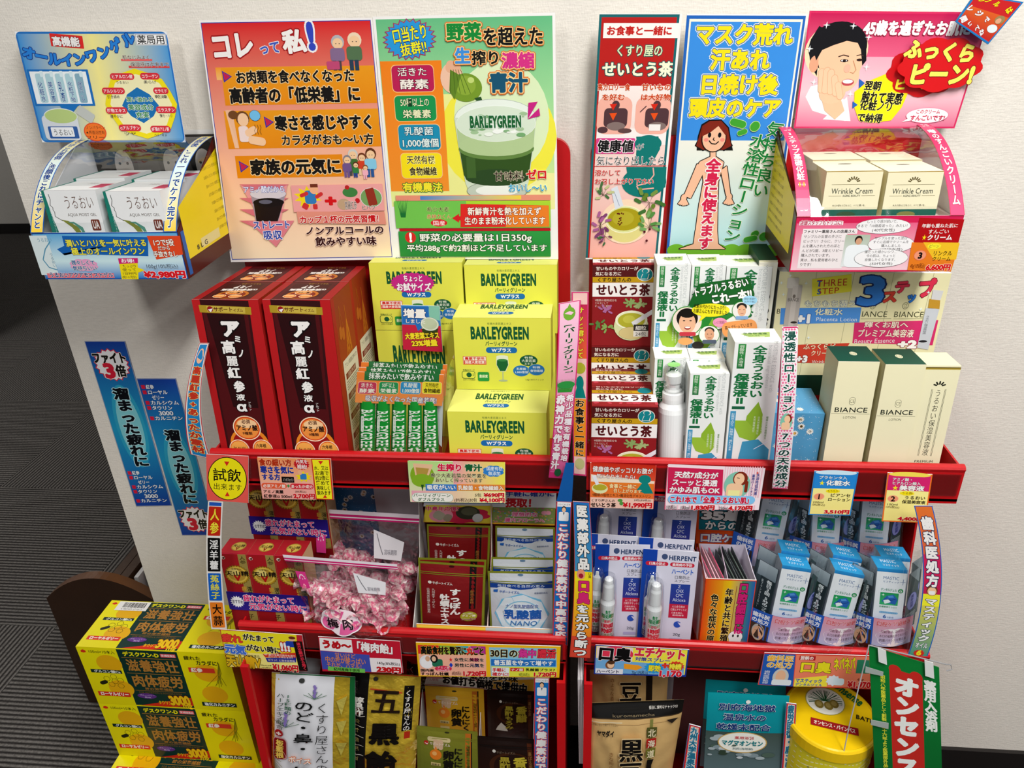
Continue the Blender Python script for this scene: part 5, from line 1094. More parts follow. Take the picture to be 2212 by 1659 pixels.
f.T('輝くお肌へ',658,492,965,535,'#f6eedc','#b01c54',b=.02,ow=.03); f.T('プレミアム美容液',610,545,1000,600,'#f6eedc','#b01c54',b=.02,ow=.03); f.T('Beauty Essence',588,608,870,640,'#f4e4ec',b=.0,rot=-2); f.T('+2',890,622,1018,672,'#f4f4f0','#9a1648',b=.07,ow=.04)
f.T('ふっくらビ',240,640,462,685,'#f6e8c8','#a02418',b=.02,ow=.03); f.T('クリー',290,690,400,728,'#f6e8c8','#a02418',b=.02,ow=.03); f.T('+3',190,725,268,770,'#f4f4f0','#8a1c14',b=.06,ow=.04); f.T('Wrink',298,755,385,780,'#f0e0d8')
f.RR(118,240,215,540,'#c4bcb4',.25); f.RR(128,190,208,262,'#dad4cc',.2); f.R(150,250,186,536,'#d4ccc4'); f.T('BIANCE',132,328,210,352,'#4a4440',b=.0); f.E(166,305,186,330,'#8a8078'); f.E(150,490,196,505,'#3a3430')
f.RR(1040,392,1165,685,'#c8ccd2',.2,rot=11) if 0 else f.Q([(1082,400),(1176,404),(1098,685),(1022,672)],'#ccd0d6'); f.Q([(1108,335),(1182,340),(1176,405),(1098,398)],'#c89c3c'); f.Q([(1132,272),(1205,280),(1182,345),(1120,338)],'#d8d8d8'); f.T('うるおい保湿美容液',1070,450,1096,580,'#5a5f68',v=True); f.E(1032,620,1092,636,'#2a2a2e')
for x,y in ((150,175),(258,228),(88,225),(102,305),(275,602),(1100,290),(1048,405)): f.star(x-14,y-14,x+14,y+14,'#eef8fa',4,.3)
f.R(78,862,370,1000,'#12392c') if 0 else None
done(m, f)

# cut-out promotion card with three customers' portraits, fixed to the rear essence cartons
def wobbler():
    pl = Pl(.9495, 1.10, 4); n = pl.n.normalized(); m = MB(); m.cur = 'laminate'
    V = [(905,262),(1245,212),(1284,345),(832,412)]; P = [at('I', *q, pl) for q in V]; m.hexa(P + [p - n*.001 for p in P], '#1f6a30')
    P = [at('I', *q, pl) for q in ((832,410),(1284,343),(1200,520),(850,620))]; m.hexa(P + [p - n*.001 for p in P], '#e8ece4')
    f = Face(m, at('I',720,210,pl), at('I',1310,210,pl), at('I',720,710,pl), at('I',1310,710,pl)); f.view('I'); f.h = .0003
    f.Q([(905,262),(1245,212),(1284,330),(1262,385),(1150,400),(840,420)],'#1e6a2c'); f.Q([(840,420),(1000,400),(1150,470),(1000,560),(900,560)],'#2f8a3a'); f.Q([(960,560),(1000,490),(1040,580)],'#8ab83c')
    f.T('トラブルうるおい',862,252,1245,312,'#f4f4f0','#173a1c',b=.035,ow=.05,rot=-12); f.T('これ一本!!',985,312,1268,378,'#f4f4f0','#173a1c',b=.05,ow=.05,rot=-9)
    f.E(722,412,932,612,'#3c9a3c'); f.E(728,418,926,606,'#ecdcd0'); f.E(755,425,900,560,'#1c1614'); f.E(772,455,885,592,'#e8b898'); f.E(775,430,880,490,'#1c1614'); f.E(798,505,815,513,'#2a1a18'); f.E(842,505,859,513,'#2a1a18'); f.E(808,545,852,570,'#a83a38'); f.E(812,547,848,560,'#f2ece8'); f.RR(775,585,885,612,'#c83a4a',.6)
    f.E(1130,378,1262,502,'#3c9a3c'); f.E(1134,382,1258,498,'#e8e4e0'); f.E(1162,388,1232,440,'#1c1614'); f.E(1168,402,1226,480,'#e4b494'); f.E(1178,432,1188,437,'#222'); f.E(1206,432,1216,437,'#222'); f.R(1188,458,1208,461,'#a84a44'); f.RR(1155,478,1240,500,'#8ab0d8',.6)
    f.E(905,540,1047,668,'#3c9a3c'); f.E(909,544,1043,664,'#eceae4'); f.E(945,552,1012,600,'#3a3634'); f.E(945,562,1010,642,'#dca888'); f.E(960,596,970,601,'#222'); f.E(986,596,996,601,'#222'); f.R(966,622,990,625,'#a04a40'); f.RR(930,638,1025,664,'#5a6478',.6)
    f.E(858,392,1115,482,'#f0e62c'); f.Q([(925,470),(960,476),(905,520)],'#f0e62c'); f.T('化粧水代わりにたっぷり！',872,402,1102,430,'#2a2410',b=.02,rot=4); f.T('お嫁さんにもすすめました',868,432,1100,462,'#2a2410',b=.02,rot=4)
    f.E(1000,488,1097,552,'#f0a0c0'); f.T('しっとり乾燥肌に',1010,508,1088,530,'#5a2030'); f.E(1200,338,1302,402,'#a8d8f0'); f.T('頭皮の乾燥や',1212,352,1290,368,'#1a3a5a'); f.T('ひげそり後に',1212,372,1290,388,'#1a3a5a'); f.RR(1062,508,1300,612,'#f0a868',.8,rot=-8); f.T('喜んで使っています',1080,532,1270,560,'#4a2a14',b=.01,rot=-8); f.E(765,622,865,672,'#f0a868'); f.E(858,648,940,700,'#2a2420')
    tag(m.build('promotion_card'), 'green promotion card with round customer portraits, fixed over the rear essence cartons', 'card')
wobbler()
# ------------------------------------------------------------------ middle shelf of the left rack
def tenzan():
    c = carton('L', (185,812), (388,816), .826, dict(a='#9c1c22', t='#a81f28', r='#d8b48a'), .037, FL2)
    f = c.front(None); f.canvas(100, 100*c.h/c.w); f.fill('#a81c26','#8e161c'); f.R(0,0,100,2,'#e83a5a')
    f.R(66,2,96,300,'#9c8a4a'); f.T('人参',70,10,92,44,'#3a2c10',v=True,b=.01); f.E(4,12,18,26,'#d8d2c0'); f.Q([(5,20),(18,14),(14,26)],'#5a1210')
    f.star(2,48,98,134,'#b8952c',26,.88,line='#7a5c14'); f.E(12,56,88,124,'#d0b450'); f.E(18,62,82,118,'#b4923a'); f.E(22,64,60,96,'#dcc878')
    f.T('滋養強壮',32,62,70,70,'#3a2808'); f.T('天山精',6,74,94,96,'#241808',b=.03,ow=.02); f.T('V',38,92,62,116,'#b01818',b=.06)
    f.T('疲れ',58,140,76,182,'#c89a3c',v=True,b=.03) ; f.T('淫羊',78,140,96,182,'#2c2410',v=True,b=.02); f.T('子',60,262,84,284,'#3a0c10')
    t = c.top(None); t.canvas(100,70); t.fill('#a8202a','#b42834'); t.E(28,16,80,58,'#a88a38'); t.E(31,19,77,55,'#cdb258'); t.T('天山精',32,28,76,42,'#3a2808',b=.02); t.T('V',48,40,60,54,'#8a1010',b=.04)
    return c.build('ginseng_tonic_box', 'small dark red tonic box with gold seal, first of three from the card strip', 'box', 'small red tonic boxes'), c
tz, tc0 = tenzan()
w1 = at('L', 390, 815, Pl(.826)) - at('L', 185, 812, Pl(.826)); P3 = []
for k, w_ in ((1, 'the middle one'), (2, 'the one beside the candy bag')): P3.append(dup(tz, Vector((w1.x*k, 0, 0)), f'small dark red tonic box with gold seal, {w_} in front'))
def sleeve(off, label):
    o = tc0.p(0,0,0); W = w1.x*3 - .0025; z0, z1 = tc0.h*.46, tc0.h*.67; P = []
    n = -tc0.B*.0012
    for x, z in ((-.0015, .0), (W, .0), (W, 1.), (-.0015, 1.)): P.append(o + Vector((x, 0, 0)) - tc0.up*(z0 if z == 0 else z1) + n + Vector(off))
    P[0] += tc0.up*.003; P[3] += tc0.up*.003
    m = MB(); m.cur = 'laminate'; m.hexa(P + [p + tc0.B*(tc0.d+.0025) for p in P], dict(a='#2c1c80')) if 0 else m.hexa(P + [p + tc0.B*.0008 for p in P], dict(a='#2c1c80'))
    f = Face(m, P[0], P[1], P[3], P[2]); f.canvas(300,62); f.fill('#2a1a7c','#3a2a94'); f.star(8,12,62,54,'#f0f0f0',16,.75); f.T('おすすめ',16,26,56,40,'#1a1a50',b=.02)
    f.T('疲れがたまって',60,6,250,30,'#e0307c','#f4f0f4',b=.03,ow=.045); f.T('元気がない時に',76,33,292,57,'#e0307c','#f4f0f4',b=.03,ow=.045)
    tag(m.build('paper_band'), label, 'paper band')
sleeve((0,0,0), 'purple paper band with pink lettering around the front tonic boxes')
# raised set at the rear
off = at('L', 415, 545, Pl(.905)) - (tc0.p(0,0,0) - tc0.up*tc0.h*.46)
for k, w_ in enumerate(('by the side panel', 'in the middle', 'toward the candy bags')): dup(tz, Vector(off) + Vector((w1.x*k, 0, 0)), f'small dark red tonic box of the raised rear set, {w_}')
sleeve(off, 'purple paper band around the raised rear tonic boxes')
m = MB(); q = tc0.p(0,0,1) + Vector(off); m.box(q.x, q.x+w1.x*3, q.y+.0015, q.y+.05, .545, q.z-.002, '#e8e4dc'); tag(m.build('riser_block'), 'plain white card riser under the rear tonic boxes', 'riser')
# wrapped box and grey plastic riser behind the candy
A0, A1 = at('L', 1045, 330, Pl(.97)), at('L', 1350, 500, Pl(.97))
daisy('paper_wrapped_box', at('L', 1040, 400, Pl(.97)).x, at('L', 1440, 400, Pl(.97)).x, .97, 1.04, .56, A0.z+.03, 'blue daisy patterned box at the back of the shelf above the candy bags', seed=9, base='#3f78a8')
m = MB(); m.cur = 'plastic'; x0, x1 = at('L', 1350, 400, Pl(.965)).x, at('M', 250, 400, Pl(.965)).x; m.box(x0, x1, .962, .968, .56, .80, '#b4b0b4'); m.box(x0, x1, .968, 1.04, .796, .80, '#b4b0b4'); tag(m.build('shelf_divider'), 'pale grey upright plastic sheet behind the candy bags', 'divider')
# candy: sweets in twisted pink wrappers, loose in zip bags
def wrapmat():
    m, nt, b = newmat('candy_wrapper'); tc = nt.nodes.new('ShaderNodeTexCoord'); n = nt.nodes.new('ShaderNodeTexNoise'); n.inputs['Scale'].default_value = 190
    nt.links.new(tc.outputs['Object'], n.inputs['Vector']); cr = nt.nodes.new('ShaderNodeValToRGB'); cr.color_ramp.elements[0].position = .44; cr.color_ramp.elements[1].position = .56
    cr.color_ramp.elements[0].color = lin('#f4dcda'); cr.color_ramp.elements[1].color = lin('#e4799a'); nt.links.new(n.outputs[0], cr.inputs[0]); nt.links.new(cr.outputs[0], b.inputs['Base Color'])
    b.inputs['Roughness'].default_value = .2; b.inputs['Alpha'].default_value = .7
wrapmat()
def candy(loc, seed):
    rn = random.Random(seed); t = thing('candy', 'plum candy ball in clear and pink twisted wrapper inside a zip bag', 'candy', loc, 'wrapped plum candies in zip bags')
    m = MB(); m.cur = 'gloss'; m.lathe(Vector(loc) + Vector((0,0,-.0085)), Vector((0,0,1)), [(.0085*math.sin(math.pi*i/8)+.0002, .0085*(1-math.cos(math.pi*i/8))) for i in range(9)], n=12, col='#ecd6cc'); m.build('sweet', t, smooth=True)
    m = MB(); m.cur = 'candy_wrapper'; V, F = [], []; n = 12; prof = [(-.026,.011),(-.02,.007),(-.012,.0035),(-.009,.008),(-.004,.0115),(.003,.0115),(.009,.008),(.012,.0035),(.02,.007),(.026,.011)]
    for x, r in prof:
        for k in range(n): q = 6.283*k/n; rr = r*(1+.3*(rn.random()-.5)*(1 if abs(x) < .012 else 2)); V.append(Vector(loc) + Vector((x, rr*math.cos(q), rr*math.sin(q))))
    for i in range(len(prof)-1):
        for k in range(n): F.append((i*n+k, i*n+(k+1)%n, (i+1)*n+(k+1)%n, (i+1)*n+k))
    m.mesh(V, F, lin('#f0a0b8')); m.build('wrapper', t); return t
cproto = [candy((0, 0, 5+i), i) for i in range(2)]
used_c = [0, 0]
def place_candy(p, rot, lab):
    i = random.randrange(2)
    if not used_c[i]: o = cproto[i]; used_c[i] = 1
    else: o = dup(cproto[i], (0,0,0))
    o.location = p; o.rotation_euler = rot; o['label'] = lab; return o
def zipbag(zipl, zipr, bl, br, pl, label, n, y0, y1, seed, sticker=True, v='L', tag_pt=None):
    P = [at(v, *q, pl) for q in (zipl, zipr, bl, br)]; dirn = pl.n
    rn = random.Random(seed); t = thing('zip_bag', label, 'bag', (P[2]+P[3])/2, 'zip bags of pink candy')
    def wf(depth):
        def g(a, b):
            e = math.sin(math.pi*min(max(a,0),1))**.5 * (min(1, max(0, b)*1.1)**1.6) * max(.1, 1-max(0,(b-.93)/.07)**2*.8)
            return depth*e + .0022*math.sin(a*19+b*7)*math.sin(b*23+a*5)*b
        return g
    for nm, d in (('front_film', .024), ('back_film', -.018)):
        m = MB(); m.cur = 'clear_bag'; f = Face(m, *P, warp=wf(d), lay=0, n=(26, 26)); f.canvas(1,1); f.fill('#fff'); m.build(nm, t, smooth=True)
    m = MB(); m.cur = 'gloss'; f = Face(m, *P, warp=wf(.024), lay=.0008, n=(14,14)); f.canvas(100,60); f.R(0,-1.5,100,.6,'#f0e8ee'); f.R(0,.6,100,1.8,'#d02a78'); f.R(0,1.8,100,2.4,'#f0e8ee'); f.R(0,2.4,100,3.2,'#d02a78')
    m.build('zip_seal', t)
    m = MB(); m.cur = 'laminate'; f = Face(m, *P, warp=wf(.024), lay=.004, n=(20,20)); f.canvas(100,60)
    f.RR(7,9,16,21,'#e04494',.05)
    for k in range(7): a=math.radians(-90+30*k); f.E(11.5+2.4*math.sin(a)-.5,14-2.6*math.cos(a)-.6,11.5+2.4*math.sin(a)+.5,14-2.6*math.cos(a)+.6,'#f6eef2')
    f.R(11.2,14,11.8,18,'#f6eef2'); f.T('大阪屋',8.2,18,14.8,20.6,'#f6eef2')
    m.build('shop_sticker', t); m = MB(); m.cur = 'laminate'; f = Face(m, *P, warp=wf(.024), lay=.004, n=(20,20)); f.canvas(100,60)
    f.Q([(60,7),(88,13),(86,23),(61,22)],'#e6e4e8'); f.L([(63,9),(66,15),(69,20)],.0012,'#8a8890'); f.T('賞味期限',70,17,82,20,'#9a98a0')
    m.build('date_sticker', t); m = MB(); m.cur = 'laminate'; f = Face(m, *P, warp=wf(.024), lay=.004, n=(20,20)); f.canvas(100,60)
    f.lift = .0012; f.blob(17,33,60,52,'#f2e4ea',5); f.blob(19,34.5,58,51,'#e46ca4',5); f.T('梅 肉',25,39.5,52,46.5,'#2a1420','#f0c8d8',b=.03,ow=.03)
    m.build('label', t)
    U = P[1]-P[0]
    for k in range(n):
        a, b = rn.uniform(.13,.92), rn.uniform(.38,.86); p = P[0]*(1-a)*(1-b)+P[1]*a*(1-b)+P[2]*(1-a)*b+P[3]*a*b - pl.n.normalized()*0
        p = p + pl.n.normalized()*rn.uniform(-.014,.0)*math.sin(math.pi*a); place_candy(p, (rn.uniform(0,6.28), rn.uniform(-.5,.5), rn.uniform(0,6.28)), 'pink wrapped plum candy ball inside the %s zip bag' % ('front' if seed == 3 else 'rear'))
    return t
zipbag((665,835), (1515,905), (905,1402), (1600,1402), Pl(.819, .58, 0), 'front clear zip bag of pink wrapped plum candies with flower label', 46, 0, 0, 3)
zipbag((848,495), (1680,545), (900,1300), (1640,1330), Pl(.895, .6, 8), 'rear clear zip bag of pink candies standing behind the front one', 34, 0, 0, 8)
# ---- supplement pouches in a card tray
def pouch(v, q, pl, name, label, group, art, bulge=.007, edge='#8a8f2a', mat='satin', th=.003):
    P = [at(v, *p, pl) for p in q]; t = thing(name, label, 'pouch', (P[2]+P[3])/2, group)
    def wf(a, b): return bulge*math.sin(math.pi*min(max(a,0),1))**.7*math.sin(math.pi*min(max((b-.05)/1.1,0),1))**.8
    m = MB(); m.cur = mat; f = Face(m, P[0], P[1], P[3], P[2], warp=wf, lay=0, n=(14,18)); f.canvas(100, 100*f.H/f.W); f.fill(edge)
    g = Face(m, P[0], P[1], P[3], P[2], warp=lambda a, b: -wf(a, b)-th*.2, lay=0, n=(10,10)); g.canvas(1,1); g.fill(edge)
    f.h = .0006; f.lift = .0006; art(f, 100*f.H/f.W); m.build('pouch_body', t)
    m = MB(); m.cur = mat; f2 = Face(m, P[0], P[1], P[3], P[2], warp=wf, lay=.0012, n=(8,4)); f2.canvas(100,100*f.H/f.W); f2.R(3,15.2,97,16.4,edge); f2.R(3,18.2,97,19.2,edge); m.build('zip_ridge', t)
    return t
def art_suppon(f, H):
    f.R(3,3,97,H,'#8e1c20','#7d1519'); f.E(46,3,54,7,'#4a0e10'); f.R(77,3,87,76,'#1c1414'); f.R(87,3,89,76,'#8a2a20')
    f.E(14,30,20,35,'#e8e2da'); f.T('サポートイズム',21,30,52,35,'#f0e8e0',b=.02); f.T('厳選の素材',78.5,42,84,66,'#a87a3c',v=True)
    f.T('すっぽん',48,40,64,86,'#f4f0ec',b=.05,v=True); f.T('牡蠣エキス',33,50,47,104,'#f4f0ec',b=.05,v=True); f.T('九州産すっぽんと',20,42,25,76,'#e8dcd4',v=True); f.T('広島県産牡蠣を贅沢使用',12,42,17,86,'#e8dcd4',v=True)
    f.E(64,80,90,98,'#a8a82c'); f.T('2粒に13種類の',68,82,84,85.5,'#f4f0d8'); f.T('アミノ酸',66,86,88,90,'#f4f0d8',b=.02); f.T('320mg配合',66,92,88,96,'#8a1410','#f4e8c8',b=.02,ow=.04)
def art_nano(f, H):
    f.R(3,3,97,H,'#d4d8de','#c8ccd4'); f.E(45,3,54,7,'#6a8aa8'); f.Q([(3,17),(50,20),(97,14),(97,26),(50,28),(3,27)],'#1c4a9c'); f.T('毎日食べる自然の恵み',14,20,86,24.5,'#d8e4f0')
    f.Q([(8,30),(15,29),(14,34),(8,34)],'#2a6ab8'); f.T('サポートイズム',17,30,48,34.5,'#2a6ab8',b=.02); f.T('健康補助食品',70,32,90,35,'#3a5a8c')
    for k, r in enumerate((38, 36)): f.star(50-r-4,66-r+6,50+r+4,66+r+4,'#7cc0e0' if k == 0 else '#dfe8ee',8,.92,rot=k*6)
    f.E(22,46,80,98,'#9ccce4'); f.E(24,48,78,96,'#e4ecf0'); f.T('ナノ型乳酸菌配合',26,52,76,58.5,'#2a5aa8','#f0f4f8',b=.01,ow=.03); f.T('乳酸菌',23,62,81,78,'#2a68b8','#f2f6fa',b=.05,ow=.04); f.T('NANO',32,81,74,90,'#2a78b8','#f0f4f8',b=.01,ow=.02,sh=.2)
G1, G2 = 'dark red supplement pouches', 'white supplement pouches'
pouch('M', ((220,870),(722,905),(705,1420),(245,1410)), Pl(.83, .6, 8), 'supplement_pouch', 'dark red supplement pouch with brushed white lettering, frontmost', G1, art_suppon)
pouch('M', ((218,845),(728,862),(712,1400),(245,1390)), Pl(.842, .6, 8), 'supplement_pouch', 'dark red supplement pouch directly behind the frontmost one', G1, art_suppon)
pouch('M', ((283,596),(758,608),(745,1000),(300,1000)), Pl(.90, .65, 8), 'supplement_pouch', 'dark red supplement pouch standing in the raised rear row', G1, art_suppon)
pouch('M', ((738,945),(1235,955),(1240,1450),(762,1440)), Pl(.83, .6, 8), 'supplement_pouch', 'white supplement pouch with blue ring design, frontmost', G2, art_nano)
pouch('M', ((765,842),(1240,848),(1240,1430),(775,1420)), Pl(.845, .6, 8), 'supplement_pouch', 'white supplement pouch directly behind the frontmost white one', G2, art_nano)
pouch('M', ((795,608),(1240,620),(1240,1000),(800,1000)), Pl(.90, .65, 8), 'supplement_pouch', 'white supplement pouch standing in the raised rear row', G2, art_nano)
def pouch_tray():
    t = thing('pouch_tray', 'yellow printed card tray with oyster and turtle header holding supplement pouches', 'display tray', (-.13, .9, .55))
    P = [at('M', *q, Pl(.925, .7, 6)) for q in ((300,300),(1250,300),(1240,605),(258,580))]
    m, f = panel(t, 'header_card', P, '#e8e4e0', '#ddd'); f.fill('#f0b43a'); f.view('M')
    f.R(262,340,1245,470,'#e8e8ea'); f.R(262,400,860,440,'#3a78c0'); f.T('手軽に確かに',870,345,1240,390,'#2a4ab0',b=.03); f.T('摂取！',872,402,1115,468,'#d02430','#f4f0f0',b=.05,ow=.03); 
    f.R(265,455,768,582,'#f4e04a','#f2dc50'); f.blob(310,460,760,590,'#e0385a',9); f.E(300,480,480,580,'#f0a0b0'); f.E(500,460,680,560,'#4a4a3a'); f.E(540,470,660,530,'#6a6a52'); f.RR(330,500,420,560,'#b8b09c',.8,rot=30); f.RR(410,520,470,575,'#a89c88',.8,rot=20); f.E(622,515,705,582,'#dcdcd8','#9a9a94',.06)
    f.T('中高年応援!',272,462,520,495,'#e8307c','#f8f0c0',b=.03,ow=.04)
    f.R(770,470,1240,588,'#8a9a5a'); rn = random.Random(1)
    for k in range(120): x=rn.uniform(772,1225); y=rn.uniform(472,578); f.R(x,y,x+12,y+7,rn.choice(['#c86a8c','#e0b850','#6a9ac0','#a8c468','#d88a7a'])); f.h -= STEP
    f.h += STEP; f.T('理想的な',918,505,1112,538,'#e0508c','#f6f0f0',b=.03,ow=.05); f.T('腸内フローラへ',865,548,1165,580,'#e0508c','#f6f0f0',b=.03,ow=.05)
    for x in (1160,1190): f.E(x-22,495,x+22,525,'#e8a0b0')
    done(m, f)
    P = [at('M', *q, Pl(.814, .6, 5)) for q in ((205,1340),(1235,1382),(1232,1480),(215,1470))]
    m, f = panel(t, 'front_lip', P, '#e8e4e0', '#ddd'); f.fill('#f2b23c'); f.view('M'); f.R(215,1358,720,1480,'#f4e258','#f0d64a'); f.R(722,1375,1232,1480,'#c8dcd8'); f.blob(250,1372,560,1490,'#e0385a',8); f.T('中高年応援!',255,1402,492,1432,'#3a2a10','#f4e04a',b=.02,ow=.04); f.E(500,1400,640,1480,'#4a4a3a')
    f.R(724,1402,1215,1480,'#a89a7c')
    for k in range(70): x=rn.uniform(725,1200); y=rn.uniform(1404,1440); f.R(x,y,x+12,y+6,rn.choice(['#c86a8c','#c0a050','#7a8ab0','#98b468','#b87a8a'])); f.h -= STEP
    done(m, f)
    m = MB(); a, b = at('M', 250, 600, Pl(.92)), at('M', 1240, 600, Pl(.92)); l, r = a.x-.004, b.x+.002
    m.prism([(.816,.556),(.816,.585),(.9,.66),(.928,.74),(.93,.545)], l, l+.001, '#dcd8d4'); m.prism([(.816,.556),(.816,.585),(.9,.66),(.928,.74),(.93,.545)], r, r+.001, '#dcd8d4')
    m.prism([(.816,.556),(.816,.585),(.9,.66),(.928,.74),(.93,.545)], (l+r)/2+.006, (l+r)/2+.007, '#d8c0bc'); m.box(l, r, .816, .93, .5535, .5545, '#ddd8d0'); m.box(l, r, .868, .93, .5545, .612, '#e4ded8')
    m.build('tray_body', t)
pouch_tray()
# ------------------------------------------------------------------ middle shelf of the right rack
def herpent(q, pl, label, copyfrom=None, off=None):
    P = [at('N', *p, pl) for p in q]; t = thing('mouth_spray_pack', label, 'blister pack', (P[2]+P[3])/2, 'blue and white mouth spray packs')
    m = MB(); m.cur = 'laminate'; n = pl.n.normalized(); m.hexa(P + [p - n*.001 for p in P], dict(a='#e4e4ec', b='#ddd'))
    f = Face(m, P[0], P[1], P[3], P[2]); f.canvas(100,165); f.fill('#d6d6e4','#cfcbdc'); f.R(0,0,26,165,'#1c4cac','#1a4494'); f.RR(0,158,100,165,'#cfcbdc',.1) if 0 else None
    f.E(34,6,45,16,'#4a5a80'); f.T('HERPENT',47,8,96,16,'#24406c',b=.03); f.RR(6,20,47,27,'#c82a44',1.); f.T('口臭の防止',12,21,42,26,'#f4f0f2',b=.02); f.RR(50,20,94,27,'#c82a44',1.); f.T('歯周病の予防',54,21,90,26,'#f4f0f2',b=.02)
    f.T('ハーベント',54,30,94,40,'#3a6ac4','#f0f0f8',b=.04,ow=.03); f.T('口臭防止',60,42,88,48,'#3a3c48'); f.T('スプレー',60,49,88,54,'#3a3c48')
    f.R(55,57,90,93,'#2c4a9c','#3a3c90'); f.T('Z',68,59,73,64,'#d8dcec'); f.T('CHX',65,66,79,72,'#d8dcec'); f.T('CPC',65,74,79,80,'#d8dcec'); f.T('Alcloxa',60,82,84,88,'#d8dcec')
    f.R(55,93,90,118,'#c02a4a'); f.T('人と会う前の',60,95,84,99.5,'#f0e4e8'); f.T('口臭エチケットに',58,100.5,88,105,'#f0e4e8'); f.T('口臭を抑え、',60,107,84,110.5,'#f0e4e8'); f.T('歯周病を',62,111.5,84,114.5,'#f0e4e8')
    f.E(66,124,80,136,'#2c58b4'); f.Q([(73,126),(82,128),(80,134)],'#cfcbdc'); f.T('20g',66,146,80,151,'#4a4c5c'); f.RR(60,156,84,161,'#b4acd0',.4)
    m.build('card', t)
    # spray bottle in its blister
    up = (P[0]-P[3]).normalized(); U = (P[1]-P[0]).normalized(); base = P[3] + U*f.W*.27 + up*f.H*.03 + n*.009; L = f.H*.68; r = f.W*.14
    m = MB(); m.cur = 'plastic'; m.lathe(base, up, [(r*.95,0),(r,.002),(r,L*.60),(r*.8,L*.64),(r*.75,L*.66),(r*.78,L*.67),(r*.72,L*.86),(r*.6,L*.9),(r*.58,L*.96),(r*.4,L*.98)], col='#e8eaec', n=24)
    q0 = base + up*L*.58; q1 = base + up*L*.02; side = U
    g = Face(m, q0 - U*r, q0 + U*r, q1 - U*r, q1 + U*r, warp=lambda a, b: math.sqrt(max(0, 1-(2*a-1)**2))*r, lay=.0004, n=(10,6)); g.canvas(100,260)
    g.R(8,0,92,260,'#e4e8e8'); g.Q([(20,8),(82,6),(78,30),(30,24)],'#c8405c'); g.T('急な',36,20,70,44,'#1c9a5c','#f0f4f0',b=.05,ow=.04); g.T('接近戦!',12,48,92,80,'#1c9a5c','#f0f4f0',b=.05,ow=.04); g.R(14,88,88,112,'#7ac49c'); g.T('即効!',30,92,72,114,'#d82a4c','#f4f4f4',b=.04,ow=.04)
    g.T('1時間',8,120,92,154,'#d82a4c','#f4f4f4',b=.06,ow=.04); g.T('持続!',12,158,90,190,'#d82a4c','#f4f4f4',b=.06,ow=.04); g.T('口臭防止',14,194,88,214,'#2a9a64','#e8f0ec',b=.02,ow=.03); g.R(6,220,94,258,'#7a8080'); g.T('2ステップ',14,226,86,250,'#dfe4e4',b=.03)
    m.build('spray_bottle', t)
    m = MB(); m.cur = 'clear_cap'; m.lathe(base - up*.002, up, [(r*1.18,0),(r*1.2,L*.62),(r*1.1,L*.8),(r*1.0,L*.98),(r*.8,L*1.04)], n=20); m.build('blister', t, smooth=True)
    return t
hp = Pl(.824, .58, 4)
h1 = herpent(((612,740),(1048,768),(975,1478),(560,1458)), hp, 'blue and white mouth spray blister pack at the front beside the booklet box')
def hdup(px, py, Y, lab):
    P = at('N', 612, 740, hp); d = at('N', px, py, Pl(Y)) - P; return dup(h1, d, lab)
h2 = herpent(((240,703),(665,712),(615,1425),(210,1418)), Pl(.829, .58, 4), 'blue and white mouth spray blister pack at the front beside the yellow strip')
hdup(580,650,.85,'mouth spray pack just behind the front one by the booklet box'); hdup(150,620,.855,'mouth spray pack just behind the front one by the yellow strip')
hdup(628,240,.90,'mouth spray pack in the raised rear row beside the thirty-five years card'); hdup(205,215,.905,'mouth spray pack in the raised rear row beside the yellow strip')
m = MB(); m.cur = 'laminate'; a, b = at('N', 205, 640, Pl(.905)), at('N', 1030, 640, Pl(.905)); m.box(a.x-.004, b.x, .925, .93, .56, .79, '#e88428'); tag(m.build('orange_backer'), 'plain orange card standing behind the rear mouth spray packs', 'card')
m = MB(); m.box(a.x-.004, b.x, .892, .924, .556, at('N', 700, 1000, Pl(.9)).z + .02, '#e8e4e0'); tag(m.build('riser_block'), 'white card riser under the rear mouth spray packs', 'riser')
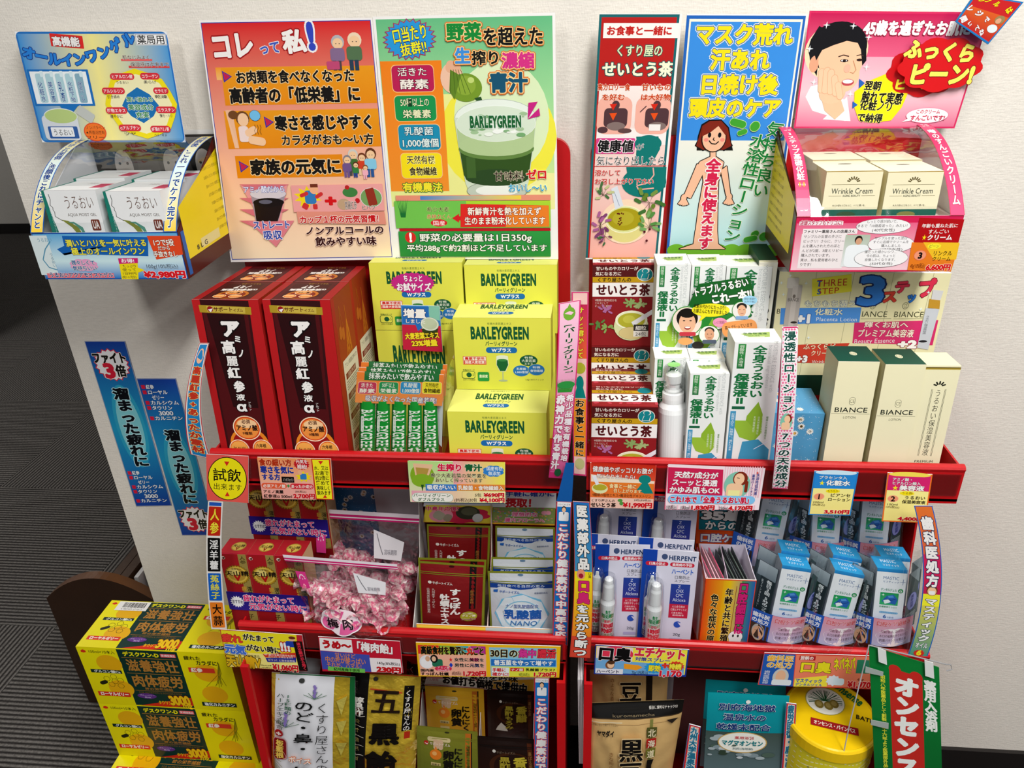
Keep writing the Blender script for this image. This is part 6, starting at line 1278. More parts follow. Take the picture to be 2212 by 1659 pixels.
# booklet box
def booklets():
    l, r = at('N', 1098, 975, Pl(.82)), at('N', 1495, 985, Pl(.82)); x0, x1 = l.x, r.x; zt = (l.z+r.z)/2; y0, y1 = .82, .90; zb = .5575; zk = at('N', 1300, 712, Pl(.9)).z
    t = thing('booklet_box', 'rainbow printed card box with tooth drawing, filled with booklets', 'box', ((x0+x1)/2, .86, zb))
    m = MB(); m.cur = 'laminate'; m.box(x0, x1, y0, y0+.0015, zb, zt, '#e8e0d8'); f = Face(m, Vector((x0,y0,zt)), Vector((x1,y0,zt)), Vector((x0,y0,zb)), Vector((x1,y0,zb)))
    f.canvas(100,130); f.fill('#e04a1c'); f.R(1.5,1.5,98.5,130,'#e8541c','#2a6aa0',horiz=True,c2='#e8c41c'); f.R(1.5,1.5,36,130,'#e05a1c','#e8a41c',horiz=True); f.R(72,1.5,98.5,100,'#5a9a4c','#2c6ab0',horiz=True)
    f.T('口腔細菌は',68,4,86,90,'#d02a7c','#2a1420',b=.05,ow=.04,v=True); f.T('年齢と共に繁殖',42,14,58,104,'#1a1410','#f0d88c',b=.03,ow=.05,v=True); f.T('色々な症状の原因に',14,24,30,128,'#1a1410','#f0d88c',b=.03,ow=.05,v=True)
    f.L([(63,10),(61,104)],.0006,'#8a1a10'); f.E(58,84,88,104,'#eeeeee','#444',.04); f.Q([(60,96),(86,96),(82,116),(76,106),(70,106),(64,116)],'#eeeeee'); f.E(66,90,70,95,'#333'); f.E(76,90,80,95,'#333'); f.star(28,108,86,132,'#c8321c',14,.85); f.T('30歳以上で',32,106,82,114,'#f4e23a','#2a1008',b=.03,ow=.04); f.T('約80%',40,116,76,126,'#f4e23a','#2a1008',b=.05,ow=.04)
    sp = [(y0,zb),(y0,zt),(y0+.02,zt+(zk-zt)*.6),(y1,zk),(y1,zb)]
    m.prism(sp, x0, x0+.0012, '#e4dce8'); m.prism(sp, x1-.0012, x1, '#e4dce8'); m.box(x0, x1, y1, y1+.0012, zb, zk, '#dcd4e4'); m.box((x0+x1)/2-.003, (x0+x1)/2-.002, y0, y1, zb, min(zt,zk), '#dcc8d8'); m.box(x0, x1, y0, y1, zb-.001, zb, '#ccc')
    g = Face(m, Vector((x0-.0002,y1,zt)), Vector((x0-.0002,y0,zt)), Vector((x0-.0002,y1,zb)), Vector((x0-.0002,y0,zb))); g.canvas(60,100); g.h=.0001; g.fill('#e8682c'); g.RR(8,10,52,45,'#f0d8dc',.3); g.RR(8,50,52,90,'#f4e0e0',.3)
    m.build('box_body', t)
    for j, (xa, xb, c1, c2, n_, lab) in enumerate(((x0+.004, (x0+x1)/2-.008, '#e8b4c0', '#d84a74', 5, 'pink'), ((x0+x1)/2+.002, x1-.01, '#3c4448', '#5a6a60', 6, 'dark'))):
        for i in range(n_):
            yy = y0+.006+.0; xx = xa + (xb-xa)*i/(n_-1); zz = zt + .006 + .003*(i % 2) + .006*(n_-i)/n_
            m = MB(); m.cur = 'laminate'; V = [Vector((xx, y0+.005, zt-.006)), Vector((xx-.012, y1-.006, zk-.004+.003*(i % 3))), Vector((xx-.012, y1-.006, zb+.01)), Vector((xx, y0+.005, zb+.01))]
            m.hexa(V + [p + Vector((.0012, .0004, 0)) for p in V], dict(a=c2, t=(c1, c2, c1)[i % 3], f=c1)); V2 = [p + Vector((.0014,.0004,-.0014)) for p in V]; m.hexa(V2 + [p + Vector((.0006,0,0)) for p in V2], dict(a='#e8e4e4'))
            tag(m.build('booklet'), f'thin {lab} covered booklet standing in the rainbow card box', 'booklet', f'{lab} booklets in the box')
booklets()
m, f = board('backer_card', 'orange and teal card about oral care from thirty-five years, behind the booklets', 'card', 'N', [(1035,330),(1455,345),(1415,760),(1015,745)], Pl(.935, .7, 5)); f.fill('#e0541c'); f.R(1045,430,1445,598,'#1c8494'); f.R(1040,345,1448,430,'#1c8494'); f.R(1030,612,1405,700,'#e0602c')
f.T('35歳',1060,440,1420,520,'#f2f0ee','#16181c',b=.06,ow=.05); f.T('からの',1090,525,1355,592,'#f2f0ee','#16181c',b=.04,ow=.05); f.T('口腔ケア',1050,625,1395,690,'#f4f2f4','#2a5ab0',b=.04,ow=.05); f.R(1020,705,1400,745,'#8a1c14'); done(m, f)
# dental gel packs
def mastic(tl, tr, br, bl, Y, label):
    pl = Pl(Y, .58, 5); P = [at('O', *q, pl) for q in (tl, tr, br, bl)]; n = pl.n.normalized(); U = (P[1]-P[0]).normalized(); up = (P[0]-P[3]).normalized()
    t = thing('dental_gel_pack', label, 'dental gel pack', (P[2]+P[3])/2, 'dental gel packs in clear bags')
    d = .028; m = MB(); m.hexa(P + [p - n*d for p in P], dict(a='#e6eaee', t='#2f9ad0', l='#c8d4dc', r='#c8d0d8')); f = Face(m, P[0], P[1], P[3], P[2]); H = 100*f.H/f.W; f.canvas(100, H); f.fill('#eaeef2','#e2e6ee')
    f.R(0,-1,100,13,'#2f9ad8','#2484c0'); f.T('MASTIC',22,30,76,43,'#3a6aa0',b=.0); f.T('マスティック',22,48,78,57,'#3a6aa0',b=.01); f.L([(90,38),(90,62)],.0006,'#3a6aa0'); f.L([(80,50),(98,50)],.0006,'#3a6aa0')
    f.T('デンタルジェル',18,80,72,92,'#1c8a6a',b=.02); f.E(76,78,94,96,'#1c9a5a'); f.T('α',80,82,90,92,'#f0f4f0',b=.02); f.R(18,98,80,150,'#1fa060','#3fb47c'); f.star(22,102,34,114,'#e8f4ec',4,.3)
    f.Q([(24,136),(40,112),(62,104),(78,122),(72,146),(40,140)],'#2c6ab8'); f.Q([(30,132),(46,124),(56,136),(36,146)],'#e8f0f4'); f.Q([(44,112),(60,108),(66,116),(48,120)],'#5a9ad8'); f.L([(34,126),(58,128),(72,122)],.0008,'#123a70')
    f.T('歯槽膿漏をふせぐ',18,154,80,162,'#3aa074'); f.RR(20,178,84,186,'#8abce0',1.); f.T('マスティックオイル',26,179,78,185,'#2a5a90'); f.T('6',34,192,46,206,'#2a6ab0',b=.02); f.T('%配合',48,198,72,206,'#8aa8c8')
    tp = Face(m, P[0]-n*d, P[1]-n*d, P[0], P[1]); tp.canvas(100,90); tp.fill('#2f9ad0','#3aa8dc'); tp.T('MASTIC',24,20,76,44,'#e8f2f8',b=.0); tp.T('マスティック',24,54,80,72,'#e8f2f8',b=.01)
    m.build('carton', t)
    L0 = P[0] - U*.003 - up*.008; m = MB(); m.cur = 'laminate'; dl = (n*-.02 - U*.022)
    q = [L0 + dl, L0, P[3] - U*.004, P[3] - U*.004 + dl*1.0]; m.poly(q, lin('#3a4a50')); m.poly([p - n*.0003 for p in q[::-1]], lin('#ccd')); g = Face(m, q[0], q[1], q[3], q[2]); g.canvas(60,250); g.R(2,2,58,62,'#aebcc4','#7a8a94'); g.R(14,60,58,250,'#22343a'); g.T('歯ブラシはもう古い！',18,70,24,200,'#c8d4d8',v=True); g.T('毎日2回',34,64,50,128,'#e4ecee',v=True,b=.03); g.T('5分の',34,134,50,176,'#e4ecee',v=True,b=.04); g.T('ブラッシング',34,180,50,250,'#dfe8ea',v=True,b=.02); m.build('leaflet', t)
    R0 = P[1] + U*.003 - up*.006; dr = (n*-.02 + U*.022); q = [R0, R0 + dr, P[2] + U*.004 + dr, P[2] + U*.004]
    m = MB(); m.cur = 'laminate'; m.poly(q, lin('#3a5458')); m.poly([p - n*.0003 for p in q[::-1]], lin('#ccd')); g = Face(m, q[0], q[1], q[3], q[2]); g.canvas(60,250); g.Q([(2,0),(58,0),(58,60)],'#8a9aa0'); g.E(4,92,56,168,'#9aa0dc','#3a4aa0',.06); g.T('累計出荷',22,102,38,158,'#2a3a98',v=True,b=.03); g.lines(6,180,54,246,12,'#c0ccd0',seed=3); m.build('leaflet', t)
    # curved paper sleeve low on the bag
    a0 = P[3] - U*.030 + up*.024 + n*.004; a1 = P[2] + U*.018 + up*.024 + n*.004; b0, b1 = a0 - up*.046 , a1 - up*.046
    m = MB(); m.cur = 'laminate'; g = Face(m, a0, a1, b0, b1, warp=lambda a, b: .016*math.sin(math.pi*a)-.012, lay=0, n=(14,2)); g.canvas(100,38); g.fill('#3a6ac4'); g.h=.0004; g.R(0,0,34,38,'#2c64c0'); g.T('歯科医',6,3,31,9.5,'#f0f2f6',b=.03); g.T('の処方',6,10.5,31,17,'#f0f2f6',b=.03)
    g.R(2,18,32,38,'#4a3a30'); g.E(9,18,27,40,'#b8b4b0'); g.E(10,21,26,41,'#dcb090'); g.L([(13,28),(16,27.5)],.0005,'#3a2a24'); g.L([(20,27.5),(23,28)],.0005,'#3a2a24'); g.R(34,0,100,38,'#e89aa8','#b8c4e4'); g.T('口腔ケア歯磨き',38,3,96,9.5,'#d84a5c','#f4e8ec',b=.02,ow=.03); g.blob(38,12,96,38,'#f4eef2',7)
    for i, tx in enumerate(('「口臭が強い人、口ねばる人へ」','お口の粘膜を守りながら','抗菌バランスを整える')): g.T(tx,44,15+i*6,90,19+i*6,'#5a2a34')
    m.build('paper_sleeve', t)
    m = MB(); e = n*.009; q = [P[0]-U*.018+up*.016+e*.2, P[1]+U*.014+up*.018+e*.2, b1+e+U*.002, b0+e-U*.002]; g = Face(m, q[0], q[1], q[3], q[2], warp=lambda a, b: .010*math.sin(math.pi*a)+.0016*math.sin(a*31+b*9), lay=0, n=(24,10)); g.mat = 'clear_film'; g.canvas(1,1); g.fill('#fff'); m.build('clear_bag', t, smooth=True)
    return t
m1 = mastic((325,868),(552,903),(440,1372),(222,1347), .818, 'dental gel pack in clear bag at the front beside the booklet box')
m2 = mastic((735,905),(965,950),(835,1382),(617,1358), .818, 'dental gel pack in clear bag at the front, middle of three, tilted')
m3 = mastic((1065,890),(1300,910),(1243,1386),(1018,1362), .818, 'dental gel pack in clear bag at the front beside the arched shelf end strip')
o0 = at('O', 325, 868, Pl(.818))
for src, s_, (px, py), Y, lab in ((m1,(325,868),(318,752),.848,'dental gel pack behind the front one at the booklet side'),(m2,(735,905),(722,785),.848,'dental gel pack behind the tilted middle one'),(m3,(1065,890),(1095,800),.848,'dental gel pack behind the front one at the shelf end'),
        (m1,(325,868),(185,270),.905,'dental gel pack in the raised rear row beside the thirty-five years card'),(m3,(1065,890),(565,300),.905,'dental gel pack in the raised rear row, middle of three'),(m3,(1065,890),(955,300),.905,'dental gel pack in the raised rear row at the shelf end')):
    dup(src, at('O', px, py, Pl(Y)) - at('O', *s_, Pl(.818)), lab)
m = MB(); m.cur = 'laminate'; a, b = at('O', 60, 700, Pl(.90)), at('O', 1240, 700, Pl(.90)); m.box(a.x, b.x-.002, .93, .933, .556, .79, '#e8e4e4'); m.box(a.x, b.x, .895, .93, .556, .615, '#e4e0e0'); tag(m.build('riser_block'), 'white card step behind and under the rear dental gel packs', 'riser')
# ------------------------------------------------------------------ bottom shelf of the left rack
def bag(v, q, pl, name, label, cat, art, mat='satin', bulge=.014, base='#fff', group=None, hem=.03, seed=1, wr=.0009, back='#ccc', n=(30,40)):
    """flat-seamed bag: two bulging walls closed at the seams"""
    P = [at(v, *p, pl) for p in q]; t = thing(name, label, cat, (P[2]+P[3])/2, group); rn = random.Random(seed); ph = [rn.random()*6 for _ in range(6)]
    def wf(a, b):
        a_, b_ = min(max(a, 0), 1), min(max((b-hem)/(1-hem), 0), 1)
        e = max(0., math.sin(math.pi*a_))**.55*max(0., math.sin(math.pi*min(b_, 1)*.92))**.6 if b_ > 0 else 0
        return bulge*e + wr*(math.sin(a*17+b*9+ph[0])*math.sin(b*21+ph[1]) + .7*math.sin(a*33-b*15+ph[2]))*min(1, b_*4)*min(1, a_*6)*min(1, (1-a_)*6)
    m = MB(); m.cur = mat; f = Face(m, P[0], P[1], P[3], P[2], warp=wf, lay=0, n=n); f.canvas(100, 100*f.H/f.W); f.fill(base); f.h = .0007; f.lift = .0009 + bulge*.1; art(f, 100*f.H/f.W); m.build('front_wall', t, smooth=True)
    m = MB(); m.cur = mat; g = Face(m, P[0], P[1], P[3], P[2], warp=lambda a, b: -wf(a, b)*.8, lay=0, n=(10,12)); g.canvas(1,1); g.fill(back); m.build('back_wall', t, smooth=True)
    return t
GOLD = '#e8c850'
def art_white(f, H):
    m0 = f.mat; f.mat = 'foil'; f.R(0,0,10,H,GOLD); f.R(76,0,94,H,'#e0c240'); f.mat = 'gloss'; f.R(94,0,100,H,'#1c6a3a'); f.R(10,0,100,1.6,'#1c6a3a'); f.R(5,1.6,76,H,'#dcdde2'); f.E(34,4.5,41,10,'#3a3a38')
    K = '#1a1c1c'; f.T('のど・鼻・',30,30,54,106,K,b=.01,v=True); f.T('くすり屋さんの',56,32,72,136,K,b=-.01,v=True); f.T('15種類の',18,24,27,52,'#2a6a4a',v=True,b=.01); f.T('ハーブエキス配合',8,24,18,74,'#2a4a3c',v=True)
    f.E(6,76,17,87,'#b0282c'); f.T('+',8,78,15,85,'#f4e8e0',b=.05); f.RR(4,88,22,122,'#8e1c24',.6,line='#c89a9a',lw=.1); f.T('板藍根',8,91,18,119,'#e8c860',v=True,b=.04)
    f.T('ボイス',24,112,52,122,'#f4ece4','#e8843c',b=.02,ow=.05); f.T('ケア飴',26,126,50,170,K,b=.02,v=True)
    for x, y, s in ((54,20,1.1),(20,60,1.3)):
        for k in range(9): f.E(x-1.6*s+((k*7)%3-1)*.7,y-8*s+k*1.7*s,x+1.6*s+((k*5)%3-1)*.7,y-5.6*s+k*1.7*s,'#8a78b8')
        for k in range(6): f.L([(x,y+8*s),(x+(-12+5*k)*s,y+(-2+abs(k-2.5)*2)*s)],.0008,'#4a7a54')
    for k in range(10): f.L([(4,H*.62+k*2),(10+k*1.5,H*.55+k*8)],.0007,'#8a9a5a')
    f.mat = 'foil'
    for k in range(3): f.Q([(80,30+k*30),(92,24+k*34),(86,50+k*30)],'#f0e070')
    f.mat = m0
bag('P', ((640,560),(1545,610),(1545,1900),(640,1860)), Pl(.80, .45, 6), 'candy_bag', 'white throat candy bag with green edge and black vertical lettering', 'bag', art_white, mat='gloss', base='#d8d9de', group='gold foil candy bags', seed=4)
def art_black(f, H):
    m0 = f.mat; f.mat = 'gloss'; f.R(0,0,27,H,'#161414'); f.R(27,0,100,1.6,'#b02a1c'); f.mat = 'foil'; f.R(27,1.6,100,H,'#e8c848'); f.mat = 'gloss'; f.E(33,4,40,10,'#2a2420')
    f.L([(30,22),(76,26)],.002,'#c0402c'); f.T('五',32,18,76,62,'#2a1c14',b=.02); f.T('黒',32,76,76,114,'#171210',b=.05); f.T('飴',28,128,74,168,'#171210',b=.05); f.R(78,16,92,94,'#141212'); f.T('くすり屋さんの',80,20,90,92,'#e8e4e0',b=.01,v=True); f.T('味わい広がる',6,10,12,30,'#5a5048',v=True); f.T('醇黒酢',4,36,22,66,'#d8d4cc',v=True,b=.03)
    f.E(2,46,18,66,'#5a1c18'); f.T('酸・甘・糖・黒・旨',6,72,18,150,'#8a7a4a',v=True)
    for k in range(5): f.R(3,70+k*18,24,71+k*18,'#cfc8bc')
    f.R(82,96,90,108,'#b0341c'); f.mat = m0
bag('P', ((1500,560),(2262,600),(2180,1920),(1465,1900)), Pl(.815, .45, 6), 'candy_bag', 'black and gold foil candy bag with large black characters', 'bag', art_black, mat='foil', base='#e8c848', group='gold foil candy bags', seed=9, wr=.0012)
m = MB(); m.cur = 'foil'; q = [at('P', *p, Pl(.86)) for p in ((840,380),(1180,420),(1150,640),(800,640))]; f = Face(m, q[0], q[1], q[3], q[2], warp=lambda a, b: .008*math.sin(math.pi*min(max(a,0),1))*math.sin(math.pi*min(max(b,0),1)), lay=0, n=(10,10)); f.canvas(10,10); f.mat='gloss'; f.fill('#b8c0c4'); tag(m.build('candy_bag', smooth=True), 'pale grey candy bag top peeking out behind the white throat candy bag', 'bag', 'gold foil candy bags')
m = MB(); m.cur = 'foil'; q = [at('P', *p, Pl(.90)) for p in ((2105,430),(2330,460),(2330,760),(2100,760))]; f = Face(m, q[0], q[1], q[3], q[2], warp=lambda a, b: .006*math.sin(math.pi*min(max(a,0),1)), lay=0, n=(8,6)); f.canvas(40,60); f.fill('#4a3c14'); f.R(4,4,18,56,'#181614'); f.T('くすり',6,6,16,50,'#d8d4cc',v=True); tag(m.build('candy_bag', smooth=True), 'black labelled gold candy bag corner behind the price card', 'bag', 'gold foil candy bags')
def art_garlic(c0, c1, txt=True):
    def art(f, H):
        f.R(0,0,100,H,c0,c1); f.R(80,4,89,H,'#c8742a'); f.R(89,4,91,H,'#2a2418'); f.E(46,5,54,8,'#3a3a1c'); f.T('国産純粋にんにく使用',82,28,88,78,'#4a2a10',v=True)
        f.E(12,24,20,32,'#c83028'); f.Q([(13,29),(20,26),(18,31)],'#f0ece8'); f.T('サポートイズム',22,25,56,31,'#f0e0d0' if c0 != '#e8b828' else '#e8c88c',b=.02); f.RR(18,16,56,24,'#d8c898',.8); f.RR(28,20,36,38,'#d8b898',.9); f.RR(36,20,44,38,'#d8b898',.9)
        f.E(22,38,42,58,'#e8882c'); f.Q([(28,42),(36,42),(32,32)],'#e8882c'); f.E(26,42,34,50,'#f0b870'); f.T('にんにく',62,32,76,84,'#1c1a10',b=.04,v=True); f.T('卵黄',44,38,62,74,'#1c1a10',b=.04,v=True); f.R(24,64,40,70,'#dcc888'); f.T('卵黄末',25,65,39,69,'#3a2c10'); f.R(24,76,40,82,'#dcc888')
    return art
def art_vinegar(f, H):
    f.R(0,0,100,H,'#241410','#3a1c10'); f.E(20,26,96,80,'#4a2814'); f.E(26,22,32,28,'#d8d4cc'); f.T('サポートイズム',33,24,66,29,'#8a7a68'); f.T('香醋',62,34,84,74,'#c8b840',b=.04,v=True); f.T('黒酢もろみ',38,34,56,92,'#b0a038',b=.03,v=True)
    f.Q([(22,88),(30,76),(40,86),(44,98),(18,98)],'#d8d4c8'); f.R(86,8,94,H,'#5a2c14'); f.T('喜ばる黒',87,24,93,60,'#a8804a',v=True)
pG, pV = 'garlic egg pouches', 'black vinegar pouches'
pouch('Q', ((375,680),(985,715),(1003,1240),(410,1220)), Pl(.885, .4, 8), 'supplement_pouch', 'golden yellow garlic pouch in the raised rear row', pG, art_garlic('#e0b030','#d8a428'), edge='#d8a838')
pouch('Q', ((290,1092),(922,1160),(930,1760),(300,1740)), Pl(.80, .4, 8), 'supplement_pouch', 'olive green and gold garlic pouch at the front of the bottom shelf', pG, art_garlic('#8a8a30','#6f7a2c'), edge='#8c8a34')
pouch('Q', ((1020,718),(1510,740),(1520,1260),(1030,1240)), Pl(.885, .4, 8), 'supplement_pouch', 'dark brown vinegar pouch in the raised rear row', pV, art_vinegar, edge='#1c1412')
pouch('Q', ((918,1200),(1515,1240),(1560,1780),(935,1760)), Pl(.80, .4, 8), 'supplement_pouch', 'dark brown vinegar pouch at the front of the bottom shelf', pV, art_vinegar, edge='#1a1616')
def low_tray():
    t = thing('pouch_tray', 'white and yellow card tray with black lettered header holding garlic and vinegar pouches', 'display tray', (-.15, .9, .2))
    P = [at('Q', *q, Pl(.90, .4, 6)) for q in ((330,440),(1510,470),(1508,755),(370,672))]
    m, f = panel(t, 'header_card', P, '#e8e4e0', '#ddd'); f.fill('#e8e2d8'); f.view('Q'); f.R(350,590,940,612,'#e8a0a0'); f.Q([(900,628),(1505,612),(1505,748),(1000,700)],'#e0a838'); f.T('素材を吟味',830,560,1340,630,'#1c1a18',b=.03); f.T('ダブル使用',350,598,515,628,'#c82a3a'); f.T('お値打ち価格で提供中',555,612,1435,706,'#1a1614','#e8e0d0',b=.05,ow=.03,rot=4); f.L([(372,662),(1505,745)],.0012,'#c82a2a')
    done(m, f)
    m = MB(); l, r = at('Q', 365, 680, Pl(.9)).x-.003, at('Q', 1512, 760, Pl(.9)).x
    sp = [(.775,.19),(.775,.23),(.86,.33),(.898,.37),(.90,.19)]; m.prism(sp, l, l+.001, '#e4e0dc'); m.prism(sp, r, r+.001, '#e4e0dc'); m.prism(sp, (l+r)/2+.006, (l+r)/2+.007, '#e4d8d4'); m.box(l, r, .86, .9, .19, .245, '#ddd'); m.box(l, r, .775, .9, .188, .189, '#ddd'); m.build('tray_body', t)
low_tray()
# ------------------------------------------------------------------ bottom shelf of the right rack
def art_kinako(f, H):
    f.mat = 'gloss'; f.R(0,0,100,16,'#181614'); f.R(0,16,100,17,'#4a3a28'); f.T('kuromamecha',30,9,72,12,'#8a7a5c'); f.T('保存に便利なチャック付',66,3,94,6,'#d8d4cc'); f.mat = None
    f.R(2,20,40,21,'#e4d8b8'); f.T('この線に沿って開けてください',8,19,36,22,'#5a4a30'); f.R(4,22.5,98,22.8,'#8a6a40'); f.Q([(84,19),(96,19),(90,24)],'#2a2018')
    f.T('ヤマダイ',14,27,32,34,'#1c1814',b=.05); f.T('黒豆茶',37,34,62,124,'#16120f','#e8cfa0',b=.025,ow=.03,v=True)
    f.R(68,18,71,H,'#8a8a4a'); f.RR(65,25,75,36,'#5a5a28',.1); f.T('北',66,26,74,35,'#e8dcb8',b=.02); f.RR(65,37.5,75,48.5,'#b82a24',.1); f.T('海',66,38.5,74,47.5,'#f0e0c8',b=.02); f.RR(65,50,75,61,'#7a7a30',.1); f.T('道',66,51,74,60,'#e8dcb8',b=.02); f.Q([(67,64),(74,64),(72,72),(76,H),(66,H)],'#1c1814')
    f.T('きな粉のような香ばしさ',26,52,31,120,'#8a5a2c',v=True)
bag('S', ((120,238),(500,235),(480,560),(130,560)), Pl(.865, .45, 5), 'tea_bag_pouch', 'beige black bean tea pouch behind the front one, top hidden by the price card', 'pouch', lambda f, H: (f.T('豆茶',38,12,66,70,'#16120f','#e8cfa0',b=.025,ow=.03,v=True), f.T('のような香ばしさ',26,8,31,60,'#8a5a2c',v=True), f.R(72,0,80,80,'#2a2018')), base='#cfae78', mat='satin', group='beige black bean tea pouches', seed=11)
bag('S', ((82,398),(575,380),(500,820),(115,830)), Pl(.79, .45, 6), 'tea_bag_pouch', 'beige black bean tea pouch with black zip top, at the front', 'pouch', art_kinako, base='#d6b47c', mat='satin', group='beige black bean tea pouches', bulge=.024, seed=5)
# white paper files beside the bags
m = MB(); a = at('Q', 1985, 560, Pl(.80)); b = at('Q', 1990, 1400, Pl(.80))
for k in range(4): 
    m = MB(); x = a.x - .003 + k*.0022; m.hexa([Vector((x, .79, a.z)), Vector((x+.0014, .79, a.z)), Vector((b.x-.002+k*.002+.0014, .785, b.z)), Vector((b.x-.002+k*.002, .785, b.z)), Vector((x, .93, a.z)), Vector((x+.0014, .93, a.z)), Vector((b.x-.002+k*.002+.0014, .93, b.z)), Vector((b.x-.002+k*.002, .93, b.z))], '#e4e2e4'); tag(m.build('paper_file'), 'thin white paper file on edge beside the beige tea pouches', 'file', 'white files beside the tea pouches')
# bath salt sachets
def art_bath(f, H):
    f.R(0,0,100,H,'#0f9aa4','#0d8c98'); f.R(0,62,100,H,'#4a5a54','#6a8088'); rn = random.Random(6)
    for k in range(26): x, y = rn.uniform(2,80), rn.uniform(64,110); s = rn.uniform(6,18); f.E(x,y,x+s,y+s*.5,rn.choice(['#8a9aa0','#3a4a3c','#a8b4b8','#566a60','#c0c8cc']))
    f.R(0,0,100,62,'#12a0aa','#0e8f9c'); f.E(47,8,53,14,'#e8e8e4')
    f.T('別府海地獄',14,14,84,25,'#123a78','#dfe8ee',b=.024,ow=.028); f.T('温泉水の',20,30,74,41,'#123a78','#dfe8ee',b=.024,ow=.028); f.T('乾燥末配合',12,46,80,57,'#123a78','#dfe8ee',b=.024,ow=.028)
    f.E(15,60,77,96,'#c8a868'); f.E(16.5,61.5,75.5,94.5,'#ecece4'); f.T('薬用浴剤',36,67,60,72,'#c83040',b=.01); f.T('マグマオンセン',20,74,72,83,'#14848c',b=.04); f.T('別府(海地獄)',34,86,60,90,'#2a6a74')
bag('S', ((680,283),(1065,310),(1050,720),(650,700)), Pl(.855, .45, 5), 'bath_salt_sachet', 'teal bath salt sachet standing behind the front teal one', 'sachet', art_bath, base='#0f9aa4', mat='gloss', bulge=.002, wr=0, hem=.0, group='teal bath salt sachets')
bag('S', ((690,345),(1082,362),(1040,800),(665,790)), Pl(.79, .45, 5), 'bath_salt_sachet', 'teal bath salt sachet with oval label, at the front', 'sachet', art_bath, base='#0f9aa4', mat='gloss', bulge=.002, wr=0, hem=.0, group='teal bath salt sachets')
def art_strip(txt): 
    def a(f, H): f.R(0,0,100,H,'#1c5a9c'); f.R(5,3,95,H,'#d8302c'); f.R(16,12,84,H-6,'#eac8b8'); f.T(txt,20,16,80,H-14,'#2c7a98','#c8e0e8',b=.05,ow=.06,v=True)
    return a
for q, pl, txt, lab in ((((600,500),(655,515),(632,760),(562,760)), Pl(.785,.45,3), '九州大学温泉治療', 'narrow red bordered sign strip left of the teal sachet, leaning'), (((1068,398),(1116,404),(1098,760),(1040,760)), Pl(.782,.45,3), '疲労回復・肩こり・', 'narrow red bordered sign strip between teal sachet and yellow tin')):
    m, f = board('sign_strip', lab, 'sign', 'S', q, pl); f.canvas(100, 100*f.H/f.W); art_strip(txt)(f, 100*f.H/f.W); done(m, f)
# black inner box behind the sachets and grey divider
m = MB(); m.cur='plastic'; a, b = at('S', 500, 300, Pl(.93)), at('S', 1000, 300, Pl(.93)); m.box(a.x, b.x, .93, .94, .2, .50, '#1a1c20'); m.box(a.x-.03, a.x, .88, .94, .2, .47, '#8a888c'); tag(m.build('shelf_divider'), 'dark upright plastic board behind the teal sachets', 'divider')
def tin():
    c = at('S', 1283, 452, PlZ(Vector((0,0,.470)), Vector((0,0,1)))); r = .0635; c.z = .20; H = .27
    t = thing('bath_salt_tin', 'round yellow bath salt tin with pine cone lid behind the green banner', 'tin', c)
    m = MB(); m.cur = 'gloss'; m.lathe(c, Vector((0,0,1)), [(r*.97,0),(r*.97,H-.018)], col='#dfd02c', n=48)
    g = Face(m, Vector((c.x-r, c.y, .45)), Vector((c.x+r, c.y, .45)), Vector((c.x-r, c.y, .2)), Vector((c.x+r, c.y, .2)), warp=lambda a, b: math.sqrt(max(0, 1-(2*a-1)**2))*r*.972, lay=.0003, n=(24,8)); g.canvas(127,250)
    g.R(1,0,126,250,'#e4d838','#d8cc2c')
    for k in range(11): g.L([(x, 6+k*11+5*math.sin(x*.09+k*.3)) for x in range(4,124,6)],.0016,'#f0ecc0')
    for k in range(3): g.L([(26+k*9+3*math.sin(y*.2), y) for y in range(30,90,5)],.002,'#9aa05c')
    g.T('Onsense',34,30,120,62,'#1c6a3c','#f4f0c0',b=.04,ow=.04,rot=-6); g.E(58,66,92,104,'#8a4a24'); g.E(62,72,88,102,'#f0cca8'); g.E(68,86,71,89,'#3a2a20'); g.E(79,86,82,89,'#3a2a20'); g.T('薬用入浴剤',30,120,100,136,'#1c6a3c')
    m.build('tin_body', t)
    m = MB(); m.cur = 'gloss'; m.lathe(c, Vector((0,0,1)), [(r*1.0,H-.022),(r*1.02,H-.021),(r*1.02,H-.003),(r*.99,H),(r*.95,H+.001),(r*.93,H-.0005)], col='#ecc818', n=56)
    zt = c.z+H; g = Face(m, Vector((c.x-r,c.y+r,zt)), Vector((c.x+r,c.y+r,zt)), Vector((c.x-r,c.y-r,zt)), Vector((c.x+r,c.y-r,zt))); g.h=.0002; g.canvas(100,100)
    g.E(26,12,70,52,'#e8e8dc','#b0a850',.05); rn = random.Random(2)
    for k in range(40): a=rn.uniform(-3.4,.4); g.L([(48,32),(48+19*math.cos(a),32+15*math.sin(a))],.0007,'#2a5a38')
    for x, y in ((40,36),(50,38),(57,35)): g.E(x-5,y-5,x+5,y+7,'#8a7a3c'); g.E(x-3,y-3,x+3,y+4,'#a8985a')
    g.R(24,62,74,72,'#a8282c',rot=14); g.T('オンセンス・パインバス',27,64,71,70,'#f0e8d8',b=.03,rot=14); g.T('BATH',76,52,96,58,'#2a2a1c',b=.02,rot=20); g.T('Onsense',60,14,96,26,'#1c6a3c',b=.03,rot=50)
    m.build('tin_lid', t)
tin()
